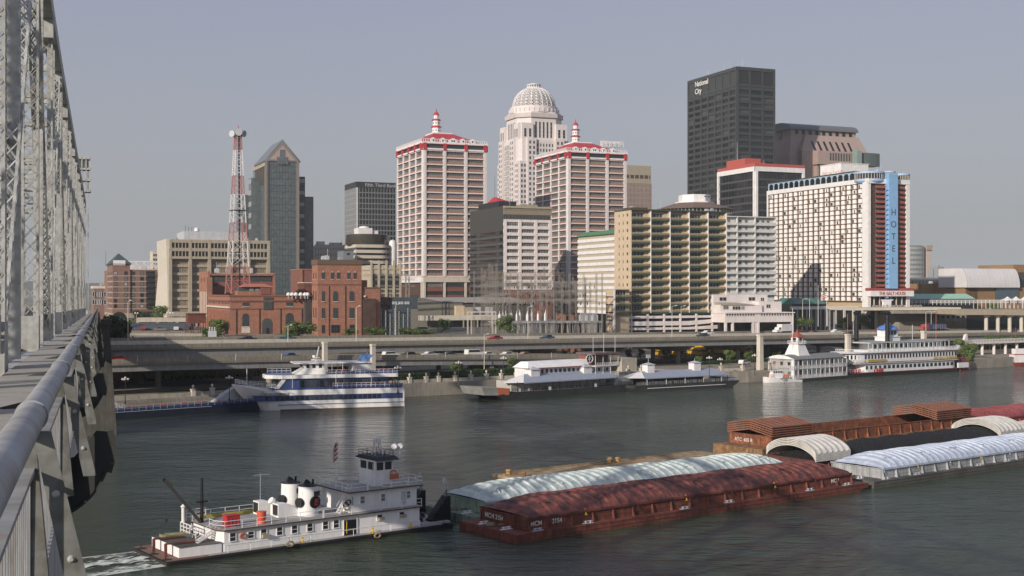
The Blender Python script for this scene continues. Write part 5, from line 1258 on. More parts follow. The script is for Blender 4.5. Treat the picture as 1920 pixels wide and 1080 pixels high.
# ---------------------------------------------------------------- green-fronted balcony block
def greenfront():
 b = Bld('apartment_tower', 'riverside apartment tower with peach end wall and green balcony front', 1183, 452, 1152, 1362); W, D = b.W, b.D; Gm, P = M['green'], M['peach']
 zt = b.z(394); zg = b.z(587); n = 13; fl = (zt-.6-zg)/n
 b.box(0, W, 1.6, D, 0, zt, P); b.box(0, .35, 0, 1.6, 0, zt, P)
 b.box(-.1, W+.3, -.5, D, zt, zt+.5, M['green'])
 nb = 5; cw = W/nb
 for i in range(1, nb+1):
  x = min(cw*i, W-.15); b.box(x-.15, x+.15, -.35, 1.6, zg, zt, M['white']); b.box(x-.55,x-.15, .3, 1.55, zg, zt, P)
 for j in range(n):
  z = zg+fl*j
  for i in range(nb):
   x0, x1 = cw*i+(.35 if i == 0 else .17), cw*(i+1)-.17
   q = MB(); q.box(x0, x1, -.1, 1.58, z-.08, z+.12, 0); q.box(x0, x1, -.2, -.1, z-.3, z+.35, 0)
   q.box(x0+(x1-x0)*.0, x1, -.22, -.16, z+.36, z+.95, 1); q.box(x0, x1, -.24, -.1, z+.97, z+1.05, 2)
   q.build('balcony', [Gm, mat('ochre_balcony_panel', (.24,.19,.10), .6), M['cream']], b.root)
   b.win('F', x0+(x1-x0)*.38, z+fl*.55, (x1-x0)*.68, fl*.72, G, M['white'], 3, 0, out=-1.55, p=[3,4,3])
   b.box(x0+(x1-x0)*.76, x1-.4, 1.0, 1.59, z+.12, z+fl-.1, P)
 for j in range(11):
  z = zt-1.6-fl*j
  for px, w_ in ((.30,.5),(.55,.45),(.80,.95)): b.win('L', D*(1-px), z, w_, 1.1, [G[0],G[1]], M['dbeige'], 0)
 # lower wing at the left
 c = Bld('apartment_wing', 'low peach wing with dark slots at the foot of the green balcony tower', 1151, 445, 1136, 1183.5); Wc, Dc = c.W, c.D; zc = c.z(543)
 c.box(0, Wc, 1.4, Dc, 0, zc, P); c.box(0, .35, 0, 1.4, 0, zc, P); c.box(-.2, Wc, -.3, Dc, zc, zc+.3, M['cream'])
 for j in range(4):
  z = c.z(587)+fl*j*.99
  if j < 3:
   q = MB(); q.box(.4, Wc-.1, -.1, 1.38, z-.1, z+.12, 0); q.box(.4, Wc-.1, -.2, -.1, z-.3, z+.35, 0); q.box(.4, Wc-.1, -.22, -.16, z+.36, z+.95, 1); q.build('balcony', [Gm, MATS['ochre_balcony_panel']], c.root)
   c.win('F', Wc*.45, z+fl*.55, Wc*.65, fl*.72, G, M['white'], 3, out=-1.35); c.fb('L', 0, Dc, 0, .08, z+.0, z+.35, M['dark'])
 c.box(-.1, .4, -.4, 0, 0, zc, M['white'])
 for k in range(3): c.win('L', Dc*.5, c.z(594+k*7), Dc*.7, 1.0, [G[2],G[1]], M['cream'], 3)
 c.done()
 # parking base with ramps
 pk = MB(); z1 = zg-.4; LC = M['pwhite']; x0, x1 = b.ax(1150), W+.1; i_ = 0
 base = MB(); base.box(x0, x1, .2, D, 0, z1-.01, 0); base.build('parking_base', [M['black']], b.root)
 def strip(za0, za1, zb0, zb1, o=.6): pk.hexa([(x0,-o,za0),(x1,-o,zb0),(x1,.1,zb0),(x0,.1,za0)], [(x0,-o,za1),(x1,-o,zb1),(x1,.1,zb1),(x0,.1,za1)], 0)
 strip(b.z(598), b.z(592.5), b.z(596.5), b.z(592.5))
 # split strips: level on the left, rising ramps on the right
 xm = b.ax(1290)
 def strip2(yl0, yl1, yr0, yr1):
  pk.hexa([(x0,-.6,b.z(yl0)),(xm,-.6,b.z(yl0)),(xm,.1,b.z(yl0)),(x0,.1,b.z(yl0))], [(x0,-.6,b.z(yl1)),(xm,-.6,b.z(yl1)),(xm,.1,b.z(yl1)),(x0,.1,b.z(yl1))], 0)
  pk.hexa([(xm,-.6,b.z(yl0)),(x1,-.6,b.z(yr0)),(x1,.1,b.z(yr0)),(xm,.1,b.z(yl0))], [(xm,-.6,b.z(yl1)),(x1,-.6,b.z(yr1)),(x1,.1,b.z(yr1)),(xm,.1,b.z(yl1))], 0)
 strip2(611, 603, 605, 598); strip2(619, 614.5, 618, 610)
 for i in range(8):
  x = min(x0+(x1-x0)*i/7, x1-.5); pk.box(x, x+.6, -.65, .1, 0, z1-.02, 0)
 pk.build('parking_ramp', [LC], b.root)
 r = MB(); r.box(2, 9, D*.3, D*.8, zt+.5, b.z(387)); r.build('roof_unit', [M['dbrown']], b.root)
 b.done()
greenfront()

# ---------------------------------------------------------------- white balcony tower with octagonal restaurant roof
def whitebalc():
 b = Bld('apartment_tower', 'white balconied apartment tower between green-fronted tower and tall hotel, shaded lower down', 1350, 540, 1335, 1455); W, D = b.W, b.D; Wm = mat('cool_white_stucco', (.58,.58,.56), .7, streak=.1)
 zt = b.z(406); zg = b.z(551); n = 11; fl = (zt-zg)/n
 b.box(0, W, 1.3, D, 0, zt, Wm); b.box(-.2, W+.2, -.3, D, zt, zt+.4, Wm)
 for j in range(n+1):
  z = zg+fl*j-.2
  if j < n:
   q = MB(); q.box(0, W, -.2, 1.28, z-.15, z+.1, 0); q.box(0, W, -.3, -.2, z-.3, z+.25, 0); q.rail([(0,-.25,z+.2),(W,-.25,z+.2)], .8, .04, .6, 0); q.box(W*.66,W-.2,-.26,-.2,z+.3,z+.95,0); q.build('balcony', [Wm], b.root)
   for px in (1369, 1383, 1391, 1402, 1417, 1424, 1433, 1443):
    b.win('F', b.ax(px), z+1.5, 1.5 if px not in (1417,1424) else 1.3, 1.5, [G[0],G[1],G[2]], Wm, 1, out=-1.25)
 for x in (0, W*.3, W*.62, W-.3): b.box(x, x+.3, -.3, 1.3, zg, zt, Wm)
 b.done()
 # octagon restaurant
 Y = 592; cx = PX(1302,Y); z0 = 12; t = thing('restaurant_rotunda', 'octagonal rooftop restaurant with brown shingle roof and white plant room', 'restaurant', (cx, Y, z0), radians(12))
 z = lambda py: PZ(py,Y)-z0
 q = MB(); R = 17.6; q.lathe([(R-1.2,0),(R-1.2,z(400))], 8, a0=pi/8); q.build('tower_core', [M['cream']], t)
 q = MB(); q.lathe([(R,z(402)),(R,z(400))], 8, a0=pi/8, m=0); q.lathe([(R-.6,z(400)),(R-.6,z(394))], 8, a0=pi/8, m=1)
 for k in range(8):
  a0, a1 = pi/8+k*pi/4, pi/8+(k+1)*pi/4
  for i in range(7):
   p = Vector((cos(a0),sin(a0),0)).lerp(Vector((cos(a1),sin(a1),0)), i/7)*(R-.4); q.beam(p+Vector((0,0,z(400))), p+Vector((0,0,z(393.5))), .3, .3, 0)
 q.build('window_ring', [M['white'], G[0]], t)
 q = MB(); q.lathe([(R+1.6,z(394)),(R+1.6,z(393.2)),(8.0,z(380)),(7.5,z(380))], 8, a0=pi/8); q.build('roof', [M['shingle']], t)
 q = MB(); q.lathe([(9.1,z(383)),(9.1,z(380)+.2),(7.5,z(379.2)),(7.5,z(367)),(7.0,z(366))], 8, a0=pi/8, m=0)
 for a in (-1.2,-.75): q.tube((6.9*cos(a),6.9*sin(a),z(370)),(7.6*cos(a),7.6*sin(a),z(370)),.35,n=10,m=1)
 q.build('plant_room', [M['white'], M['dark']], t)
 # terraces at the foot
 c = Bld('terraced_block', 'white stepped low-rise with open parking below, left of the tall hotel', 1362, 455, 1350, 1491); W, D = c.W, c.D; z = c.z; Wp = M['pwhite']
 c.box(0, W, 1, D+8, z(605), z(587), Wp); c.box(-.2, W+.3, .4, D+8, z(588), z(586), Wp)
 c.box(0, c.ax(1440), 4, D+10, z(586), z(572), Wp); c.box(c.ax(1437), c.ax(1480), 5, D+10, z(586), z(566), Wp)
 c.box(0, c.ax(1465), 9, D+10, z(572), z(553), Wp); c.box(c.ax(1416), c.ax(1480), 7, D+10, z(573), z(569), Wp)
 c.wall.hexa([(0,3.5,z(572)),(c.ax(1425),3.5,z(572)),(c.ax(1410),8,z(572)),(0,8,z(572))], [(0,5,z(568)),(c.ax(1408),5,z(570)),(c.ax(1405),8,z(568)),(0,8,z(567))], c.mi(M['beige']))
 for a, w_ in ((1380,60),(1395,0),): pass
 for i in range(11): c.win('F', c.ax(1366+i*5.0), z(590.5), .85, 1.0, [G[0]], Wp, 0, out=-.98)
 for i in range(12): c.win('F', c.ax(1431+i*5.0), z(590.5), .85, 1.0, [G[0]], Wp, 0, out=-.98)
 for px, py, w_ in ((1372,577,2.4),(1392,578,3.6),(1404,578,1.5)): c.win('F', c.ax(px), z(py), w_, 1.5, [G[0],G[1]], Wp, 2, out=-3.98)
 for px, py, w_ in ((1455,575,2),(1380,561,3.2),(1435,561,3),(1455,562,1.6)): c.win('F', c.ax(px), z(py), w_, 1.5, [G[0]], Wp, 1, out=-(4.98 if py == 575 else 8.98))
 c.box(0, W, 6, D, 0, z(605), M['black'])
 for px in (1363, 1376, 1414, 1424, 1488): c.box(c.ax(px)-.0, c.ax(px)+.7, 1, 2, 0, z(605)+.01, Wp)
 c.box(c.ax(1414), c.ax(1424), 1.2, 2, 3.6, z(604), Wp); c.done()
whitebalc()

# ---------------------------------------------------------------- tall riverfront hotel
def hotel():
 b = Bld('tall_hotel', 'huge white gridded riverfront hotel with blue vertical HOTEL sign and round glass roof lounge', 1627, 560, 1439, 1705, base=6.0); W, D = b.W, b.D; Wm = M['white']
 zt = b.z(339.5); zb = b.z(565); n = 24; fl = (zt-.8-zb)/n
 b.box(.7, W-.4, 1.0, D, 0, zt, mat('tan_recess_wall', (.45,.33,.19), .8)); b.box(.75, W*.5, 9, D-.1, zt, b.z(321), M['dark'])
 # left face: white curtained panels between thin brown slabs
 nc = 18; x1 = D-1.2; x0 = b.ay(1618)
 cw = (x1-x0)/nc
 b.fb('L', 0, x0, -.7, .45, 0, zt, Wm); b.fb('L', x1, D, -.7, .45, 0, zt, Wm); b.fb('L', 0, D, -.7, .47, zt-.7, zt+1.3, Wm)
 sl = mat('brown_slab_edge', (.17,.105,.06), .8); random.seed(21)
 for j in range(n+1): b.fb('L', x0, x1, -.7, .4, zb+fl*j-.15, zb+fl*j+.15, sl)
 for i in range(nc+1): b.fb('L', x0+cw*i-.06, x0+cw*i+.06, -.7, .1, zb, zt-.7, sl)
 curt = mat('white_curtain_panel', (.80,.78,.76), .7, var=.05)
 for j in range(n):
  for i in range(nc):
   zc = zb+fl*(j+.5); ac = x0+cw*(i+.5); pw = cw-1.75
   b.fb('L', ac-pw/2-.1, ac+pw/2-.1, -.7, .12, zb+fl*j+.2, zb+fl*(j+1)-.2, curt)
   if random.random() < .24:
    w_ = random.choice((.7,1.1,1.7)); b.win('L', ac-pw/2+.2+random.random()*(pw-w_-.2)+w_/2, zc-.15, w_, 1.5, [GB[0],G[0]], M['grey'], 1 if w_ > 1 else 0, out=.13)
 # front: brown recess with red balconies, blue sign fin
 xa, xb_ = b.ax(1666), b.ax(1697);
 b.fb('F', 0, b.ax(1632), -1.0, .3, 0, zt, Wm); b.fb('F', b.ax(1699), W, -1.0, .3, 0, zt, Wm)
 DBm = M['dbrown']; b.fb('F', b.ax(1632), b.ax(1699), -1.0, -.7, 0, zt, DBm)
 b.fb('F', 0, W, -1, .5, zt-.9, zt+1.2, Wm)
 bx = [(b.ax(1641), b.ax(1661)),(b.ax(1677), b.ax(1693))]
 for j in range(n-1):
  z = zb+fl*(j+.9)+.3
  for k, (p0, p1) in enumerate(bx):
   q = MB(); q.box(p0, p1, -1.0, .9, z-.1, z+.08, 0); q.box(p0, p1, -1.05, -.95, z+.1, z+.95, 0); q.build('balcony', [mat('brick_red_balcony', (.30,.085,.06), .7)], b.root)
   b.win('F', (p0+p1)/2, z+1.3, (p1-p0)*.75, 1.7, [G[2],G[1],G[0]], M['grey'], 2, out=-.72, p=[3,2,2])
 s = MB(); sx0, sx1 = b.ax(1660), b.ax(1676.5); s.box(sx0, sx1, -2.6, .9, b.z(541), b.z(330)+1.5); sg = s.build('sign_fin', [M['blue']], b.root)
 for j in range(n-1): s2 = MB(); s2.yprism([(-2.5,zb+fl*j+1.4),(-1.2,zb+fl*j+1.4),(-1.2,zb+fl*j+3.0)], sx0-.9, sx0-.01); s2.build('fin_tooth', [M['blue']], sg)
 for k, ch in enumerate('HOTEL'):
  text('lettering', ch, 4.1, mat('faded_navy_letters', (.04,.07,.12), .6), sg, ((sx0+sx1)/2, -2.64, b.z(403+k*22.8)), ext=.04, align='CENTER', sx=.95)
  if ch != 'I': pass
 # red cornice and name band
 r = MB(); r.box(-.6, W+.8, -1.8, 1, b.z(545), b.z(540)); r.build('red_cornice', [M['dred']], b.root)
 nb = MB(); nb.box(-.3, W+.6, -2.4, .9, b.z(555.5), b.z(545.2)); nbo = nb.build('name_band', [Wm], b.root)
 text('lettering', 'THE GALT HOUSE', 2.2, M['dred'], nbo, (b.ax(1642), -2.44, b.z(553.4)), ext=.05, bold=.03, sx=.83)
 b.fb('F', 0, W, -1, -.2, b.z(572), b.z(555.6), M['black'])
 for i in range(8): b.fb('F', W*i/7.5, W*i/7.5+.35, 0, .5, b.z(572), b.z(555.6), M['cream'])
 # roof lounge band and cylinders
 lo = MB(); y0, y1 = b.ay(1604), b.ay(1442); zl, zu = b.z(338.5)+.9, b.z(322.5)+.3
 lo.box(-.3, W*.5, y0, y1, zl-.7, zl, 0); lo.box(-.4, W*.5, y0, y1, zu, zu+.6, 0); lo.box(0, W*.5-.2, y0, y1, zl, zu, 1)
 m = 16
 for i in range(m+1):
  y = y0+(y1-y0)*i/m; lo.box(-.3, 0, y-.28, y+.28, zl, zu, 0)
  if i < m: lo.yprism([(y+.28,zu),(y+1.4,zu),(y+.28,zu-.9)], -.2, -.05, 0); lo.yprism([(y+(y1-y0)/m-1.4,zu),(y+(y1-y0)/m-.28,zu),(y+(y1-y0)/m-.28,zu-.9)], -.2, -.05, 0)
 lo.box(-1, W*.5, y0, y1, zu+.6, zu+.9, 2); lo.build('lounge_gallery', [mat('pale_blue_trim', (.36,.48,.58), .6), GB[0], M['dgrey']], b.root)
 def cyl(cx, cy, R, yt, yb, name='round_lounge'):
  q = MB(); zlo, zhi = b.z(yb), b.z(yt); h = zhi-zlo
  q.lathe([(R-.9,zlo-.9),(R,zlo),(R,zlo+h*.22)], 32, (cx,cy), 0); q.lathe([(R-.3,zlo+h*.22),(R-.3,zlo+h*.78)], 32, (cx,cy), 1); q.lathe([(R,zlo+h*.78),(R,zhi-.2),(R-.4,zhi)], 32, (cx,cy), 0)
  for k in range(30):
   a = 2*pi*k/30; q.beam((cx+cos(a)*(R-.25), cy+sin(a)*(R-.25), zlo+h*.22),(cx+cos(a)*(R-.25), cy+sin(a)*(R-.25), zlo+h*.78), .2, .2, 2)
  q.build(name, [mat('light_steel_blue', (.36,.47,.66), .5), G[0], M['cream']], b.root, smooth=True)
 def at(px, yl): # local x at a given local depth for a photo column
  k = (px-960)/F; o = b.C+b.u*yl; return (k*o.y-o.x)/(b.v.x-k*b.v.y)
 cyl(at(1630,5), 5, 6.6, 320, 338.5); cyl(at(1689,5), 5, 4.1, 321, 339); cyl(at(1668,1), 1, 2.6, 318.5, 331)
 def ayx(px, x): k = (px-960)/F; o = b.C+b.v*x; return (k*o.y-o.x)/(b.u.x-k*b.u.y)
 y0p, y1p = ayx(1577,W*.3), ayx(1538,W*.3); zp = PZ(306,b.Y+y0p)-b.base
 ph = MB(); ph.box(W*.3, W*.98, y0p, y1p, zt, zp); ph.box(W*.3-.2, W, y0p-.2, y1p+.2, zp, zp+.3); pho = ph.build('penthouse', [Wm], b.root)
 text('lettering', 'THE GALT HOUSE', 2.0, mat('faded_red_letters', (.55,.28,.25), .7), pho, (W*.3-.06, ayx(1542,W*.3), zp-4.6), (pi/2,0,-pi/2), .03)
 # podium, colonnade and street level
 c = MB(); z = b.z; c.box(-2, W+2, -6, D, z(581.5), z(577), 0); c.box(-3, W*.5, -8, -5, z(583), z(577)-.3, 0); c.build('podium_deck', [M['cream']], b.root)
 for i in range(12):
  y = D*(i+.2)/12; q = MB(); q.box(-1.8, -.9, y, y+.9, 0, z(581.5)); q.build('colonnade_pier', [M['cream']], b.root)
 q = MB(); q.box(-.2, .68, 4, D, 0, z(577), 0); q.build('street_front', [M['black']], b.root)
 for k in range(3):
  x = b.ax(1631+k*13.5); q = MB(); q.box(x, b.ax(1631+k*13.5+10.5), -5.2, -5, 1, z(585)); q.build('red_awning', [mat('red_awning_cloth', (.55,.06,.05), .7)], b.root)
  q = MB(); q.box(x-.9, x, -5.6, -4.6, 0, z(581.5)); q.build('pier', [M['cream']], b.root)
 q = MB(); q.box(b.ax(1663), b.ax(1676), -5.8, -1, 0, z(578)); q.build('white_stair_wall', [Wm], b.root)
 q = MB(); x = b.ax(1648); q.xprism([(x-2,z(577)),(x-.6,z(577)),(x-.6,z(571)),(x+.4,z(571)),(x+.4,z(577)),(x+2,z(577)),(x+2,z(565)),(x+3.5,z(561.5)),(x-2.6,z(561.5)),(x-2,z(567))], -5.9, -4.6); q.build('sculpted_arch', [Wm], b.root)
 q = MB(); q.rail([(-2,-5.9,z(577)),(W+2,-5.9,z(577))], 1.1, .07, 2, 0, 3); q.build('railing', [M['cream']], b.root)
 b.done()
 # green conference roof between terraces and hotel
 c = Bld('conference_wing', 'low wing with dark green metal roof at the shaded foot of the tall hotel', 1480, 545, 1470, 1545); q = MB(); zz = c.z(570)
 q.hexa([(0,-4,zz),(c.W,-4,zz),(c.W,10,zz),(0,10,zz)], [(1,0,zz+2.6),(c.W-5,0,zz+2.6),(c.W-6,8,zz+2.6),(1,8,zz+2.6)]); q.build('roof', [mat('dark_green_metal_roof', (.06,.15,.13), .5)], c.root)
 c.box(0, c.W, -2, 10, 0, zz, M['dgrey']); c.box(-1, c.W+14, -6, -2, c.z(580), c.z(574.5), mat('cool_white_stucco', (.58,.58,.56), .7))
 for i in range(9): c.box(i*2.4, i*2.4+.5, -5.9, -5.4, 0, c.z(580), M['grey'])
 c.done()
hotel()

# ---------------------------------------------------------------- right-hand riverfront
def right_side():
 Y = 950; t = thing('round_glass_tower', 'round grey glass tower just right of the tall hotel', 'building', (PX(1710,Y), Y, 11.9)); z = lambda py: PZ(py,Y)-12
 q = MB(); R = 9; q.lathe([(R,0),(R,z(463)),(R-1.5,z(460.5))], 32, m=0)
 for j in range(11): q.lathe([(R+.15,z(463)-3.6*j-2),(R+.15,z(463)-3.6*j)], 32, m=1)
 for k in range(32): a = 2*pi*k/32; q.beam((cos(a)*(R+.1),sin(a)*(R+.1),0),(cos(a)*(R+.1),sin(a)*(R+.1),z(463)),.3,.3,1)
 q.build('glazed_drum', [mat('grey_curtain_glass', (.13,.15,.16), .3), mat('grey_floor_band', (.26,.27,.27), .6)], t)
 t = thing('concrete_shaft', 'slim pinkish concrete shaft with a wider head beside the round glass tower', 'tower', (PX(1738,Y), Y, 11.9), TH); q = MB(); h = z(460); q.prism([(-2.4,-2.4),(2.4,-2.4),(2.4,2.4),(-2.4,2.4)], 0, h-4.5); q.build('shaft', [mat('pinkish_concrete', (.50,.43,.38), .8)], t)
 q = MB(); q.prism([(-2.5,-2.5),(2.5,-2.5),(2.5,2.5),(-2.5,2.5)], h-4.5, h, top=[(-3.1,-3.1),(3.1,-3.1),(3.1,3.1),(-3.1,3.1)]); [q.box(-2.7+k*1.4,-1.7+k*1.4,-3.2,-2.9,h-3.6,h-1) for k in range(4)]; q.build('head', [mat('darker_pink_concrete', (.38,.31,.27), .8)], t)
 b = Bld('grey_block', 'small stepped grey concrete block on the skyline right of the shaft', 1758, 900, 1754, 1778, D=10); GC = M['grey']; b.box(0,b.W,0,10,0,b.z(508),GC); b.box(1,b.W-3,1,9,b.z(508),b.z(500),GC); b.box(3,5,3,6,b.z(500),b.z(497.5),GC); b.fb('F',1,b.W-1,0,.1,b.z(513),b.z(510),M['dark']); b.done()
 b = Bld('long_low_building', 'long low grey warehouse roof on the skyline behind the arts centre', 1705, 860, 1700, 1800, D=20); b.box(0,b.W,0,20,0,b.z(524),M['dgrey']); b.box(-.3,b.W*.9,-.3,20,b.z(524),b.z(520.5),mat('blue_grey_panel', (.17,.19,.22), .6)); [b.fb('F',2+i*3,3.4+i*3,0,.1,b.z(531),b.z(527),G[0]) for i in range(11)]; b.done()
 for k, px in enumerate((1750,1782,1785,1796,1806)):
  q = MB(); Yp = 880; v = (PX(px,Yp),Yp,PZ(530,Yp)); q.tube((0,0,0),(0,0,PZ(505+k%2*3,Yp)-v[2]),.14,n=5); q.box(-.6,.6,-.2,.2,PZ(505+k%2*3,Yp)-v[2]-.2,PZ(505+k%2*3,Yp)-v[2]); o = q.build('floodlight_pole', [M['dark']]); o.location = v
  tag(o, 'thin dark light pole on the skyline, %s'%['beside the concrete shaft','left one of the close pair','right one of the close pair','right of the close pair','nearest the curved silver roof'][k], 'light pole', 'light poles on the right skyline')
 # arts centre: brown brick volumes and curved metal roof
 b = Bld('arts_centre', 'brown brick arts centre with a big curved silver roof and mirrored glass at the right', 1812, 700, 1728, 1870); B = M['brown']; W, D = b.W, b.D; z = b.z
 b.box(0, W+20, 0, D, 0, z(539), B)
 b.box(-1.0, 8, 0, 26, 0, z(529), B)
 def at(px, yl): k = (px-960)/F; o = b.C+b.u*yl; return (k*o.y-o.x)/(b.v.x-k*b.v.y)
 xl, xr = at(1728, 30), at(1785, 30)
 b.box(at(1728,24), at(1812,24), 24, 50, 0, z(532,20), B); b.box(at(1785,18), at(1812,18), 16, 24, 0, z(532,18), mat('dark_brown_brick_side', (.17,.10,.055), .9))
 x0, x1 = at(1811,-2), at(1910,-2); n = 14; r = MB()
 pts = [(-3, z(539))]+[(-3+5*(1-cos(pi/2*t/n)), z(539)+(z(503)-z(539))*sin(pi/2*t/n)) for t in range(1,n+1)]+[(20,z(503)),(20,z(539))]
 r.yprism(pts, x0, x1); ro = r.build('curved_roof', [mat('silver_roof_panels', (.62,.60,.60), .45, var=.10, scale=.12, streak=.1)], b.root)
 for k in range(14):
  s = MB(); a, c = x0+(x1-x0)*k/14, x0+(x1-x0)*k/14+.12
  s.yprism([(y-.06, zz) for y, zz in pts[:n+1]]+[(y+.1, zz-.02) for y, zz in pts[:n+1]][::-1], a, c); s.build('roof_seam', [M['lgrey']], ro)
 g = MB(); g.box(at(1868,-1), at(1910,-1), -1, 1, z(562), z(539)); g.build('mirror_glass', [mat('mirror_blue_glass', (.12,.16,.18), .06, metal=.5, bump=.5, bscale=.6)], b.root)
 e = MB(); e.box(x1+.1, x1+16, 2, 30, 0, z(524), 1); e.box(x1+.1, x1+16, 2, 30, z(510), z(495), 0); e.box(x1+.1, x1+16, 2.5, 30, z(524), z(510), 2); e.build('end_wing', [B, GB[1], M['dgrey']], b.root)
 b.done()
 b = Bld('low_pavilion', 'long low dark building with a pale green metal roof beside the tall hotel', 1705, 600, 1695, 1825); z = b.z; W = b.W
 b.box(0, W, 0, 12, 0, z(562), M['dark']); q = MB(); q.hexa([(-1,-1.5,z(560.5)),(W,-1.5,z(560.5)),(W+1,10,z(560.5)),(-1,10,z(560.5))], [(1,2,z(551)),(W-2.5,2,z(551)),(W-4,6,z(551)),(1,6,z(551))]); q.build('roof', [M['lgreen']], b.root); b.done()
 # lattice fence and terrace
 Y = 590; t = thing('lattice_fence', 'white lattice fence and trellis along the raised plaza', 'fence', (PX(1702,Y), Y, PZ(579,Y)), radians(8)); q = MB(); L = 62; h = 3.0
 for i in range(30): q.box(L*i/30, L*i/30+.18, -.1, .1, 0 if i > 15 else 1.8, 4.2)
 q.box(0, L, -.08, .08, 4.0, 4.2); q.box(0, L, -.08, .08, 2.7, 2.85); q.box(0,L,-.05,.05,3.3,3.4)
 for i in range(90): q.beam((L*i/90,0,2.8),(L*(i+1)/90,0,4.1),.07); q.beam((L*(i+1)/90,0,2.8),(L*i/90,0,4.1),.07)
 q.build('lattice', [M['white']], t)
 for k, px in enumerate((1889,1905,1921)):
  v = Vector((PX(px,575), 575, PZ(578,575))); t = thing('white_tent', 'white peaked plaza tent, %s'%['left one','middle one','cut by the picture edge'][k], 'tent', v, .1, 'white tents on the raised plaza')
  q = MB(); q.lathe([(3.0,3.6),(3.0,3.9),(1.3,4.5),(.1,5.4)], 8, a0=pi/8); q.build('canopy', [M['white']], t)
  for s in (-1,1):
   for s2 in (-1,1): q = MB(); q.box(s*2.2-.1,s*2.2+.1,s2*2.2-.1,s2*2.2+.1,0,3.6); q.build('leg', [M['white']], t)
 # plaza bridge deck
 def dk(px0, px1, yt0, yt1, yb0, yb1, Y, w_, name, label, m):
  a = Vector((PX(px0,Y),Y)); c = Vector((PX(px1,Y*1.02),Y*1.02)); q = MB(); n = Vector((-(c-a).y,(c-a).x)).normalized()*w_
  def P(v, py): return (v.x, v.y, PZ(py, Y))
  def P2(v, o, py): return (v.x+o.x, v.y+o.y, PZ(py, Y))
  q.hexa([P(a,yb0),P(c,yb1),P2(c,n,yb1),P2(a,n,yb0)], [P(a,yt0),P(c,yt1),P2(c,n,yt1),P2(a,n,yt0)]); o = q.build(name, [m]); return tag(o, label, 'deck')
 dk(1590, 1802, 577.5, 577, 582, 582, 530, 22, 'plaza_deck', 'pale raised plaza deck edge in front of the tall hotel', M['cream'])
 dk(1798, 1990, 580, 582, 590, 593, 522, 26, 'plaza_bridge', 'thick concrete plaza bridge over the road at the right', mat('tan_concrete', (.34,.29,.215), .9, streak=.2))
 dk(1676, 1812, 582.5, 583, 588, 588.5, 532, 10, 'plaza_beam', 'shaded concrete beam under the plaza deck', M['conc'])
 b = Bld('parking_wall', 'long grey concrete wall with square vent openings under the plaza', 1678, 545, 1670, 1812); z = b.z; b.box(0, b.W, 0, 14, 0, z(589), M['conc'])
 for i in range(6): b.fb('F', b.ax(1756+i*9.5), b.ax(1761+i*9.5), 0, .08, z(598), z(593), M['black'])
 b.box(0, b.W*.9, -3, 0, 0, z(603), M['conc']); b.done()
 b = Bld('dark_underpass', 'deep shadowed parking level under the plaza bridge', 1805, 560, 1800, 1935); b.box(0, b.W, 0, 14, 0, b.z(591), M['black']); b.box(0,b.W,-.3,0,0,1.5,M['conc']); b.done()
 for k, px in enumerate((1849,1871,1893,1915)):
  v = Vector((PX(px,528+k), 528+k, 7)); q = MB(); q.lathe([(.8,0),(.8,PZ(591,528)-7)], 12); q.box(-1.3,1.3,-1,1,PZ(594,528)-7,PZ(591,528)-7); o = q.build('plaza_column', [M['cream']]); o.location = v
  tag(o, 'round column under the plaza bridge, %s'%['leftmost and brightest','second from left','second from right','rightmost'][k], 'column', 'columns under the plaza bridge')
 # white footbridge behind the paddle steamer
 Y = 462; t = thing('footbridge', 'white concrete footbridge on columns at the right bank', 'footbridge', (PX(1812,Y), Y, 3.3), radians(33)); z = lambda py: PZ(py,Y)-3.3
 q = MB(); q.box(0, 42, 0, 2.6, z(646), z(643)); q.build('deck', [M['pwhite']], t); q = MB()
 for s in (0, 2.5): q.box(0, 42, s, s+.1, z(639), z(638)); [q.box(i*.9, i*.9+.2, s, s+.1, z(643), z(639)) for i in range(47)]
 q.build('railing', [M['pwhite']], t); q = MB(); q.xprism([(-2,z(646)),(1,z(646)),(1,z(640)),(.6,z(626)),(-.3,z(628)),(-1.2,z(640))], 0, 1.0); q.build('sail_fin', [M['pwhite']], t)
 for k in range(5): q = MB(); q.lathe([(.55,0),(.55,z(646))], 12, (4+k*7,1.3)); q.build('column', [M['pwhite']], t, smooth=True)
right_side()
# ---- small distant blocks so the ground behind the skyline is city, not plain
random.seed(31); cols = [M['beige'], M['dbrick'], M['grey'], M['cream'], M['dgrey'], M['brown']]
desc = ['tan','dark red','grey','cream','dark grey','brown']; spots = [(190,1200),(205,900),(600,1300),(630,1000),(720,1100),(925,1150),(1245,1250),(1262,1000),(1280,1150),(1718,1300),(1765,1150),(1790,1050),(1800,1250),(1835,1200),(1700,1000),(1900,1100)]
near = ['nearest the bridge','second from the bridge','left of the concrete block','behind the brick tower','under the dark bank tower','behind the twin tower gap','left of the rotunda','behind the rotunda','right of the rotunda roof','behind the round glass tower','behind the grey block','by the skyline light poles','behind the silver roof left end','behind the silver roof','behind the tall hotel','at the right edge']
for k, (px, Y) in enumerate(spots):
 b = Bld('distant_block', 'low %s distant building on the skyline, %s'%(desc[k%6], near[k]), px, Y, px-12, px+22+k%3*8, D=18); h = PZ(533+k%4*2, Y)-b.base
 b.box(0, b.W, 0, 18, 0, h, cols[k%6]); b.box(-.3, b.W+.3, -.3, 18, h, h+.6, M['cream']); b.box(2, 5, 4, 8, h+.6, h+2.5, M['grey'])
 for i in range(5): b.fb('F', b.W*(i+.3)/5, b.W*(i+.7)/5, 0, .06, h-3, h-1.3, M['dark']); b.fb('F', b.W*(i+.3)/5, b.W*(i+.7)/5, 0, .06, h-6.5, h-4.8, M['dark'])
 b.done()
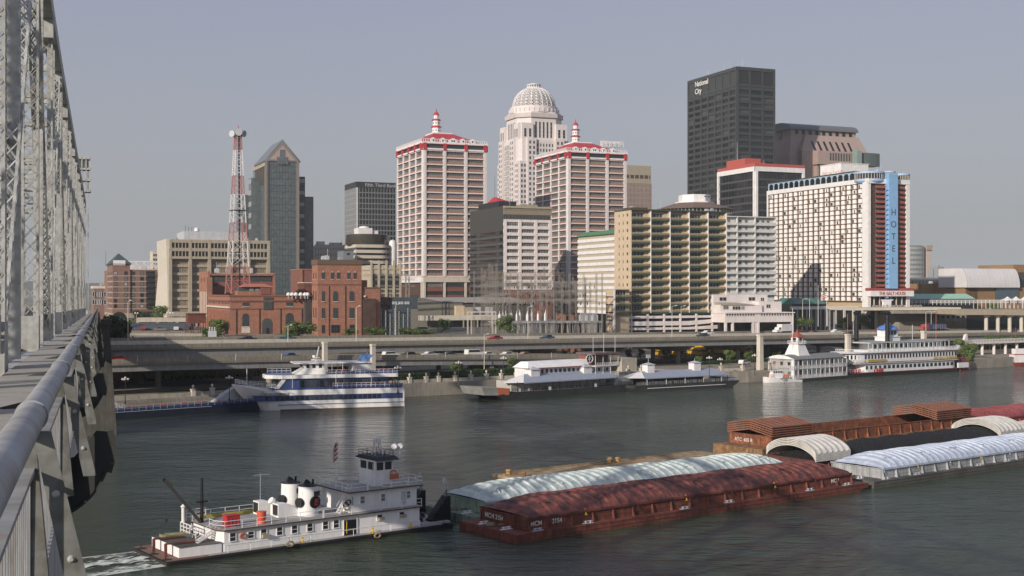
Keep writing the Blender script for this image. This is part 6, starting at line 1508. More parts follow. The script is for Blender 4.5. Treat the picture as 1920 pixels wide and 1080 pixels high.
# ================================================================ STEEL BRIDGE (camera leans over its rail)
def bridge():
 t = thing('steel_bridge', 'grey-painted riveted steel truss bridge running from the left foreground to the far bank', 'bridge', (0,0,HC), 0)
 t.rotation_euler = (-.0115, 0, math.atan(.331))
 S, SR = M['steel'], M['steelrail']
 # walkway
 q = MB(); y = -6
 while y < 262:
  q.box(-2.15, -.42, y, y+3.98, -1.78, -1.62); y += 4.0
 q.build('walkway_deck', [mat('walkway_concrete', (.34,.32,.28), .9, var=.2, scale=1.5)], t)
 q = MB(); q.box(-13.5, -2.9, -6, 262, -1.9, -1.7); q.build('roadway', [M['asphalt']], t)
 q = MB(); q.box(-.42, -.30, -6, 262, -2.35, -1.6); q.build('fascia_beam', [S], t)
 q = MB(); q.box(-2.9, -2.2, -6, 262, -3.4, -1.8); q.box(-14.2,-13.5,-6,262,-3.4,-1.8); q.build('lower_chord', [S], t)
 # pipe rail
 q = MB(); q.tube((-.32,-4,-.55), (-.32,262,-.55), .072, n=24); q.build('handrail_pipe', [SR], t, smooth=True)
 q = MB(); q.box(-.36, -.29, -4, 262, -.80, -.775); q.box(-.36,-.29,-4,262,-1.56,-1.53); q.build('infill_rail', [SR], t)
 ys = [6.7-4.9+4.9*k for k in range(52)]
 for k, y in enumerate(ys):
  q = MB(); q.tube((-.32,y-.035,-.55),(-.32,y+.035,-.55), .081, n=20); q.build('pipe_clamp', [SR], t, smooth=True)
  q = MB(); y1 = y-.25
  q.hexa([(-.36,y1-.06,-1.62),(-.20,y1-.06,-1.62),(-.20,y1+.06,-1.62),(-.36,y1+.06,-1.62)], [(-.34,y1-.05,-.62),(-.29,y1-.05,-.62),(-.29,y1+.05,-.62),(-.34,y1+.05,-.62)])
  q.hexa([(-.125,y1-.10,-1.45),(-.02,y1-.10,-1.45),(-.02,y1-.085,-1.45),(-.125,y1-.085,-1.45)], [(-.30,y1-.10,-.60),(-.215,y1-.10,-.60),(-.215,y1-.085,-.60),(-.30,y1-.085,-.60)])
  q.box(-.38,-.22,y1-.07,y1+.07,-.64,-.61)
  po = q.build('rail_post', [mat('grimy_post_paint', (.20,.205,.195), .65, var=.3, scale=4, streak=.3, col2=(.14,.135,.115))], t)  # shadow on the posts is put into this paint, along with weathering
  if k < 12:
   r = MB()
   for f in (.35, .72):
    x = -.258+.185*f; z = -.60-.85*f; r.tube((x,y1-.10,z),(x,y1-.116,z),.019,.009,n=10)
   r.build('rivet', [S], po) if r.v else None
 q = MB(); y = -3.0
 while y < 90:
  q.box(-.335, -.31, y, y+.03, -1.53, -.80); y += .14 if y < 30 else .3
 b = q.build('baluster', [SR], t); tag(b, kind='stuff')
 # brackets below the walkway with rounded outer plates
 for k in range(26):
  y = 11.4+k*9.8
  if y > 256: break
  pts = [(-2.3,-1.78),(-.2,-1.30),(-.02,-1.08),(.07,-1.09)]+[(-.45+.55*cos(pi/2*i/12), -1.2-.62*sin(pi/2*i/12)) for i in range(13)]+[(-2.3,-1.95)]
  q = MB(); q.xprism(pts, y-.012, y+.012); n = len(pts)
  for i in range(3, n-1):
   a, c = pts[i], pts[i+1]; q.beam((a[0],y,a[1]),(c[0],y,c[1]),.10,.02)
  q.build('bracket', [mat('grimy_dark_steel', (.05,.052,.05), .7, var=.3)], t)  # under-deck shade put into the colour, on top of grime
 # laced truss members
 def laced(name, p0, p1, wx, wy, pitch, parent=t, plate=False):
  p0, p1 = Vector(p0), Vector(p1); q = MB(); d = p1-p0; L = d.length; dn = d.normalized()
  ay = Vector((0,1,0)) if abs(dn.z) > .6 else Vector((0,0,1)); ax = dn.cross(ay).normalized(); ay = ax.cross(dn).normalized()
  for s in (-1,1):
   o = ax*s*(wx/2-.03)
   for s2 in (-1,1):
    e = ay*s2*(wy/2-.03); q.beam(p0+o+e, p1+o+e, .09, .09)
   # web plates facing the river and the road
   if plate:
    a = ax*s*wx/2; e = ay*wy/2
    q.add([p0+a-e, p0+a+e, p1+a+e, p1+a-e, p0+a*.96-e, p0+a*.96+e, p1+a*.96+e, p1+a*.96-e], [(0,1,2,3),(7,6,5,4),(0,4,5,1),(3,2,6,7)])
  n = max(2, int(L/pitch))
  for i in range(n):
   a, c = p0+d*(i/n), p0+d*((i+1)/n)
   for s2 in (-1,1):
    e = ay*s2*wy/2; ox = ax*(wx/2-.04)
    q.beam(a-ox+e, c+ox+e, .065, .02); q.beam(a+ox+e, c-ox+e, .065, .02)
   if not plate:
    for s in (-1,1):
     o = ax*s*wx/2; oy = ay*(wy/2-.04); q.beam(a+o-oy, c+o+oy, .02, .065); q.beam(a+o+oy, c+o-oy, .02, .065)
  for f in (0, 1):   # batten plates at the ends
   c = p0+d*(f*.975+.0125);
   q.beam(c-dn*.5, c+dn*.5, wx+.03, wy+.03)
  return q.build(name, [S], parent)
 def plated(name, p0, p1, wx, wy, rivets=True):
  q = MB(); q.beam(p0, p1, wx, wy); p0, p1 = Vector(p0), Vector(p1); d = p1-p0; n = int(d.length/.35)
  o = q.build(name, [S], t)
  if rivets:
   r = MB()
   for i in range(n):
    c = p0+d*(i/n)
    for s in (-1,1): r.box(c.x+s*(wx/2-.07)-.02, c.x+s*(wx/2-.07)+.02, c.y-wy/2-.02, c.y-wy/2, c.z-.02, c.z+.02)
    r.box(c.x+wx/2, c.x+wx/2+.02, c.y-wy/2+.05, c.y-wy/2+.09, c.z-.02, c.z+.02)
   tag(r.build('rivet', [S], o), kind='stuff')
  return o
 zb = -1.7; XT = -2.62; XF = -13.8
 def zt(y): return 14.6+.022*max(0,y-60) if y > 70 else 16.5-.02*y
 P = 15.2; ys = [35.0-P, 35.0, 54.0, 70.0, 86, 102, 118, 134, 150, 166, 182, 198, 214, 230, 246]
 for X in (XT, XF):
  for k, y in enumerate(ys):
   laced('truss_post', (X,y,zb), (X,y,zt(y)), .62, .62, .62)
   if k+1 < len(ys):
    y2 = ys[k+1]; ym = (y+y2)/2
    q = MB(); q.beam((X,y,zt(y)+.3),(X,y2,zt(y2)+.3), .75, .8); q.build('top_chord', [S], t)
    if X == XT or k > 0:
     plated('truss_hanger', (X,ym-1.0,zb), (X,ym-1.2,(zt(y)+zt(y2))/2), .42, .5, rivets=(X == XT and k < 7))
    if k%2: laced('truss_diagonal', (X,y,zb), (X,y2,zt(y2)), .5, .42, .9)
    else: laced('truss_diagonal', (X,y2,zb), (X,y,zt(y)), .5, .42, .9)
 plated('truss_hanger', (XT-.03,31.4,zb), (XT+.02,31.4,19), .6, .55)
 for k, y in enumerate(ys[1:]):
  z = zt(y)
  q = MB(); q.beam((XF,y,z+.2),(XT,y,z+.2),.4,.4); q.beam((XF,y,z-1.6),(XT,y,z-1.6),.3,.3)
  for i in range(8):
   a, c = XF+(XT-XF)*i/8, XF+(XT-XF)*(i+1)/8; q.beam((a,y,z-1.6 if i%2 else z+.2),(c,y,z+.2 if i%2 else z-1.6),.14)
  q.build('portal_brace', [S], t)
  g = MB(); g.box(XT-.36, XT+.36, y-.75, y+.75, z-1.1, z+.72); g.build('gusset_plate', [S], t)
  g = MB(); g.box(XT-.34, XT+.34, y-.7, y+.7, zb-.2, zb+1.3); g.build('gusset_plate', [S], t)
 # hanger rods and eyebars over the near panels
 for (x, y0, z0, y1, z1, r) in [(-2.4,44,16.2,50,30,.05),(-2.3,62,14.4,70,30,.06),(-2.45,52,15,46,32,.07),(-2.75,31.6,12.6,31.6,30,.10),(-2.45,33.2,12.6,33.2,30,.10)]:
  q = MB(); q.tube((x,y0,z0),(x,y1,z1), r, n=8); q.build('hanger_rod', [S], t)
 # portal tower over the far pier and the approach beyond it
 laced('portal_tower', (XT,250,zb), (XT,250,27), 1.5, 2.0, 2.2); laced('portal_tower', (XF,250,zb), (XF,250,27), 1.5, 2.0, 2.2)
 q = MB(); q.box(XF-.8, XT+.8, 249, 251, 26.5, 28.2); [q.box(XT-1.2+.75*i, XT-1.05+.75*i, 248.6, 251.4, 21.5, 28.0) for i in range(4)]; [q.box(XT-1.2, XT+1.2, 248.6, 251.4, zz, zz+.35) for zz in (21.5,23.6,25.7,27.7)]; q.build('tower_cap', [S], t)
 q = MB(); q.box(-14, -.4, 262, 420, -3.2, -1.7); q.box(-.5,-.3,262,420,-1.7,-.6); q.box(-14,-13.8,262,420,-1.7,-.6); q.build('approach_span', [M['conc']], t)
 for y in (300, 345, 390): q = MB(); q.box(-13, -1, y-1, y+1, -24, -3.2); q.build('approach_pier', [M['conc']], t)
 # masonry river pier
 q = MB(); q.hexa([(-17,248,-30),(3.6,248,-30),(3.6,257,-30),(-17,257,-30)], [(-15.5,249.5,-3.4),(1.9,249.5,-3.4),(1.9,255.5,-3.4),(-15.5,255.5,-3.4)]); q.box(-16,2.4,249,256,-3.6,-2.6); q.build('stone_pier', [M['stone']], t)
 # end posts of the near panels seen under the deck: deck truss bracing
 for k in range(20):
  y = 16+k*12; q = MB(); q.beam((-2.5,y,-3.3),(-13.8,y,-3.3),.3,.7); q.build('floor_beam', [S], t)
bridge()
# ================================================================ BARGE TOW
TA = radians(37.1)
A0 = Vector((PX(967,135.04), 135.04))
td = Vector((cos(TA), sin(TA))); tp = Vector((-sin(TA), cos(TA)))
def TW(a, p): q = A0+td*a+tp*p; return (q.x, q.y, 0)
def hull(parent, L, Wd, zd, m, rake=(0,0), z0=-1.2, name='hull', deckm=None):
 """box hull with raked ends; x along, y across"""
 q = MB(); r0, r1 = rake
 q.xprism([(r0*.9,z0),(L-r1*.9,z0),(L,zd-.35),(L,zd),(0,zd),(0,zd-.35)], 0, Wd, 0)
 for z in (zd-.06, zd-.55): q.box(.02, L-.02, -.06, 0, z-.05, z+.05, 0)
 if deckm: q.box(.15, L-.15, .15, Wd-.15, zd, zd+.03, 1)
 return q.build(name, [m]+([deckm] if deckm else []), parent)
def cleat(parent, x, y, z, m=None):
 q = MB();
 for s in (-.35,.35): q.tube((x+s,y,z),(x+s,y,z+.30),.09,n=8)
 q.tube((x-.6,y,z+.24),(x+.6,y,z+.24),.055,n=8); q.box(x-.75,x+.75,y-.2,y+.2,z,z+.05)
 return q.build('cleat', [m or M['white']], parent)
def coaming(parent, x0, x1, y0, y1, z0, z1, m, pm=None, pitch=3.05, open_=False):
 q = MB(); t = .14
 if open_: q.box(x0,x1,y0,y0+t,z0,z1); q.box(x0,x1,y1-t,y1,z0,z1); q.box(x0,x0+t,y0+t,y1-t,z0,z1); q.box(x1-t,x1,y0+t,y1-t,z0,z1)
 else: q.box(x0,x1,y0,y1,z0,z1)
 q.box(x0-.12,x1+.12,y0-.14,y0+.06,z1-.02,z1+.1); q.box(x0-.12,x0+.06,y0,y1,z1-.025,z1+.095); q.box(x1-.06,x1+.12,y0,y1,z1-.025,z1+.095); q.box(x0-.12,x1+.12,y1-.06,y1+.14,z1-.02,z1+.1)
 for z in (z0+(z1-z0)*.35, z0+(z1-z0)*.68): q.box(x0,x1,y0-.04,y0,z-.04,z+.04); q.box(x0-.04,x0,y0,y1,z-.04,z+.04)
 o = q.build('coaming', [m], parent)
 n = int((x1-x0)/pitch)
 for i in range(n+1):
  x = x0+(x1-x0)*i/n; s = MB(); s.hexa([(x-.05,y0-.42,z0),(x+.05,y0-.42,z0),(x+.05,y0,z0),(x-.05,y0,z0)], [(x-.05,y0-.12,z1-.1),(x+.05,y0-.12,z1-.1),(x+.05,y0,z1-.1),(x-.05,y0,z1-.1)]); s.box(x-.12,x+.12,y0-.44,y0-.40,z0,z0+.02); s.build('stiffener', [pm or m], o)
 for i in range(5):
  y = y0+(y1-y0)*i/4; s = MB(); s.box(x0-.14,x0,y-.05,y+.05,z0,z1-.1); s.build('stiffener', [pm or m], o)
 return o
def cover_fn(x0, x1, y0, y1, z, rise, wob=.0, seed=0):
 random.seed(seed); ph = random.random()*6
 def fn(u, v):
  x = x0+(x1-x0)*u; y = y0+(y1-y0)*v
  # ribbed fibreglass lids: each about 7.5 m, with ridges every 1.25 m
  c = abs(((x-x0)/1.45)%1-.5)*1.45; ribh = .24*min(1,max(0,(.30-c)/.12))
  e = min(1, (x-x0)/5.5, (x1-x)/5.5); e = sin(pi/2*max(0,e))**.8
  zz = z+rise*(sin(pi*v)**.62)*(.12+.88*e)+ribh*(sin(pi*v)**.4)+.06*sin(x*.83+ph)*sin(pi*v)*e*wob
  if v < .03 or v > .97: zz -= .12
  return (x, y, zz)
 return fn
def covers(parent, x0, x1, y0, y1, z, m, seed=0, rise=1.32):
 """a row of lids, each its own part"""
 L = x1-x0; n = 7; objs = []
 fn = cover_fn(x0, x1, y0, y1, z, rise, 1.0, seed)
 for k in range(n):
  u0, u1 = k/n, (k+1)/n; q = MB(); q.grid(lambda u,v: fn(u0+(u1-u0)*u, v), int(L/n/.12), 18)
  # turned-down edge and seam
  for s in (0, 1): q.box(x0+L*u0+.04, x0+L*u1-.04, y0-.1 if s == 0 else y1, y0 if s == 0 else y1+.1, z-.22, z+.05)
  c = q.build('cover', [m], parent, smooth=True)
  h = MB(); xm = x0+L*(u0+u1)/2; vv = .22; p = Vector(fn((xm-x0)/L, vv)); h.beam(p+Vector((-1.0,0,.10)), p+Vector((1.0,0,.10)), .09); h.beam(p+Vector((-1,0,.1)), Vector(fn((xm-1-x0)/L,.14))+Vector((0,0,.1)), .09); h.beam(p+Vector((1,0,.1)), Vector(fn((xm+1-x0)/L,.14))+Vector((0,0,.1)), .09)
  h.build('lifting_bar', [m], c)
  y = MB(); xx = x0+L*u0+.3; y.beam((xx,y0-.12,z-.5),(xx,y0+.1,z+.15),.09); y.beam((xx-.2,y0-.14,z-.5),(xx+.2,y0-.14,z-.5),.07); y.build('clamp', [M['yellow'] if k%2 else m], c)
  objs.append(c)
 return objs
redcov = mat('weathered_red_cover', (.195,.058,.043), .6, var=.4, scale=.35, streak=.25, col2=(.07,.03,.028))
whcov = mat('mint_white_cover', (.52,.58,.56), .5, var=.2, scale=.4, streak=.15, col2=(.36,.42,.41))
blcov = mat('pale_blue_white_cover', (.50,.55,.64), .5, var=.2, scale=.4, streak=.12, col2=(.40,.46,.56))
coal = mat('coal', (.013,.013,.014), .8, bump=1.0, bscale=3, var=.5, scale=3)
wht = mat('stencil_white', (.62,.60,.57), .7)
def covered_barge(a, p, L, label, hm, cm, cov, seed, name_s=None, name_e=None, x0=2.4, x1=2.6, rake=(.0,6), wall_z=2.32, group='hopper barges in the tow', lid=True):
 t = thing('covered_barge', label, 'barge', TW(a, p), TA, group)
 Wd = 10.67; hull(t, L, Wd, .95, hm, rake, deckm=hm)
 coaming(t, x0, L-x1, 1.0, Wd-1.0, .98, wall_z, cm)
 if lid: covers(t, x0-.1, L-x1+.1, .85, Wd-.85, wall_z+.12, cov, seed)
 for k in range(8):
  if k in (2,5): continue
  cleat(t, 3.0+k*(L-7)/7 if k else 3.4, .5, .98, M['lgrey'] if k%3 != 2 else M['grey'])
 for y in (3.2, 7.4): cleat(t, 1.1, y, .98)
 q = MB(); q.ring((1.0,6.0,1.1),(0,0,1),.5,.09,14); q.ring((1.05,6.1,1.22),(0,0,1),.42,.09,14); q.ring((2.0,5.3,1.1),(.1,.2,1),.35,.08,12); q.build('rope_coil', [M['rope']], t)
 if name_s:
  for s, x in name_s: text('lettering', s, .78, wht, t, (x0-.08, x, 1.45), (pi/2,0,-pi/2), .015, bold=.01)
 if name_e:
  for s, x in name_e: text('lettering', s, .72, wht, t, (x, .93, 1.45), (pi/2,0,0), .015, bold=.01)
 return t
covered_barge(0, 0, 61, 'nearest barge, dark red with weathered red ribbed covers and white stencilled numbers', M['rust'], M['rust'], redcov, 1,
    name_s=[('MCM', 8.9), ('2154', 6.9)], name_e=[('MCM', 2.75), ('2154', 5.8), ('MCM', 54.2)])
covered_barge(2.4, 10.9, 58.6, 'barge with mint-white ribbed covers beside the dark red one', mat('faded_green_hull', (.20,.27,.20), .8, var=.3, streak=.3, col2=(.12,.14,.10)), mat('pale_green_coaming', (.30,.40,.30), .7, var=.3, streak=.35), whcov, 2)
covered_barge(62.2, 0, 61, 'barge with pale blue-white covers leading the dark red one', mat('weedy_dark_hull', (.09,.085,.075), .85, var=.4), mat('dirty_white_coaming', (.38,.39,.40), .7, var=.3, streak=.4), blcov, 3, x0=3.2)
covered_barge(131, 27, 60, 'farthest barge with red ribbed covers at the right picture edge', M['rust'], mat('orange_red_coaming', (.34,.09,.06), .7, var=.2), mat('red_ribbed_cover', (.25,.06,.06), .6, var=.35, scale=.35, streak=.2), 4, name_s=[('ATC 80', 8.8)], name_e=None, wall_z=2.7)
covered_barge(124.3, 11, 58, 'barge with dull pinkish white covers beyond the coal barge', M['rust'], M['grey'], mat('pinkish_white_cover', (.45,.40,.40), .5, var=.25), 6)
# low tan deck barge
def deck_barge():
 t = thing('deck_barge', 'low empty barge with a rusty tan plated deck behind the mint-white covers', 'barge', TW(20.5, 21.9), TA, 'hopper barges in the tow'); hull(t, 41, 10.4, 2.0, M['tan'], (2,2), deckm=M['tan'])
 t.scale = (1,1,1)
 q = MB()
 for k in range(1,9): q.box(3+k*4.2, 3.1+k*4.2, 1, 9.6, 2.03, 2.08)
 q.box(2.5, 39, .9, 1.1, 2.03, 2.25); q.box(2.5, 39, 9.5, 9.7, 2.03, 2.25); q.build('deck_seam', [M['tan']], t)
 for (x, y) in ((.8,2),(1.3,5),(1.0,8),(19.5,8),(20.5,9),(21.5,8.4)):
  q = MB(); q.lathe([(.35,2.0),(.3,2.5),(.42,2.6),(.3,2.8)], 8, (x,y)); q.box(x-.8,x+.8,y-.25,y+.25,2.0,2.2); q.build('winch', [mat('rusty_ochre', (.36,.22,.09), .8)], t)
 q = MB(); q.ring((18,8.6,2.2),(0,0,1),.8,.1); q.build('rope_coil', [M['rope']], t)
deck_barge()
def open_barge():
 t = thing('open_barge', 'rust orange empty open barge with stacked brown covers at both ends', 'barge', TW(69.2, 26.4), TA, 'hopper barges in the tow'); Wd = 10.67; O = M['orust']
 q = MB(); L = 60; q.xprism([(0,-1),(L,-1),(L,2.2),(0,2.2)], 0, Wd); q.build('hull', [mat('tan_orange_hull', (.30,.17,.075), .85, var=.35, streak=.35, col2=(.16,.09,.05))], t)
 coaming(t, 3.0, L-1.5, .9, Wd-.9, 2.21, 3.9, O, open_=True)
 q = MB(); q.box(3.3, L-1.8, 1.2, Wd-1.2, 2.21, 2.3); q.build('hopper_floor', [mat('sooty_hopper', (.05,.04,.035), .9, var=.4)], t)
 for s, y in (('ATC', 8.6), ('605 R', 6.6)): text('lettering', s, .8, wht, t, (2.92, y, 2.7), (pi/2,0,-pi/2), .015, bold=.01)
 for (xa, xb) in ((2.9, 12.9), (47.5, 58.4)):
  for k in range(5):
   q = MB(); z = 4.05+k*.36; m_ = (xa+xb)/2
   n = 12;
   def fn(u, v, z=z): return (xa+(xb-xa)*u, .55+(Wd-1.1)*v, z+.85*(1-abs(2*v-1)))
   q.grid(fn, 18, 2); q.box(xa, xb, .45, .6, z-.14, z+.04); q.box(xa, xb, Wd-.6, Wd-.45, z-.14, z+.04)
   for i in range(8):
    x = xa+(xb-xa)*i/7;
    for v0, v1 in ((0,.5),(.5,1)): q.beam((x,.55+(Wd-1.1)*v0,z+.85*(1-abs(2*v0-1))+.03),(x,.55+(Wd-1.1)*v1,z+.85*(1-abs(2*v1-1))+.03),.12,.10)
   for x in (xa, xb-.06):
    for v0, v1 in ((0,.5),(.5,1)): q.beam((x,.55+(Wd-1.1)*v0,z+.85*(1-abs(2*v0-1))-.06),(x,.55+(Wd-1.1)*v1,z+.85*(1-abs(2*v1-1))-.06),.08,.16)
   q.build('stacked_cover', [mat('brown_steel_cover', (.235,.10,.06), .75, var=.3, streak=.2)], t)
open_barge()
def coal_barge():
 t = thing('coal_barge', 'barge heaped with black coal between two stacks of arched white covers', 'barge', TW(62.0, 11.2), TA, 'hopper barges in the tow'); Wd = 10.5; L = 60
 hull(t, L, Wd, .95, mat('weedy_dark_hull', (.09,.085,.075), .85, var=.4), (0,0), deckm=M['rust']); coaming(t, 2.4, L-2.4, .9, Wd-.9, .98, 2.3, mat('sooty_red_coaming', (.12,.045,.04), .8, var=.3), open_=True)
 q = MB(); random.seed(9)
 hgt = [[random.uniform(-.12,.12) for _ in range(40)] for _ in range(140)]
 def fn(u, v):
  i, j = int(u*139), int(v*39); e = min(1, u*L/4, (1-u)*L/4)
  return (2.6+(L-5.2)*u, 1.05+(Wd-2.1)*v, 2.1+1.7*e*(sin(pi*v)**.8)+hgt[i][j]*1.0+.16*sin(u*44)+.1*sin(u*93+v*6))
 q.grid(fn, 139, 39); q.build('coal_heap', [coal], t, smooth='all')
 for (xa, xb) in ((2.2, 10.2), (50.5, 58)):
  for k in range(5):
   q = MB(); z = 2.4+k*.24
   def fn(u, v, z=z):
    x = xa+(xb-xa)*u; c = (x-xa)/1.3
    return (x, .55+(Wd-1.1)*v, z+1.85*sin(pi*v)**.62+.18*abs(cos(pi*c))**3)
   q.grid(fn, 60, 20)
   for x in (xa, xb):
    for i in range(24):
     a, c = fn(0 if x == xa else 1, i/24), fn(0 if x == xa else 1, (i+1)/24); q.beam((a[0],a[1],a[2]-.1),(c[0],c[1],c[2]-.1), .06, .15)
   q.box(xa, xb, .45, .6, z-.14, z+.06); q.build('stacked_cover', [mat('cream_white_cover', (.60,.58,.53), .55, var=.2, streak=.15)], t)
coal_barge()

# ================================================================ TOWBOAT
def towboat():
 t = thing('towboat', 'white river towboat with two stacks, black crane boom and square pilothouse pushing the tow', 'towboat', TW(-34.0, 11.9), TA)
 W_ = M['white']; L = 32.4; B = 9.4; z1 = .95
 tp_ = mat('towboat_white', (.76,.75,.74), .5, streak=.12, var=.06, scale=.8)
 q = MB(); q.xprism([(.6,-1),(L-1,-1),(L,.3),(L,1.0),(0,.75),(0,.2)], 0, B, 0); q.box(.1,L-.1,-.1,0,.62,.86,0); q.build('hull', [mat('black_hull', (.03,.028,.028), .6, var=.4)], t)
 q = MB(); q.box(.1, 7.2, .1, B-.1, .90, .94); q.build('aft_deck', [mat('red_brown_deck', (.20,.115,.09), .8, var=.3)], t)
 q = MB(); q.box(7.2, L-.2, .1, B-.1, .95, .99); q.build('main_deck', [mat('deck_grey', (.33,.32,.31), .8, var=.2)], t)
 # low aft deckhouse
 q = MB(); q.prism([(2.0,1.0),(6.0,.9),(10.0,.9),(10.0,8.3),(2.0,8.3)], .95, 2.35); q.build('aft_deckhouse', [tp_], t)
 q = MB(); q.prism([(1.9,.9),(10.0,.8),(10.0,8.4),(1.9,8.4)], 2.36, 2.42); q.build('aft_roof', [mat('dark_deck', (.10,.095,.09), .85, var=.4)], t)
 for y in (2.4, 5.6):
  q = MB(); q.box(1.55,1.8,y-.12,y+.12,.95,2.75); q.beam((1.67,y,2.72),(4.8,y,2.6),.28,.2); q.build('rudder_post', [M['rust']], t)
 for k in range(3): q = MB(); q.tube((.35,1+k*3.4,.9),(.35,1+k*3.4,1.7),.06,n=6); q.box(.1,.8,.7+k*3.4,1.3+k*3.4,.95,1.05); q.build('bitt', [M['dark']], t)
 # main deckhouse
 H1 = 3.95; x0, x1 = 9.6, 27.6
 q = MB(); q.prism([(x0+.9,.9),(x1,.9),(x1,8.5),(x0+.9,8.5),(x0,7.6),(x0,1.8)], .99, H1); dh = q.build('main_deckhouse', [tp_], t)
 q = MB(); q.prism([(x0+.7,.55),(x1+.35,.55),(x1+.35,8.85),(x0+.7,8.85),(x0-.4,7.8),(x0-.4,1.6)], H1, H1+.14, 0); q.prism([(x0+.75,.6),(x1+.3,.6),(x1+.3,8.8),(x0+.75,8.8),(x0-.35,7.8),(x0-.35,1.6)], H1+.14, H1+.16, 1); q.build('boat_deck', [M['dbrown'], mat('deck_grey', (.33,.32,.31), .8)], t)
 def wn(x, z, w, h, y=.9, par=dh, ac=False):
  q = MB(); q.box(x-w/2,x+w/2,y-.05,y-.01,z-h/2,z+h/2,0); q.box(x-w/2-.06,x+w/2+.06,y-.07,y-.05,z-.03,z+.03,1); q.box(x-w/2-.07,x-w/2,y-.08,y,z-h/2-.06,z+h/2+.06,1); q.box(x+w/2,x+w/2+.07,y-.08,y,z-h/2-.06,z+h/2+.06,1); q.box(x-w/2,x+w/2,y-.08,y,z+h/2,z+h/2+.07,1)
  q.box(x-w/2-.1,x+w/2+.1,y-.12,y,z-h/2-.1,z-h/2,1)
  o = q.build('window', [G[0] if ac is not None else G[2], tp_], par)
  if ac: a = MB(); a.box(x-w/2+.05,x+w/2+.12,y-.45,y-.09,z-h/2,z-h/2+.42); a.build('air_conditioner', [M['beige']], o)
 for x, h, ac in ((11.2,1.1,0),(13.3,.9,0),(14.8,1.1,1),(16.7,1.1,0),(18.5,1.1,0),(20.4,1.1,0),(20.97,1.1,0),(21.37,1.1,0)): wn(x+.0, 2.95, .62, h, ac=bool(ac))
 for x in (24.6, 26.4): wn(x-.3, 3.1, .6, .8, ac=True)
 q = MB(); q.box(21.7,23.3,.84,.9,1.05,3.3,0); q.box(21.62,21.7,.8,.9,1.0,3.4,1); q.box(23.3,23.38,.8,.9,1.0,3.4,1); q.box(22.0,22.06,.78,.84,1.3,3.2,2); q.build('open_doorway', [M['black'], tp_, M['yellow']], t)
 q = MB(); q.rail([(10.6,.3,.95),(27.4,.3,.95)], 1.0, .025, 2.4, 0, 1); q.beam((10.6,.86,1.9),(27.4,.86,1.9),.05); q.build('side_rail', [tp_], t)
 for x in (19.3, 23.9, 26.7): q = MB(); q.tube((x,.5,.98),(x,.5,1.75),.09,n=8); q.beam((x-.4,.5,1.1),(x+.5,.5,1.05),.12); q.build('yellow_bitt', [M['yellow']], t)
 # life ring on the aft side
 def ring(x,y,z,R=.42,par=t,name='life_ring',ax=(0,1,0)):
  q = MB(); q.ring((x,y,z),ax,R*.8,R*.24,20); q.build(name, [mat('faded_orange', (.45,.14,.08), .7)], par, smooth='all')
 ring(12.35,.8,2.95); q = MB(); q.lathe([(.05,0),(.5,.0)],12);
 q = MB(); q.rail([(x0-.2,1.8,H1+.16),(x0+.9,.75,H1+.16),(x1+.2,.75,H1+.16)], 1.0, .028, 1.7, 0, 2); q.rail([(x0-.2,7.6,H1+.16),(x0+.9,8.7,H1+.16),(x1+.2,8.7,H1+.16)], 1.0, .028, 1.7, 0, 2); q.rail([(x0-.2,1.8,H1+.16),(x0-.2,3.2,H1+.16)],1.0,.028,1,0,2); q.build('deck_railing', [tp_], t)
 q = MB(); q.box(x0+1, x1-8, 8.1, 8.35, H1+.16, H1+.55); q.build('yellow_hose_tray', [mat('ochre_paint', (.38,.33,.06), .7)], t)
 # gear on the boat deck
 q = MB(); q.box(11.0,12.5,1.9,2.9,H1+.2,H1+1.5,0); q.box(10.95,12.55,1.85,2.95,H1+1.5,H1+1.58,0); [q.box(11.1+k*.4,11.2+k*.4,1.86,1.9,H1+.3,H1+1.2,1) for k in range(4)]; q.build('red_locker', [M['red'], M['dred']], t)
 q = MB(); q.lathe([(.55,H1+.16),(.55,H1+.2),(.38,H1+.5),(.5,H1+.75),(.5,H1+1.5),(.53,H1+1.52),(.53,H1+1.62),(.1,H1+1.7)], 14, (15.1,2.0)); q.build('red_drum', [mat('orange_red_paint', (.55,.10,.05), .5)], t, smooth=True)
 for (x,y) in ((17.0,6.4),(18.0,3.6)):
  q = MB(); n = 8; q.xprism([(x,H1+.16),(x+3.0,H1+.16)]+[(x+3.0-3.0*k/n*.7, H1+.16+1.7*sin(pi/2*k/n)) for k in range(1,n+1)]+[(x,H1+1.86)], y, y+1.4, 0); q.box(x-.06,x-.01,y+.15,y+1.25,H1+.4,H1+1.7,1); q.build('air_intake', [tp_, M['dark']], t)
 q = MB(); q.tube((18.3,5.6,H1+.16),(18.3,5.6,H1+1.9),.28,n=12); q.tube((18.3,5.6,H1+1.9),(18.0,5.6,H1+2.1),.45,n=12); q.build('vent_cowl', [tp_], t, smooth=True)
 q = MB(); q.tube((17.4,6.9,H1+1.8),(17.4,6.9,H1+5.4),.03,n=6); q.beam((16.6,6.9,H1+5.2),(18.5,6.9,H1+5.2),.05); q.build('whip_antenna', [M['lgrey']], t)
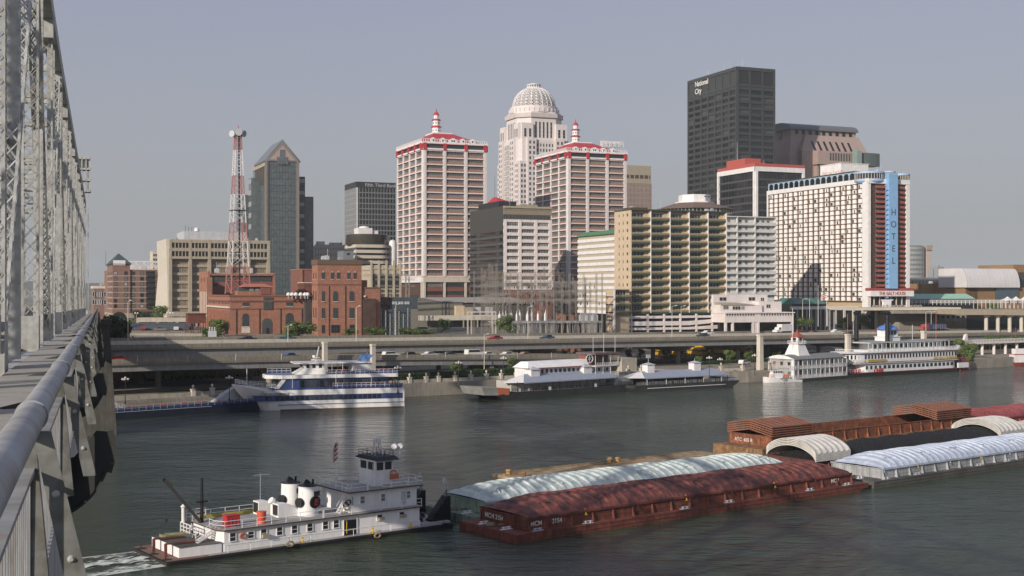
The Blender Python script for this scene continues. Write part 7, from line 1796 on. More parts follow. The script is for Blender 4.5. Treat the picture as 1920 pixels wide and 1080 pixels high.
 # two stacks
 for k, (x, y) in enumerate(((20.55,6.3),(20.72,3.3))):
  s = MB(); s.lathe([(1.15,H1+.16),(1.05,H1+3.6),(1.05,H1+3.9)], 24, (x,y)); so = s.build('smoke_stack', [tp_], t, smooth=True)
  s = MB(); s.lathe([(1.06,H1+3.9),(1.08,H1+3.95),(1.06,H1+4.05),(.7,H1+4.1),(.2,H1+4.12)], 24, (x,y)); s.hexa([(x-.5,y-.2,H1+4.2),(x+.4,y-.2,H1+4.2),(x+.4,y+.2,H1+4.2),(x-.5,y+.2,H1+4.2)],[(x-.2,y-.15,H1+4.75),(x,y-.15,H1+4.6),(x,y+.15,H1+4.6),(x-.2,y+.15,H1+4.75)]); s.tube((x+.6,y,H1+4.1),(x+.6,y,H1+4.7),.12,n=8); s.build('stack_cap', [M['black']], so, smooth=True)
  s = MB(); s.box(x+.15,x+.85,y-1.1,y-.98,H1+2.7,H1+3.3); s.box(x-.95,x-.85,y-.5,y+.2,H1+2.7,H1+3.3); s.build('louvre', [M['dark']], so)
  s = MB(); s.tube((x-1.0,y-.2,H1+1.9),(x-1.35,y-.25,H1+1.9),.62,.6,n=20); s.build('side_disc', [M['dark']], so)
  if k == 1:
   e = MB(); e.tube((x+.25,y-1.02,H1+1.95),(x+.3,y-1.17,H1+1.95),.78,n=28); eo = e.build('emblem_disc', [M['black']], so)
   text('lettering', 'E', 1.05, mat('emblem_red', (.35,.03,.02), .5), eo, (x+.28,y-1.19,H1+1.6), (pi/2,0,.12), .02, align='CENTER', bold=.03, font_shear=.25)
 # second deck house and pilothouse
 H2 = 6.75; a0, a1 = 22.8, 28.2; b0, b1 = 1.5, 7.9
 q = MB(); q.box(a0+.01,a1-.6,b0,b1,H1+.17,H2); d2 = q.build('second_deckhouse', [tp_], t)
 for x, w in ((23.7,.55),(24.8,.5),(26.9,.45)): wn(x, H1+1.7, w, .9, b0, d2, None)
 q = MB(); q.box(25.9+.3,26.5+.3,b0-.04,b0,H1+.4,H1+2.2); q.build('door', [M['lgrey']], d2)
 for k in range(4): q = MB(); q.box(23.2,23.35,b0-.06,b0,H1+1.2+k*.27,H1+1.4+k*.27); q.build('signal_plate', [M['grey']], d2)
 q = MB(); q.box(a0-.5,a1+.1,b0-.5,b1+.5,H2,H2+.14,0); q.box(a0-.45,a1+.05,b0-.45,b1+.45,H2+.14,H2+.16,1); q.build('upper_deck', [M['dbrown'], MATS['deck_grey']], t)
 q = MB(); q.rail([(a0-.4,b1+.4,H2+.16),(a0-.4,b0-.4,H2+.16),(a1,b0-.4,H2+.16),(a1,b1+.4,H2+.16),(a0-.4,b1+.4,H2+.16)], 1.0, .03, 1.6, 0, 2); q.build('deck_railing', [tp_], t)
 text('lettering', 'MARK MCALISTER'[:0] or 'RIVER MCALISTER', .55, M['dark'], t, (23.9, b0-.36, H2+.42), ext=.01) if False else None
 q = MB(); q.box(24.0,27.2,b0-.44,b0-.42,H2+.35,H2+.85); nbd = q.build('name_board', [tp_], t); text('lettering', 'MARK MCALISTER', .38, M['black'], nbd, (24.08,b0-.45,H2+.44), ext=.005)
 H3 = H2+3.5; p0, p1, r0, r1 = 24.25, 26.65, 2.9, 6.6
 q = MB(); q.box(p0,p1,r0,r1,H2+.16,H3-1.3); q.box(p0,p1,r0,r1,H3-.25,H3)
 for x in (p0, (p0+p1)/2-.1, p1-.2): q.box(x,x+.2,r0,r0+.12,H3-1.3,H3-.25); q.box(x,x+.2,r1-.12,r1,H3-1.3,H3-.25)
 for y in (r0+.12, (r0+r1)/2-.1, r1-.32): q.box(p0,p0+.12,y,y+.2,H3-1.3,H3-.25); q.box(p1-.12,p1,y,y+.2,H3-1.3,H3-.25)
 ph = q.build('pilothouse', [tp_], t); q = MB(); q.box(p0+.15,p1-.15,r0+.15,r1-.15,H3-1.3,H3-.26); q.build('glazing', [G[0]], ph)
 q = MB(); q.hexa([(p0-.15,r0-.75,H3),(p1+.35,r0-.75,H3),(p1+.35,r1+.75,H3),(p0-.15,r1+.75,H3)], [(p0,r0-.1,H3+.45),(p1+.2,r0-.1,H3+.45),(p1+.2,r1+.1,H3+.45),(p0,r1+.1,H3+.45)]); q.build('pilothouse_roof', [mat('dark_blue_black_roof', (.02,.025,.035), .6)], t)
 q = MB(); q.rail([(p0,r1,H3+.45),(p0,r0,H3+.45),(p1,r0,H3+.45),(p1,r1,H3+.45),(p0,r1,H3+.45)], .7, .025, 1.0, 0, 2); q.build('roof_railing', [M['dark']], t)
 q = MB(); x, y = 25.5, 4.6
 for s in (-.5,.5):
  for s2 in (-.4,.4): q.beam((x+s,y+s2,H3+.45),(x+s*.5,y+s2*.4,H3+2.3),.12)
 q.box(x-.35,x+.35,y-.3,y+.3,H3+2.2,H3+2.6); q.box(x-.9,x+.9,y-.1,y+.1,H3+2.65,H3+2.8); q.build('radar_mast', [W_], t)
 for x in (26.5,27.0): q = MB(); q.tube((x,3.6,H3+.45),(x,3.6,H3+1.4),.08,n=6); q.tube((x-.2,3.3,H3+1.6),(x+.3,3.9,H3+1.6),.34,n=12); q.build('searchlight', [W_], t)
 q = MB(); q.box(p1-1.0,p1+.1,r0-.35,r0-.2,H2+.8,H2+1.6); q.ring((p1-.6,r0-.3,H2+1.7),(0,1,0),.38,.09,16); q.build('life_ring', [mat('faded_orange', (.45,.14,.08), .7)], t)
 # stairs
 def stair(p, c, w, m=W_):
  q = MB(); p, c = Vector(p), Vector(c); o = Vector((0,w/2,0))
  for s in (-1,1): q.beam(p+o*s, c+o*s, .08,.22); q.beam(p+o*s+Vector((0,0,.9)), c+o*s+Vector((0,0,.9)), .05)
  n = 9
  for i in range(n): d = p.lerp(c,(i+.5)/n); q.box(d.x-.13,d.x+.13,d.y-w/2,d.y+w/2,d.z-.02,d.z+.02)
  q.build('stair', [m], t)
 stair((6.9,2.2,2.42),(9.4,2.2,H1+.15),.8); stair((21.5,1.9,H1+.16),(23.1,1.9,H2+.1),.7)
 for (x,z) in ((22.2,H1+1.3),(22.6,H1+1.6),(22.4,H1+.9)): q = MB(); q.ring((x,1.45,z),(0,1,0),.32,.07,14); q.build('hose_coil', [M['dark'] if z > H1+1.2 else M['rope']], t)
 q = MB(); q.beam((24.4,2.75,H2+.2),(24.4,2.75,H3-.3),.05); q.beam((24.75,2.75,H2+.2),(24.75,2.75,H3-.3),.05); [q.beam((24.4,2.75,H2+.4+k*.33),(24.75,2.75,H2+.4+k*.33),.04) for k in range(8)]; q.build('ladder', [W_], t)
 # flag
 q = MB(); q.tube((23.3,5.0,H2+.16),(23.3,5.0,H2+6.4),.045,n=8); q.build('flagpole', [W_], t)
 q = MB()
 for k in range(7):
  q.grid(lambda u,v: (23.3-.55*u-.1*sin(v*5+u*3), 5.0+.10*sin(u*6+v*4), H2+6.1-2.0*(v*(1/7)+k/7)-.9*u), 5, 2, 0 if k%2 == 0 else 1)
 q.grid(lambda u,v: (23.28-.3*u, 4.95+.10*sin(u*4), H2+6.12-.9*v-.45*u), 4, 4, 2); q.build('flag', [M['red'], W_, M['navy']], t)
 # fore deck and push knees
 q = MB(); q.box(27.7,L-.2,.4,B-.4,.99,1.3); q.build('fore_deck', [MATS['deck_grey']], t)
 for y in (1.6, 6.9):
  q = MB(); x = L-.3; q.xprism([(x-2.6,.99),(x+.4,.99),(x+.4,4.9),(x-.1,4.9)], y-.55, y+.55)
  for k in range(8): q.box(x-2.6+k*.33-.12, x-2.6+k*.33+.17, y-.6, y+.6, 1.1+k*.48, 1.16+k*.48)
  q.build('push_knee', [M['black']], t)
  q = MB(); q.rail([(x-1.9,y-.5,1.5),(x-.1,y-.5,4.9)], .9, .03, .9, 0, 1); q.build('knee_rail', [M['dark']], t)
  q = MB(); q.tube((x+.1,y,4.9),(x+.1,y,7.0),.05,n=6); q.box(x-.05,x+.25,y-.15,y+.15,6.6,7.3); q.build('jack_staff', [M['lgrey']], t)
 for (x,y) in ((28.6,2.0),(29.4,5),(28.8,7.2),(30.6,4.2)): q = MB(); q.lathe([(.35,1.3),(.25,1.7),(.4,1.9),(.2,2.1)], 10, (x,y)); q.build('capstan', [M['dark']], t)
 for (x,y,z) in ((30.8,-.2,.8),(24.0,-.22,.65),(17.4,-.2,1.2)): q = MB(); q.ring((x,y,z),(0,1,0),.35,.13,14); q.beam((x,y,z+.3),(x,y+.3,z+.9),.05); q.build('tyre_fender', [M['rope'] if x < 30 else M['dark']], t)
 # crane
 q = MB(); q.tube((10.2,6.2,2.42),(10.2,6.2,9.6),.22,.14,n=10); q.box(9.6,10.8,6.0,6.4,6.6,6.8); q.box(9.9,10.5,5.9,6.5,2.42,3.4); q.build('crane_mast', [M['black']], t)
 q = MB(); q.beam((9.8,6.0,4.2),(4.4,8.2,9.4),.42,.46); q.tube((4.3,8.1,9.4),(4.3,8.4,9.4),.25,n=12); q.beam((5.5,7.8,8.6),(5.0,7.9,8.95),.25); q.build('crane_boom', [M['black']], t)
 q = MB(); q.beam((4.4,8.2,9.6),(10.2,6.2,6.9),.03); q.beam((4.4,8.1,9.2),(4.6,8.1,4.6),.03); q.box(4.5,4.75,7.95,8.25,4.2,4.7); q.lathe([(.1,4.0),(.18,4.1),(.1,4.3)],8,(4.6,8.1)); q.build('crane_hook', [M['dark']], t)
 q = MB(); q.rail([(8.6,4.2,2.42),(8.6,8.2,2.42)],1.6,.05,.8,0,3); q.rail([(9.2,8.2,H1+.16),(11.5,8.4,H1+.16)],1.3,.04,.6,0,3); q.lathe([(.2,H1),(.2,H1+1.9),(.32,H1+2.0),(.05,H1+2.3)],8,(8.8,8.0)); q.build('crane_frame', [W_], t)
 return t
def refit(t):
 # the drawn boat is brought to the proportions measured in the photograph; small parts are moved, long ones follow the new stations
 XS = [(-5,-5.4),(0,-.4),(1.9,1.2),(10.5,6.07),(11.2,7.0),(20.4,15.9),(21.7,20.2),(23.3,21.5),(24.3,24.6),(27.6,29.9),(32.4,34.0),(40,41.6)]
 ZS = [(-5,-5.2),(0,-.1),(.95,.5),(3.95,2.68),(6.75,5.06),(10.25,8.1),(20,16.5)]
 def mp(T, x):
  for (a, A), (b, B) in zip(T, T[1:]):
   if x <= b: return A+(B-A)*(x-a)/(b-a)
  return x
 ch = child_map(t)
 def go(o, dx):
  me = o.data; M_ = o.matrix_basis.copy(); co = [M_ @ v.co for v in me.vertices]; xs = [c.x for c in co]
  if dx is None and max(xs)-min(xs) < 3.3: c = (max(xs)+min(xs))/2; dx = mp(XS, c)-c
  me = me.copy(); o.data = me; o.matrix_basis = Matrix.Identity(4)
  for v, c in zip(me.vertices, co): v.co = (c.x+dx if dx is not None else mp(XS, c.x), c.y, mp(ZS, c.z))
  for k in ch.get(o, []): go(k, dx)
 for o in ch.get(t, []): go(o, None)
 return t
refit(towboat())
def skiff():
 v = Vector(TW(-34+2.9, 11.9+6.3)); t = thing('skiff', 'small flat olive green skiff lying on the aft roof of the towboat', 'boat', (v.x, v.y, 1.56), TA+radians(-12))
 q = MB(); n = 10
 def sec(x): w = .85*(1-max(0,(-x-1.2)/1.4)**2*.9) if x < -1.2 else .85; return w
 vs = []; xs = [-2.5+.5*k for k in range(11)]
 for x in xs:
  w = max(.12, sec(x)); l = .35*max(0,(-x-1.0)/1.5); vs += [(x,-w,.75+l*.5),(x,-w*.75,.05+l),(x,w*.75,.05+l),(x,w,.75+l*.5)]
 fs = []
 for i in range(len(xs)-1):
  for j in range(3): fs.append((i*4+j,(i+1)*4+j,(i+1)*4+j+1,i*4+j+1))
 fs.append((40,41,42,43)); q.add(vs, fs)
 for i in range(len(xs)-1):
  for j in (0,3): q.beam(vs[i*4+j], vs[(i+1)*4+j], .09)
 q.build('hull', [mat('olive_paint', (.24,.25,.15), .7, var=.2)], t); q = MB(); [q.box(x-.2,x+.2,-.75,.75,.42,.48) for x in (-1,.4,1.8)]; q.build('seat', [mat('olive_paint_dark', (.14,.13,.08), .8)], t)
 t.scale = (.62,.75,.5); o = MB(); o.box(2.45,2.75,-.2,.2,.3,1.15); o.build('outboard_motor', [M['dark']], t)
skiff()
# ================================================================ MOORED BOATS
def shell(secs, closed_top=True):
 """hull lofted through sections; each section is a list of points from one gunwale under the keel to the other"""
 q = MB(); n = len(secs[0])
 for s in secs: q.v += [tuple(p) for p in s]
 for i in range(len(secs)-1):
  for j in range(n-1): q.f.append((i*n+j,(i+1)*n+j,(i+1)*n+j+1,i*n+j+1)); q.m.append(0)
  if closed_top: q.f.append((i*n+n-1,(i+1)*n+n-1,(i+1)*n,i*n)); q.m.append(0)
 q.f.append(tuple(range(n-1,-1,-1))); q.m.append(0); k = (len(secs)-1)*n; q.f.append(tuple(range(k,k+n))); q.m.append(0)
 return q
def cruise():
 x0, y0 = PX(480,283.8), 283.8; ang = atan2(10.2, 32.7)
 t = thing('cruise_ship', 'white and blue three-deck excursion ship with raked bow, lettered on its side', 'ship', (x0,y0,0), ang)
 Wm = mat('ship_white', (.74,.73,.71), .4, streak=.12); Bl = mat('ship_blue', (.045,.07,.19), .4); L = 34.4; B = 9.5
 def hw(x, f=1): # half width at deck level, bow at negative x
  if x < 4: return (B/2)*max(.02, 1-((4-x)/9.2)**1.7)*f
  return B/2*f
 secs = []
 for x in [-5,-4,-3,-2,-1,0,1,2.5,4,8,16,26,L]:
  w = hw(x); zt = 4.6+1.4*max(0,(3-x)/8)**1.3; xk = max(x, -.0); lo = max(0, x)
  # stem rakes: waterline half width shrinks before x = 0
  ww = 0.02 if x <= 0 else hw(x)*min(1,(x/5)**.6); zb = -.8 if x > 0 else zt*(-x/5.2)*.98
  zm = max(zb+.05, 1.6)
  wm = ww+(w-ww)*.55
  secs.append([(x,B/2-w,zt),(x,B/2-wm,zm),(x,B/2-ww,zb),(x,B/2+ww,zb),(x,B/2+wm,zm),(x,B/2+w,zt)])
 q = shell(secs); h = q.build('hull', [Wm], t, smooth=True)
 # decks and bands on the near side (flat plating just proud of the hull)
 def band(name, xa, xb, za, zb, m, o=.06, par=None, yb=0):
  q = MB(); q.box(xa, xb, yb-o, B-yb+o, za, zb); return q.build(name, [m], par or t)
 for s in (0,1):
  q = MB(); pts = []
  for k in range(9):
   x = -.6+k*.6
   w = hw(x)*(.80 if x < .5 else .9+.1*min(1,(x-.5)/3)); pts.append((x, (B/2-w-.08) if s == 0 else (B/2+w+.08)))
  for (xa,ya),(xb,yb) in zip(pts,pts[1:]): q.add([(xa,ya,2.15),(xb,yb,2.15),(xb,yb-(0),3.4),(xa,ya,3.4)], [(0,1,2,3),(3,2,1,0)])
  q.build('bow_band', [Bl], t)
 band('window_band', 4.2, L-.4, 2.15, 3.4, Bl, .05)
 for k in range(24):
  x = 2.6+k*1.12; q = MB(); q.box(x-.42,x+.42,-.12 if x > 4.2 else B/2-hw(x)-.02,-.055 if x > 4.2 else B/2-hw(x)+.1,2.3,3.25); q.build('window', [G[0] if k < 9 or k > 17 else G[1]], t)
 band('rubbing_strake', 5, L+.1, 1.2, 1.32, Bl, .12)
 band('boot_top', 5.5, L-.1, -.2, .22, mat('boot_brown', (.12,.06,.04), .8), .03)
 band('deck_band', 3.6, L-.5, 4.55, 4.95, Bl, .02, yb=.15)
 # second deck house
 q = MB(); q.hexa([(5.2,.5,4.95),(L-4,.5,4.95),(L-4,B-.5,4.95),(5.2,B-.5,4.95)], [(7.0,.5,7.2),(L-4,.5,7.2),(L-4,B-.5,7.2),(7.0,B-.5,7.2)]); h2 = q.build('salon', [Bl], t)
 q = MB(); q.hexa([(4.3,.35,4.96),(5.25,.35,4.96),(5.25,B-.35,4.96),(4.3,B-.35,4.96)], [(6.1,.35,7.2),(7.05,.35,7.2),(7.05,B-.35,7.2),(6.1,B-.35,7.2)]); q.build('salon_front', [Wm], t)
 for k in range(5): q = MB(); y = 1.2+k*1.6; q.hexa([(4.25,y,5.1),(4.3,y,5.1),(4.3,y+1.2,5.1),(4.25,y+1.2,5.1)], [(5.85,y,6.9),(5.9,y,6.9),(5.9,y+1.2,6.9),(5.85,y+1.2,6.9)]); q.build('front_window', [G[0]], t)
 for k in range(18): q = MB(); x = 10.5+k*1.12; q.box(x-.45,x+.45,.40,.49,5.15,6.7); q.build('window', [G[1] if k%4 else G[0]], h2)
 q = MB(); q.prism([(5.9,-.1),(L-1.5,-.1),(L-1.5,B+.1),(5.9,B+.1),(2.2,B*.75),(2.2,B*.25)], 7.2, 8.0); q.build('upper_deck', [Wm], t)
 q = MB(); q.prism([(6.1,.3),(12,.3),(12,B-.3),(6.1,B-.3),(2.6,B*.72),(2.6,B*.28)], 8.0, 8.04); q.build('sloping_roof', [mat('slate_blue_deck', (.16,.20,.26), .6)], t)
 # pilothouse and canopy
 q = MB(); q.hexa([(9.0,1.2,8.04),(16,1.2,8.04),(16,B-1.2,8.04),(9.0,B-1.2,8.04)], [(11.2,1.8,9.3),(16,1.8,9.3),(16,B-1.8,9.3),(11.2,B-1.8,9.3)]); q.hexa([(11.3,1.9,9.3),(15.9,1.9,9.3),(15.9,B-1.9,9.3),(11.3,B-1.9,9.3)], [(10.6,1.9,10.5),(15.9,1.9,10.5),(15.9,B-1.9,10.5),(10.6,B-1.9,10.5)]); ph = q.build('wheelhouse', [Wm], t)
 for k in range(5): q = MB(); y = 2.2+k*1.08; q.hexa([(11.2,y,9.4),(11.25,y,9.4),(11.25,y+.8,9.4),(11.2,y+.8,9.4)], [(10.65,y,10.35),(10.7,y,10.35),(10.7,y+.8,10.35),(10.65,y+.8,10.35)]); q.build('window', [G[0]], ph)
 for x in (12.0,13.4,14.9): q = MB(); q.box(x-.35,x+.35,1.82,1.9,9.5,10.3); q.build('window', [G[0]], ph)
 q = MB(); q.box(8.8,27,1.0,B-1.0,10.5,10.75); q.build('canopy', [Wm], t)
 q = MB(); q.box(22.5,27,1.6,B-1.6,8.04,10.5); q.box(23.3,23.8,1.54,1.6,9.2,9.8); q.build('aft_house', [mat('ship_grey_white', (.60,.62,.63), .5)], t)
 for x in (17.5,20.0): q = MB(); q.beam((x,1.2,8),(x,1.2,10.5),.1); q.beam((x,B-1.2,8),(x,B-1.2,10.5),.1); q.build('canopy_post', [Wm], t)
 for k, y in enumerate((2.8, 6.6)):
  q = MB(); q.hexa([(24.4,y-.7,10.75),(26.0,y-.7,10.75),(26.0,y+.7,10.75),(24.4,y+.7,10.75)], [(25.6,y-.7,12.3),(27.5,y-.7,12.3),(27.5,y+.7,12.3),(25.6,y+.7,12.3)]); q.build('funnel', [mat('funnel_blue', (.12,.22,.45), .5)], t)
 q = MB(); q.beam((14.2,B/2,10.7),(15.0,B/2,14.3),.2); q.box(13.6,15.2,B/2-.7,B/2+.7,11.6,11.8); q.lathe([(.1,11.8),(.45,11.9),(.45,12.2),(.1,12.3)],10,(13.9,B/2)); q.beam((13.2,B/2,11.2),(15.6,B/2,11.2),.25); q.build('radar_mast', [Wm], t)
 # railings with blue canvas and red furniture
 def canvas(xa, xb, z, y):
  q = MB(); q.box(xa,xb,y,y+.06,z+.1,z+.75); q.build('railing_canvas', [Bl], t); r = MB(); r.rail([(xa,y-.05,z),(xb,y-.05,z)],1.05,.03,1.1,0,2); r.build('railing', [Wm], t)
 canvas(16.2, L-1.7, 8.0, .1); canvas(17.5, L-.3, 4.95, -.1); canvas(3.5, 9, 8.02, B-.6)
 r = MB(); r.rail([(-4.2,B/2-.6,6.0),(-1.5,B/2-2.6,5.4),(4.5,.2,4.9)],1.0,.035,1.0,0,3); r.rail([(-4.2,B/2+.6,6.0),(-1.5,B/2+2.6,5.4),(4.5,B-.2,4.9)],1.0,.035,1.0,0,3); r.rail([(L-.5,.1,4.95),(L-.5,B-.1,4.95)],1,.03,1,0,3); r.build('bow_railing', [Wm], t)
 random.seed(4)
 for k in range(46):
  if k < 20: x, y, z = 17+k*.82, .5, 4.95
  elif k < 36: x, y, z = 17+(k-20)*.95, random.choice((.7,2.5)), 8.04
  else: x, y, z = L-4+random.random()*3, 1+random.random()*7, 4.95
  q = MB(); q.box(x-.25,x+.25,y-.25,y+.25,z+.42,z+.5); q.box(x-.25,x-.18,y-.25,y+.25,z+.5,z+1.15); [q.box(x+a-.03,x+a+.03,y+b-.03,y+b+.03,z,z+.42) for a in (-.2,.2) for b in (-.2,.2)]
  c = q.build('deck_chair', [M['red']]); c.matrix_world = Matrix.Translation((x0,y0,0)) @ Matrix.Rotation(ang,4,'Z'); tag(c, 'red plastic chair on %s of the white cruise ship'%('the covered side deck' if k < 20 else 'the top deck' if k < 36 else 'the stern deck'), 'chair', 'red chairs on %s'%('the covered side deck' if k < 20 else 'the top deck' if k < 36 else 'the stern deck'))
 text('lettering', 'THE', .5, M['dark'], t, (1.0,-.14,4.12), ext=.02); text('lettering', 'STAR OF LOUISVILLE', .78, M['dark'], t, (-.4+1.2,-.16,3.48), ext=.02, sx=.92, bold=.01)
 for x in (8.2, 18.2, 26.5): q = MB(); q.tube((x,-.15,5),(x,-.15,8.8),.04,n=6); q.build('stanchion', [Wm], t)
 q = MB(); q.tube((-1.6,B/2,5.3),(-1.6,B/2,9.4),.07,n=6); q.build('jack_staff', [Wm], t)
cruise()
def blue_barge():
 p = onz(212,788,0); p2 = onz(500,768,0); ang = atan2(p2.y-p.y, p2.x-p.x); L = (p2-p).length
 t = thing('dock_barge', 'long navy blue dock barge with red tables beside the cruise ship bow', 'barge', (p.x,p.y,0), ang)
 q = MB(); q.xprism([(-12,-1),(L-3,-1),(L,1.8),(L-1.5,2.0),(-12,1.6)], 0, 8); q.build('hull', [mat('black_blue_hull', (.015,.018,.035), .6, var=.3)], t)
 q = MB(); q.box(-12,L*.6,-.05,.0,1.75,2.45); q.hexa([(L*.6,-.05,1.85),(L*.97,-.05,2.1),(L*.97,0,2.1),(L*.6,0,1.85)],[(L*.6,-.05,2.5),(L*.97,-.05,2.9),(L*.97,0,2.9),(L*.6,0,2.5)]); q.build('canvas_rail', [M['navy']], t)
 q = MB(); q.box(-12,L*.62,-.08,-.04,1.55,1.66); q.rail([(-12,-.1,1.6),(L*.95,-.1,2.0)],1.1,.03,1.6,0,2); q.build('railing', [M['lgrey']], t)
 q = MB(); q.hexa([(L*.70,5,2.0),(L*.98,5,2.2),(L*.98,8,2.2),(L*.70,8,2.0)],[(L*.86,5.5,5.0),(L*1.0,5.5,5.2),(L*1.0,7.5,5.2),(L*.86,7.5,5.0)]); q.build('sloping_canopy', [mat('pale_grey_canvas', (.40,.42,.42), .8)], t)
 q = MB(); q.box(0,.3,1,6,1.9,4); q.beam((0,1,4),(3,1,2),.2); q.beam((0,1,3.2),(2.4,1,1.9),.15); q.rail([(0,1,2.9),(3,1,2)],1,.04,.6); q.build('gangway', [M['white']], t)
 for k in range(7): q = MB(); x = 4+k*4.2; q.lathe([(.9,2.55),(.9,2.62)], 12, (x,1.5)); q.tube((x,1.5,1.7),(x,1.5,2.55),.06,n=6); q.build('table', [M['red']], t)
blue_barge()
def ship_sign():
 v = onz(567,700,6) if False else Vector((PX(566,318),318,3.3)); t = thing('sign_board', 'white two-post notice board behind the cruise ship wheelhouse', 'sign', v, .35); z = lambda py: PZ(py,318)-3.3
 q = MB(); q.box(-2.2,2.2,-.1,.1,z(682),z(670)); q.build('panel', [mat('sign_white', (.55,.56,.56), .6)], t)
 for x in (-1.9,1.9): q = MB(); q.box(x-.1,x+.1,.1,.3,0,z(670)); q.build('post', [M['grey']], t)
ship_sign()
def restaurant():
 p = onz(961,748.5,0); p2 = onz(1190,732,0); ang = atan2(p2.y-p.y, p2.x-p.x); L = (p2-p).length
 t = thing('restaurant_barge', 'black-hulled restaurant barge with grey-blue awning, white cabin and towered wheelhouse', 'boat', (p.x,p.y,0), ang); Wm = M['white']; B = 10
 px2m = L/(1190-961.0)
 X = lambda px, off=0: (px-961)*px2m*.985
 def Z(py, px): b = 748.5+(732-748.5)*(px-961)/229; Y = p.y+(p2.y-p.y)*(px-961)/229; return (b-py)*Y/F
 q = MB(); q.xprism([(-1,-1),(L-2,-1),(L,1.2),(L,2.2),(-4,1.6),(-5,1.2)], 0, B); q.build('hull', [mat('black_grey_hull', (.035,.035,.035), .7, var=.4, streak=.3)], t)
 q = MB(); q.hexa([(-8.5,.5,1.6),(-1,0,1.2),(-1,B,1.2),(-8.5,B-.5,1.6)], [(-9.5,.5,4.0),(-.8,0,3.2),(-.8,B,3.2),(-9.5,B-.5,4.0)], 0); q.hexa([(-4.6,.1,1.5),(-1.2,-.06,1.3),(-1.2,0,1.3),(-4.6,.2,1.5)], [(-4.6,.1,3.6),(-1.2,-.06,3.3),(-1.2,0,3.3),(-4.6,.2,3.6)], 1); q.build('bow_ramp', [mat('weathered_grey_steel', (.26,.26,.24), .8, var=.3), mat('orange_patch', (.48,.14,.07), .8)], t)
 q = MB(); q.box(1.5,L-1,.5,B-.5,1.9,2.05); q.box(2,L-8,3,B-1,2.05,5.0); q.build('lower_house', [mat('dim_cream_wall', (.40,.38,.34), .8)], t)
 for k in range(13): q = MB(); x = 2+k*2.4; q.beam((x,.4,2),(x,.4,5),.12); q.build('awning_post', [M['dark']], t)
 q = MB(); xa, xb = X(985), X(1154); q.add([(xa-1,-.4,4.7),(xb,-.4,4.7),(xb,3.6,6.9),(xa+2.5,3.6,6.9),(xa-1,7.5,4.7),(xb,7.5,4.7)], [(0,1,2,3),(3,2,1,0),(3,2,5,4),(4,5,2,3),(0,3,4),(4,3,0),(1,5,2),(2,5,1)]); q.box(xa-1,xb,-.42,-.36,4.4,4.72); q.build('awning', [mat('grey_blue_canvas', (.27,.30,.37), .8, var=.1)], t)
 q = MB(); q.add([(xa-1.1,-.3,4.75),(xa-4.5,3.5,4.5),(xa+2.3,3.6,6.9),(xa-1.1,7.4,4.75)], [(0,2,1),(1,2,0),(1,2,3),(3,2,1)]); q.build('awning_peak', [Wm], t)
 q = MB(); xa, xb = X(1006), X(1118); q.box(xa,xb,3.8,9.3,5.0,8.6,0); q.hexa([(xa-.6,3.2,8.6),(xb,3.2,8.6),(xb,9.6,8.6),(xa-.6,9.6,8.6)], [(xa+1,5,10.4),(xb+1,5,10.4),(xb+1,8,10.4),(xa+1,8,10.4)], 1); q.box(xa-.7,xb,3.1,3.2,8.35,8.6,2); cab = q.build('upper_cabin', [Wm, mat('bright_white_roof', (.80,.79,.77), .6, streak=.08), M['dred']], t)
 for k in range(12): q = MB(); x = xa+1.2+k*(xb-xa-2)/12; q.box(x,x+.85,3.72,3.8,6.2,8.0); q.build('window', [G[0]], cab)
 for px in (1012, 1111):
  q = MB(); x = X(px); q.box(x-1.5,x+1.5,2.2,4.6,5.2,8.2,0); q.hexa([(x-1.8,1.9,8.2),(x+1.8,1.9,8.2),(x+1.8,4.9,8.2),(x-1.8,4.9,8.2)],[(x-.2,3.3,9.1),(x+.2,3.3,9.1),(x+.2,3.7,9.1),(x-.2,3.7,9.1)],1); q.build('cupola', [Wm, M['lgrey']], t)
 q = MB(); xa, xb = X(1122), X(1169);
 for z in (4.6, 8.2): q.box(xa,xb,1.5,B-1,z,z+.25,0); q.rail([(xa,1.5,z+.25),(xb,1.5,z+.25),(xb,B-1,z+.25)],.9,.035,.7,0,2)
 q.box(xa+.5,xb-1.5,3.2,B-2,4.9,8.2,0); q.box(X(1122),X(1158),3.4,B-2,8.5,11.6,2); q.box(xa-.3,xb+.3,1.2,B-1.0,11.9,12.5,1); q.build('wheelhouse', [Wm, mat('brown_purple_roof', (.13,.09,.09), .7), mat('red_brown_panel', (.22,.07,.05), .7)], t)
 for k in range(4): q = MB(); x = xa+.2+k*(xb-xa-.3)/3; q.beam((x,1.7,4.8),(x,1.7,11.9),.10); q.build('gallery_post', [Wm], t)
 for k in range(5): q = MB(); x = xa+.9+k*1.15; q.box(x,x+.7,3.3,3.4,8.8,11.2); q.build('window', [G[0]], t)
 for k in range(4): q = MB(); x = xa+1+k*1.5; q.box(x,x+.9,3.1,3.2,5.6,7.6); q.build('window', [G[0]], t)
 q = MB(); c = (X(1116),2.6,9.8+.9); q.ring(c,(0,1,0),1.25,.11,28); [q.beam((c[0]-1.2*cos(a),c[1],c[2]-1.2*sin(a)),(c[0]+1.2*cos(a),c[1],c[2]+1.2*sin(a)),.09) for a in (.5,1.55,2.6)]; q.tube((c[0],c[1]+.12,c[2]),(c[0],c[1]+.18,c[2]),1.2,n=24,m=1); q.build('paddle_wheel_emblem', [Wm, M['dark']], t)
 for px in (1125,1146,1169): q = MB(); x = X(px); q.tube((x,3,11.8),(x,3,17.5 if px != 1146 else 18.5),.05,n=6); q.build('flagpole', [Wm], t)
 q = MB(); q.rail([(0,.1,2.1),(L-1,.1,2.1)],1.1,.04,1.0,0,3); q.build('railing', [M['dark']], t)
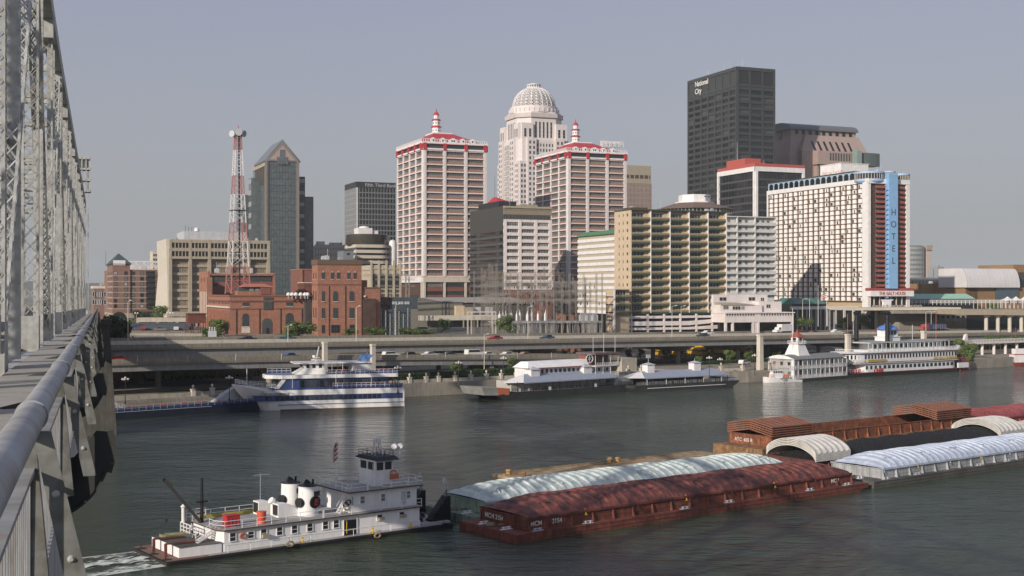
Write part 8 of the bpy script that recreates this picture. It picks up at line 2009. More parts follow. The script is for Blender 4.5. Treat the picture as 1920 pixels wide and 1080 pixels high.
 for px in (1115,1028): q = MB(); x = X(px); q.box(x-.4,x+.4,-.06,-.01,2.0,3.0); q.build('notice', [Wm], t)
 q = MB(); q.box(X(1156),L-.3,.3,6,2.2,4.2); q.rail([(X(1156),.2,4.2),(L,.2,4.2)],.9,.05,.6,0,3); q.build('aft_deck_house', [M['grey']], t)
 # people-like clutter replaced by tables with white cloths
 for k in range(9): q = MB(); x = 4+k*3; q.box(x-.5,x+.5,.9,1.7,2.05,2.8); q.build('table', [M['grey']], t)
 t.scale = (1,1,.85)
 # second pavilion barge
 p = onz(1192,735,0); p2 = onz(1386,724,0); ang = atan2(p2.y-p.y, p2.x-p.x); L = (p2-p).length
 t = thing('pavilion_barge', 'dark barge carrying an open dining pavilion with two white roof cupolas', 'barge', (p.x,p.y,0), ang); px2m = L/194.0; X = lambda px: (px-1192)*px2m*.985
 q = MB(); q.xprism([(1,-1),(L-4,-1),(L,1.6),(L,2.2),(0,2.0),(-.5,1.2)], 0, 9.5); q.build('hull', [MATS['black_grey_hull']], t)
 q = MB(); q.beam((4,-.06,1.0),(L*.86,-.06,1.0),.08,.2); q.build('white_stripe', [Wm], t)
 q = MB(); xa, xb = X(1213), X(1366); q.add([(xa-1,-.3,4.6),(xb+1,-.3,4.6),(xb-1.5,4.7,6.6),(xa+2,4.7,6.6),(xb+1,9.7,4.6),(xa-1,9.7,4.6)], [(0,1,2,3),(3,2,1,0),(3,2,4,5),(5,4,2,3),(1,4,2),(2,4,1)]); q.box(xa-1,xb+1,-.33,-.27,4.3,4.62); q.build('pavilion_roof', [MATS['grey_blue_canvas']], t)
 q = MB(); q.add([(xa-1.1,-.3,4.62),(xa-4.2,3,4.5),(xa+1.8,4.7,6.6),(xa-1.1,9.7,4.6)], [(0,2,1),(1,2,0),(1,2,3),(3,2,1)]); q.build('awning_peak', [Wm], t)
 for px in (1234, 1322):
  q = MB(); x = X(px); q.box(x-1.25,x+1.25,3.3,5.7,5.6,8.9,0); q.hexa([(x-1.6,3,8.9),(x+1.6,3,8.9),(x+1.6,6,8.9),(x-1.6,6,8.9)],[(x-.1,4.4,9.6),(x+.1,4.4,9.6),(x+.1,4.6,9.6),(x-.1,4.6,9.6)],1); q.beam((x,4.5,9.5),(x,4.5,12 if px == 1234 else 10.5),.1,m=1)
  if px == 1234: q.box(x-.7,x+.7,4.4,4.6,11.2,12.4,1)
  q.build('cupola', [Wm, M['lgrey']], t)
 for k in range(14): q = MB(); x = xa+k*(xb-xa)/13; q.beam((x,.1,2.1),(x,.1,4.5),.13); q.build('pavilion_post', [M['dark'] if k%3 else Wm], t)
 q = MB(); q.rail([(.5,.1,2.1),(L-3,.1,2.1)],1.1,.035,.7,0,3); q.build('railing', [M['grey']], t)
 random.seed(12)
 for k in range(22): q = MB(); x = xa+1+random.random()*(xb-xa-2); y = 1+random.random()*6; q.lathe([(.5,2.85),(.5,2.92)],10,(x,y)); q.tube((x,y,2.1),(x,y,2.85),.05,n=5); q.box(x+.6,x+1.0,y-.2,y+.2,2.1,3.0); q.build('table', [Wm if k%3 else M['dred']], t)
 q = MB(); q.box(3,L-6,8.6,8.9,2.1,4.4); q.build('back_wall', [M['dbrown']], t)
 q = MB(); q.box(xb+1,L-.5,.6,8.8,2.2,3.3); q.build('end_deck', [M['grey']], t)
 t.scale = (1,1,.78)
restaurant()
def wharfboat():
 b = Bld('wharf_boat', 'two-deck white wharf boat with arched roof and tapering lookout topped in red', 1490, 376, 1440, 1586, base=0.0, th=radians(40), cat='boat'); W, D = b.W, b.D; Wm = mat('wharf_white', (.62,.63,.63), .6, streak=.12); bright = M['white']
 h = 7.0
 q = MB(); q.box(-1,W+1,-1,D+1,-1,.75); q.build('barge_hull', [M['dark']], b.root)
 b.box(0,W,1.2,D-1,.76,h-.35,Wm); b.box(0,.2,0,D,.9,h-.4,bright)
 n = 12; r = MB(); arc = [(D*k/n*1.08-.04*D, h-.35+1.2*sin(pi*k/n)) for k in range(n+1)]; r.yprism(arc, -.5, W+.6, 0); r.yprism([(y,z+.02) for y,z in arc], -.62, -.5, 1); r.build('arched_roof', [mat('grey_deck_roof', (.20,.20,.20), .8), bright], b.root)
 for z in (.9, 3.75):
  b.box(-.6,W+.6,-.1,1.2,z-.12,z+.05,Wm); q = MB(); q.rail([(-.5,-.05,z),(W+.5,-.05,z)],1.0,.04,.8,0,3); q.rail([(-.55,-.05,z),(-.55,D,z)],1.0,.04,.8,0,3); q.build('gallery_railing', [bright], b.root)
 for k in range(13): x = -.5+k*(W+1)/12; q = MB(); q.beam((x,0,.8),(x,0,h-.3),.14); q.build('gallery_post', [bright], b.root)
 for j, z in enumerate((2.2,5.1)):
  for k in range(9): b.win('F', 1.8+k*(W-3)/8.6, z, .9 if k%3 else 1.1, 1.5 if k%3 != 1 else 2.2, G, M['dbrown'] if k%2 else bright, 1, out=-1.18)
  for k in range(3): b.win('L', D*(.2+.28*k), z+.1, .95, 1.2, [G[0],G[2]], M['dbrown'], 1, out=.03)
 q = MB(); cx, cy = W*.30, D*.5; q.hexa([(cx-2.7,cy-2.7,h+.6),(cx+2.7,cy-2.7,h+.6),(cx+2.7,cy+2.7,h+.6),(cx-2.7,cy+2.7,h+.6)], [(cx-1.6,cy-1.6,h+4.0),(cx+1.6,cy-1.6,h+4.0),(cx+1.6,cy+1.6,h+4.0),(cx-1.6,cy+1.6,h+4.0)]); q.box(cx-3,cx+3,cy-3,cy+3,h+.3,h+.7); q.box(cx-2.0,cx+2.0,cy-2.0,cy+2.0,h+4.0,h+4.15); q.box(cx-1.3,cx+1.3,cy-1.3,cy+1.3,h+4.15,h+6.2); q.rail([(cx-2,cy+2,h+4.1),(cx-2,cy-2,h+4.1),(cx+2,cy-2,h+4.1),(cx+2,cy+2,h+4.1)],.9,.04,.6,0,2); tw = q.build('lookout_tower', [bright], b.root)
 q = MB(); q.box(cx-.6,cx+.5,cy-1.36,cy-1.3,h+4.6,h+5.9); q.box(cx-1.36,cx-1.3,cy-.6,cy+.6,h+4.6,h+5.9); q.build('lookout_window', [G[0]], tw)
 q = MB(); q.hexa([(cx-1.8,cy-1.8,h+6.2),(cx+1.8,cy-1.8,h+6.2),(cx+1.8,cy+1.8,h+6.2),(cx-1.8,cy+1.8,h+6.2)], [(cx-.5,cy-.5,h+7.4),(cx+.5,cy-.5,h+7.4),(cx+.5,cy+.5,h+7.4),(cx-.5,cy+.5,h+7.4)]); q.tube((cx,cy,h+7.3),(cx,cy,h+8.4),.4,.1,n=8); q.box(cx,cx+3,cy-.04,cy+.04,h+8.0,h+8.3); q.build('red_cap', [mat('brick_red_cap', (.32,.08,.05), .7)], tw)
 q = MB(); q.tube((cx-2.2,cy,h+1),(cx-2.2,cy,h+15),.07,n=6); q.build('flagpole', [bright], b.root)
 b.done()
 # small white cabin launch alongside
 p = onz(1440,718,0); p2 = onz(1505,716,0); ang = atan2(p2.y-p.y,p2.x-p.x); L = (p2-p).length
 t = thing('launch', 'small white cabin launch with orange gear moored at the wharf boat corner', 'boat', (p.x,p.y,0), ang)
 secs = []
 for x in [-.6,0,1,2.5,5,L-.5,L]:
  w = 1.5*min(1, max(.05,(x+.8)/2.5))**.6; zt = 1.7-.09*x; secs.append([(x,1.5-w,zt),(x,1.5-w*.8,-.2),(x,1.5+w*.8,-.2),(x,1.5+w,zt)])
 shell(secs).build('hull', [bright], t, smooth=True); q = MB(); q.box(2,5.6,.5,2.5,1.3,2.7,0); q.box(2.2,5.4,.6,2.4,2.7,3.4,0); q.box(1.8,5.8,.4,2.6,3.4,3.5,0)
 for k in range(4): q.box(2.3+k*.8,2.8+k*.8,.55,.6,2.8,3.3,1)
 q.build('cabin', [bright, G[0]], t); q = MB(); q.rail([(0,.5,1.7),(1.8,.1,1.6)],.9,.03,.5,0,2); q.tube((3,1.5,3.5),(3,1.5,6.5),.05,n=5); q.beam((2.2,1.5,5.4),(4,1.5,5.4),.06); q.box(6.4,7.4,.4,1.2,1.3,2.3); q.build('rigging', [mat('orange_gear', (.55,.16,.08), .7)], t)
wharfboat()
def steamer():
 p = onz(1592,707.5,0); p2 = onz(1812,695.5,0); ang = atan2(p2.y-p.y,p2.x-p.x); L = (p2-p).length
 t = thing('paddle_steamer', 'long white sternwheel paddle steamer with black funnels, red trim and blue-roofed pilothouse', 'ship', (p.x,p.y,0), ang); B = 11; k_ = L/220.0; X = lambda px: (px-1592)*k_
 Wm = mat('steamer_white', (.70,.71,.71), .5, streak=.1); R = mat('steamer_red', (.22,.04,.04), .6)
 def outline(x0, x1, w, bow=7, stern=4):
  pts = [(x0+bow*(1-cos(pi/2*k/6)), B/2-w/2*sin(pi/2*k/6)) for k in range(7)]+[(x1-stern*(1-sin(pi/2*k/4)), B/2-w/2*cos(pi/2*k/4)*.999) for k in range(0,4)]
  pts = [(x, y) for x, y in pts]; return pts+[(x, B-y) for x, y in reversed(pts)]
 q = MB(); q.prism(outline(-1,L-2,B), -.8, 1.0, 0); q.prism(outline(-1.1,L-2,B+.25), 1.05, 1.17, 1); q.build('hull', [M['black'], R], t)
 q = MB(); q.prism(outline(6,L-3,B-.5,3), 1.25, 4.0, 0); mh = q.build('main_cabin', [Wm], t)
 q = MB(); q.prism(outline(0,L-1,B+.6), 4.0, 4.25, 0); q.prism(outline(0,L-1,B+.75), 4.25, 4.4, 1); q.build('boiler_deck_floor', [Wm, R], t)
 q = MB(); q.prism(outline(1,L-2.0,B-.2,6), 4.4, 7.4, 0); bc = q.build('boiler_cabin', [Wm], t)
 q = MB(); q.prism(outline(-.2,L-.6,B+.8), 7.4, 7.65, 0); q.prism(outline(-.3,L-.5,B+.95), 7.3, 7.42, 1); q.build('hurricane_deck', [Wm, R], t)
 for k in range(21): q = MB(); x = 8+k*(L-15)/20.5; y = B/2-(B-.5)/2; q.box(x,x+1.25 if k > 3 else x+.9,y-.06,y-.01,2.2,3.3); q.build('window', [G[0]], mh)
 for k in range(30): q = MB(); x = 7.4+k*(L-13)/29.3; y = .1; q.box(x,x+.72,y-.06,y-.01,5.5,6.8); q.build('window', [G[0]], bc)
 for x, y, r in ((1.8,2.2,.9),(2.8,1.5,.6),(4.0,.9,.4),(5.3,.5,.3)): q = MB(); q.beam((x,y,5.5),(x,y,6.8),.7,.2); q.build('window', [G[0]], bc)
 q = MB()
 n = 60
 def rl(pts, z, h):
  for a, c in zip(pts, pts[1:]):
   a3, c3 = Vector((*a,z)), Vector((*c,z)); kk = max(1, round((c3-a3).length/.7))
   for i in range(kk): u, v = a3.lerp(c3,i/kk), a3.lerp(c3,(i+1)/kk); q.beam(u, u+Vector((0,0,h)), .07); q.beam(u, v+Vector((0,0,h)), .05); q.beam(u+Vector((0,0,h)), v, .05)
   q.beam(a3+Vector((0,0,h)), c3+Vector((0,0,h)), .12)
 rl(outline(-.1,L-.7,B+.7)[:11], 7.65, 1.1); rl(outline(0,L-1,B+.6)[:7], 4.4, 1.0); q.build('lattice_railing', [Wm], t)
 q = MB(); q.prism(outline(9,L-6,B-2.5,3), 7.65, 8.2, 0); q.box(14,L-9,2.6,B-2.6,8.2,10.4,0); q.prism(outline(8,L-6,B-1.2,3), 10.6, 10.85, 1); q.prism(outline(8,L-6,B-1.1,3), 10.5, 10.62, 0); q.build('texas_deck', [Wm, mat('grey_canvas_roof', (.30,.31,.31), .8)], t)
 for k in range(20): q = MB(); x = 10+k*(L-18)/19; q.beam((x,.9,7.7),(x,.9,10.5),.14); q.build('deck_post', [Wm], t)
 for k in range(14): q = MB(); x = 14.6+k*(L-25)/13; q.box(x,x+1.1,2.54,2.6,8.6,9.9); q.build('cabin_window', [G[0]], t)
 q = MB(); xa, xb = X(1673), X(1697); q.box(xa,xb,B/2-2.6,B/2+2.6,10.85,12.2,0); q.box(xa+.6,xb-.6,B/2-2.1,B/2+2.1,12.2,14.6,0); q.box(xa-.2,xb+.2,B/2-2.9,B/2+2.9,12.2,12.35,0); phs = q.build('pilothouse', [Wm], t)
 for k in range(3): q = MB(); x = xa+.9+k*1.45; q.box(x,x+1.1,B/2-2.16,B/2-2.1,12.9,14.2); q.build('window', [G[0]], phs)
 q = MB(); c = ((xa+xb)/2, B/2); q.lathe([(3.6,14.6),(3.5,14.8),(2.6,15.6),(1.2,16.1),(.9,16.2)], 16, c, 0); q.lathe([(.9,16.2),(.8,16.7),(.3,17.1),(.35,17.6),(.05,17.9)], 10, c, 1); q.build('domed_roof', [mat('steamer_roof_blue', (.09,.20,.50), .5), Wm], phs, smooth=True)
 for k, (px, yy) in enumerate(((1639, B*.72),(1671, B*.22))):
  q = MB(); x = X(px); z1 = 20.0; q.tube((x,yy,8.0 if k else 9),(x,yy,z1),.72,n=16); q.lathe([(.72,z1-.6),(.95,z1-.3),(1.15,z1+.3),(.9,z1+.5)], 16, (x,yy)); q.ring((x,yy,z1-2),(0,0,1),.75,.07,16); q.build('funnel', [M['black']], t, smooth=True)
 for px, z in ((1608,20),(1773,20),(1727,16)): q = MB(); q.tube((X(px),B*.4,7.6),(X(px),B*.4,z),.07,n=6); q.build('mast', [mat('faded_orange', (.45,.14,.08), .7) if px != 1727 else Wm], t)
 gold = mat('gold_letters', (.42,.30,.08), .5);
 text('lettering', 'BELLE of LOUISVILLE', 1.7, gold, mh, (X(1745),B/2-(B+.6)/2-.12,4.42-.02), ext=.04, bold=.03, sx=.80)
 text('lettering', 'IDLEWILD'[:0] or 'LOUISVILLE', 1.2, gold, mh, (X(1606),.9,4.55), (pi/2,0,-.32), .04, bold=.02, sx=.8) if False else None
 q = MB(); q.box(8.5,17,-.35,-.25,4.5,5.3); q.build('name_scroll', [gold], t)
 # paddle wheel
 q = MB(); cx, cz = L+1.3, 2.6; Rw = 3.0
 for y in (1.2, B/2, B-1.2):
  q.ring((cx,y,cz),(0,1,0),Rw*.93,.1,24); q.ring((cx,y,cz),(0,1,0),Rw*.5,.08,20)
  for i in range(12): a = pi*2*i/12; q.beam((cx,y,cz),(cx+Rw*cos(a),y,cz+Rw*sin(a)),.14)
 for i in range(12): a = pi*2*i/12; c_, s_ = cos(a), sin(a); q.hexa([(cx+c_*Rw*.78,1,cz+s_*Rw*.78),(cx+c_*Rw,1,cz+s_*Rw),(cx+c_*Rw,B-1,cz+s_*Rw),(cx+c_*Rw*.78,B-1,cz+s_*Rw*.78)],[(cx+c_*Rw*.78-s_*.08,1,cz+s_*Rw*.78+c_*.08),(cx+c_*Rw-s_*.08,1,cz+s_*Rw+c_*.08),(cx+c_*Rw-s_*.08,B-1,cz+s_*Rw+c_*.08),(cx+c_*Rw*.78-s_*.08,B-1,cz+s_*Rw*.78+c_*.08)])
 q.tube((cx,.8,cz),(cx,B-.8,cz),.25,n=10); q.build('paddle_wheel', [R], t)
 q = MB(); q.box(L-4,L+1.5,.2,.7,1.2,2.9); q.box(L-4,L+1.5,B-.7,B-.2,1.2,2.9); q.build('wheel_beam', [Wm], t)
 q = MB(); [q.box(3+k*1.1,3.7+k*1.1,B/2-w-.3,B/2-w+.2,1.26,2.1+k%2*.3) for k, w in enumerate((2.2,2.8,3.3,3.8,4.2,4.5,4.7,4.9,5.0,5.1,5.2,5.2))]; q.build('red_barrel_row', [M['red']], t)
 q = MB(); q.rail([(.5,2,1.25),(6.5,.3,1.25)],1,.04,.9,0,2); q.build('bow_railing', [Wm], t)
steamer()
def edge_boat():
 p = onz(1885,687,0); t = thing('moored_boat', 'bow of a white and red boat cut off by the right picture edge', 'boat', (p.x,p.y,0), .3)
 secs = [[(x,2-w,zt),(x,2-w*.5,-.3),(x,2+w*.5,-.3),(x,2+w,zt)] for x, w, zt in ((-.6,.1,1.9),(1,.9,1.6),(4,1.8,1.3),(9,2,1.3),(16,2,1.3))]
 shell(secs).build('hull', [M['dred']], t, smooth=True); q = MB(); q.box(4.4,15,.6,3.4,1.3,4.3,0); q.box(5.2,15,.9,3.1,4.3,6.2,0); q.box(4.2,15,.3,3.7,4.2,4.35,1); q.tube((6,2,6.2),(6,2,14),.08,n=6,m=1); q.build('cabin', [M['white'], M['red']], t); q = MB(); q.rail([(-.3,1.6,1.9),(4,.3,1.4)],.9,.04,.7,0,2); q.build('railing', [M['white']], t)
edge_boat()
# ---- wake of the towboat: foam streaks on the water behind its stern
def wake():
 m = bpy.data.materials.new('wake_foam'); m.use_nodes = True; n = m.node_tree; N = n.nodes; L = n.links; p = N['Principled BSDF']
 p.inputs['Base Color'].default_value = (.62,.66,.60,1); p.inputs['Roughness'].default_value = .6
 tc = N.new('ShaderNodeTexCoord'); mp = N.new('ShaderNodeMapping'); mp.inputs['Scale'].default_value = (.45,1.3,1); L.new(tc.outputs['Object'], mp.inputs[0])
 a = N.new('ShaderNodeTexNoise'); a.inputs['Scale'].default_value = .9; a.inputs['Detail'].default_value = 9; a.inputs['Roughness'].default_value = .72; a.inputs['Distortion'].default_value = .8; L.new(mp.outputs[0], a.inputs['Vector'])
 sx = N.new('ShaderNodeSeparateXYZ'); L.new(tc.outputs['Object'], sx.inputs[0])
 # foam gathers in two lanes and thins out with distance
 w = N.new('ShaderNodeMath'); w.operation = 'SINE'; m1 = N.new('ShaderNodeMath'); m1.operation = 'MULTIPLY'; m1.inputs[1].default_value = 1.35; L.new(sx.outputs[1], m1.inputs[0]); L.new(m1.outputs[0], w.inputs[0])
 m2 = N.new('ShaderNodeMath'); m2.operation = 'MULTIPLY_ADD'; m2.inputs[1].default_value = .07; L.new(w.outputs[0], m2.inputs[0]); L.new(a.outputs[0], m2.inputs[2])
 d = N.new('ShaderNodeMath'); d.operation = 'MULTIPLY_ADD'; d.inputs[1].default_value = .006; L.new(sx.outputs[0], d.inputs[0]); L.new(m2.outputs[0], d.inputs[2])
 r = N.new('ShaderNodeMapRange'); r.inputs[1].default_value = .44; r.inputs[2].default_value = .55; L.new(d.outputs[0], r.inputs[0]); L.new(r.outputs[0], p.inputs['Alpha'])
 q = MB(); random.seed(2)
 def fn(u, v): x = -34*u; w_ = 4.4+u*2.0; return (x, 5.4+w_*(2*v-1), .03+.16*abs(sin(x*1.7+v*5))*(1-u)*sin(pi*v))
 q.grid(fn, 90, 50); o = q.build('wake_foam', [m], smooth='all'); o.location = TW(-34.1, 11.2); o.rotation_euler = (0,0,TA)
 tag(o, 'white churned foam trailing behind the towboat stern', 'wake', kind='stuff')
wake()
# ================================================================ VEHICLES, LAMPS AND OTHER SMALL THINGS
CP = {}
def paint(c, nm): return mat('car_paint_'+nm, c, .3, var=.08, spec=.6)
def car(x, y, z, ang, col, nm, label, kind='car', group=None):
 t = thing({'car':'car','wagon':'station_wagon','van':'van','pickup':'pickup_truck'}[kind], label, {'car':'car','wagon':'car','van':'van','pickup':'truck'}[kind], (x,y,z), ang, group)
 m = paint(col, nm); Lc, Wc = (4.6,1.8) if kind != 'van' else (5.0,2.0)
 key = (kind, nm)
 if key not in CP:
  q = MB();
  if kind == 'van': pr = [(-2.5,.35),(2.5,.35),(2.5,1.1),(1.9,1.25),(1.3,2.0),(-2.4,2.05),(-2.5,1.2)]; gp = [(-2.2,1.3),(1.75,1.3),(1.25,1.9),(-2.2,1.95)]
  elif kind == 'pickup': pr = [(-2.5,.45),(2.5,.45),(2.5,1.0),(1.2,1.1),(.6,1.65),(-.6,1.65),(-.7,1.1),(-2.5,1.1)]; gp = [(-.5,1.12),(1.0,1.12),(.55,1.58),(-.5,1.58)]
  elif kind == 'wagon': pr = [(-2.3,.35),(2.3,.35),(2.35,.8),(1.2,.95),(.6,1.45),(-2.0,1.5),(-2.3,.95)]; gp = [(-2.05,.98),(1.1,.95),(.58,1.38),(-1.9,1.43)]
  else: pr = [(-2.3,.3),(2.3,.3),(2.35,.72),(1.15,.86),(.55,1.38),(-.85,1.4),(-1.5,.92),(-2.3,.85)]; gp = [(-1.35,.9),(1.05,.87),(.52,1.32),(-.82,1.34)]
  q.xprism(pr, -Wc/2, Wc/2); body = q.mesh('body', [m]); q = MB(); q.xprism(gp, -Wc/2-.015, Wc/2+.015); gl = q.mesh('glass', [G[0]])
  q = MB(); q.tube((0,-.12,0),(0,.12,0),.33,n=12,m=0); q.tube((0,-.13,0),(0,.13,0),.18,n=10,m=1); wh = q.mesh('wheel', [M['black'], M['lgrey']]); CP[key] = (body, gl, wh)
 body, gl, wh = CP[key]
 def ad(name, me, loc=(0,0,0)): o = bpy.data.objects.new(name, me); COL.objects.link(o); o.parent = t; o.location = loc
 ad('body', body); ad('glass', gl)
 for sx in (-1.45,1.45):
  for sy in (-Wc/2+.1, Wc/2-.1): ad('wheel', wh, (sx,sy,.33))
 return t
A9 = radians(35.9)
def on_deck(px, off, **k):
 s = 0
 for _ in range(60): v = SP(s, off); s += ((px-960)/F*v.y-v.x)*1.1
 v = SP(s, off, 0); return v.x, v.y, ez(s)+(off-E0)/EW*.7+.01
def on_ground(px, off, z=None):
 s = 0
 for _ in range(60): v = SP(s, off); s += ((px-960)/F*v.y-v.x)*1.1
 v = SP(s, off, 0); return v.x, v.y, (terr(off) if z is None else z)+.04
for px, off, c, nm, lab, kd in [
 (928,43.5,(.28,.03,.03),'red','red sports car on the expressway in front of the substation','car'),
 (1026,43.5,(.05,.07,.11),'slate','dark slate-blue car on the expressway in front of the substation','car'),
 (465,54,(.02,.02,.025),'black','black hatchback on the expressway in front of the powerhouse','car'),
 (538,54,(.04,.10,.10),'teal','dark teal pickup on the expressway right of the powerhouse door','pickup'),
 (1318,43.5,(.04,.055,.07),'slate2','dark car on the expressway below the green-fronted tower','car'),
 (1327,57,(.68,.68,.66),'white','white car in the far lane below the green-fronted tower','car'),
 (1592,43.5,(.05,.045,.045),'black2','black car on the expressway in front of the tall hotel','car'),
 (1568,57,(.62,.62,.62),'white2','white car in the far lane in front of the hotel colonnade','car'),
 (1645,50,(.25,.03,.04),'maroon','maroon car on the expressway behind the steamer funnels','car'),
 (1525,48,(.22,.05,.05),'maroon2','dull red car on the expressway behind the lookout tower','car')]:
 x, y, z = on_deck(px, off); car(x, y, z, A9 if off > 47 else A9+pi, c, nm, lab, kd, 'cars on the expressway')
for px, off, c, nm, lab, kd in [
 (733,27,(.66,.66,.64),'white','white station wagon on the ramp right of the cruise ship funnels','wagon'),(770,27,(.04,.04,.045),'black','black car on the ramp behind the quay lamp','car'),(806,27,(.60,.60,.6),'white2','pale car on the ramp left of the white van','car'),
 (843,27,(.05,.05,.06),'slate2','dark car on the ramp between pale cars','car'),(888,27,(.68,.67,.64),'white3','white van on the ramp above the young trees','van'),(915,27,(.68,.67,.64),'white4','long white car on the ramp right of the van','car'),
 (952,27,(.64,.63,.6),'white5','white car on the ramp above the tallest quay tree','car'),(985,27,(.3,.2,.15),'brown','tan car on the ramp, last before the hedge','car'),
 (545,27,(.04,.10,.25),'blue','blue car on the ramp behind the blue barge','car'),(222,27,(.4,.05,.04),'red2','red car on the ramp beside the bridge pier','car')]:
 s = toSP(*on_ground(px, off)[:2])[0]
 x, y, z = on_ground(px, off, rz(s)); car(x, y, z, A9, c, nm, lab, kd, 'cars on the lower ramp')
for px, off, c, nm, lab, kd, a in [
 (1396,24.0,(.70,.70,.68),'white','white station wagon parked alone on the lot by the low hedge','wagon',.2),
 (1028,58,(.03,.03,.035),'black','black car under the deck left of the red one','car',.3),(1047,57,(.24,.03,.03),'red','red car under the deck behind the white awning','car',.3),(1080,64,(.10,.12,.14),'slate','grey-blue car under the deck right of the red one','car',.1),
 (820,19,(.025,.025,.03),'black2','black car parked on the quay right of the cruise ship','car',0),(763,70,(.65,.65,.64),'white2','white car under the deck left of the long hedge','car',.1),
 (1255,60,(.03,.03,.03),'black','black car in the shadow below the first yellow buses','car',.2),
 (1700,66,(.5,.5,.5),'white2','pale car under the deck behind the steamer','car',.2)]:
 x, y, z = on_ground(px, off); car(x, y, z, A9+a, c, nm, lab, kd)
random.seed(8)
cc = [((.55,.55,.55),'silver'),((.03,.03,.035),'black'),((.05,.07,.12),'slate'),((.65,.65,.63),'white'),((.25,.04,.04),'red'),((.2,.18,.14),'tan')]
for k, (px, Y) in enumerate([(222,500),(236,505),(250,512),(264,500),(280,495),(296,500),(312,494),(328,500),(343,496),(236,470),(268,468),(300,466),(330,470),(352,474)]):
 c, nm = cc[k%6]; ssv = toSP(PX(px,Y),Y)[1]; car(PX(px,Y), Y, terr(ssv)+.03, .3+random.choice((0,pi/2)), c, nm, '%s car parked below the brick hotel, %s'%(nm if nm != 'slate' else 'blue', ['leftmost of the back row','second in the back row','third in the back row','fourth in the back row','mid back row','right of mid back row','back row by the long shed','back row near the hopper','last of the back row','leftmost of the front row','second in the front row','mid front row','fourth in the front row','last of the front row'][k]), group='cars parked below the brick hotel')
# white van and person-sized clutter beside the shed
x, y = PX(794,470), 470; car(x, y, terr(toSP(x,y)[1])+.0, 0.1, (.68,.68,.66), 'white3', 'white van parked on the street left of the metal shed', 'van')
def truck():
 x, y, z = on_deck(1467, 57); t = thing('box_truck', 'white box truck on the expressway below the white terraces', 'truck', (x,y,z), A9+pi); W_ = M['white']
 q = MB(); q.box(-4.2,1.6,-1.2,1.2,.9,3.5); q.build('cargo_box', [W_], t); q = MB(); q.xprism([(1.7,.6),(4.2,.6),(4.25,1.3),(3.2,1.55),(2.8,2.4),(1.7,2.45)],-1.1,1.1); q.build('cab', [W_], t); q = MB(); q.xprism([(2.1,1.6),(3.1,1.6),(2.75,2.3),(2.1,2.3)],-1.12,1.12); q.build('glass', [G[0]], t)
 for x_ in (-2.8,3.2):
  for s in (-1,1): q = MB(); q.tube((x_,s*1.0-.15,.45),(x_,s*1.0+.15,.45),.45,n=12); q.build('wheel', [M['black']], t)
 x, y, z = on_deck(1745, 58.5); t = thing('tank_truck', 'maroon tractor pulling a long dark trailer on the expressway at right', 'truck', (x,y,z), A9+pi)
 q = MB(); q.box(-9,1.5,-1.2,1.2,1.1,3.0); [q.box(-8.8+k*1.2,-8.6+k*1.2,1.2,1.26,1.2,2.9,1) for k in range(8)]; q.build('trailer', [M['navy'], M['grey']], t); q = MB(); q.xprism([(2.2,.7),(6.6,.7),(6.6,1.8),(5.2,2.0),(4.9,3.0),(2.4,3.2)],-1.2,1.2); q.build('cab', [M['dred']], t)
 for x_ in (-7.5,-6.3,2.8,3.8,6.0):
  for s in (-1,1): q = MB(); q.tube((x_,s*1.0-.15,.5),(x_,s*1.0+.15,.5),.5,n=12); q.build('wheel', [M['black']], t)
truck()
BM = {}
def bus(px, Y, lab, ang):
 x, y = on_ground(px, Y)[:2]; t = thing('school_bus', lab, 'bus', (x,y,terr(toSP(x,y)[1])+.02), ang, 'yellow buses under the expressway'); Yl = mat('bus_yellow', (.62,.36,.03), .45, var=.1)
 if not BM:
  q = MB(); q.xprism([(-5.0,.6),(4.9,.6),(4.9,1.4),(3.8,1.6),(3.7,2.6),(3.3,3.0),(-4.8,3.0),(-5,2.7)],-1.2,1.2,0); q.box(-4.8,3.6,-1.22,1.22,1.35,1.42,1); q.box(-5.04,-5.0,-.4,.4,.8,2.6,1); BM['body'] = q.mesh('body', [Yl, M['black']])
  q = MB(); [q.box(-4.6+k*.82,-3.95+k*.82,-1.23,1.23,1.75,2.4) for k in range(10)]; q.box(-5.05,-5.0,-1.0,1.0,1.9,2.6); q.box(3.72,3.80,-1.0,1.0,1.75,2.5); BM['glass'] = q.mesh('window_row', [G[0]])
  q = MB(); q.tube((0,-.15,0),(0,.15,0),.48,n=12); BM['w'] = q.mesh('wheel', [M['black']])
 for nme, k in (('body','body'),('window_row','glass')): o = bpy.data.objects.new(nme, BM[k]); COL.objects.link(o); o.parent = t
 for xx in (-3.4,3.9):
  for s in (-1,1): o = bpy.data.objects.new('wheel', BM['w']); COL.objects.link(o); o.parent = t; o.location = (xx,s*1.05,.48)
for k, (px, Y) in enumerate(((1245,65),(1270,66),(1308,65),(1322,68),(1347,66),(1366,65),(1386,66),(1404,65))):
 bus(px, Y, 'yellow school bus under the expressway, %s'%['leftmost, half behind a round tree','second from left','bright one right of the pier','behind the bright one','right of the dark column','fifth from left, facing the river','sixth, in the deck shade','rightmost, by the mooring pillar'][k], radians(-70)+k*.03)
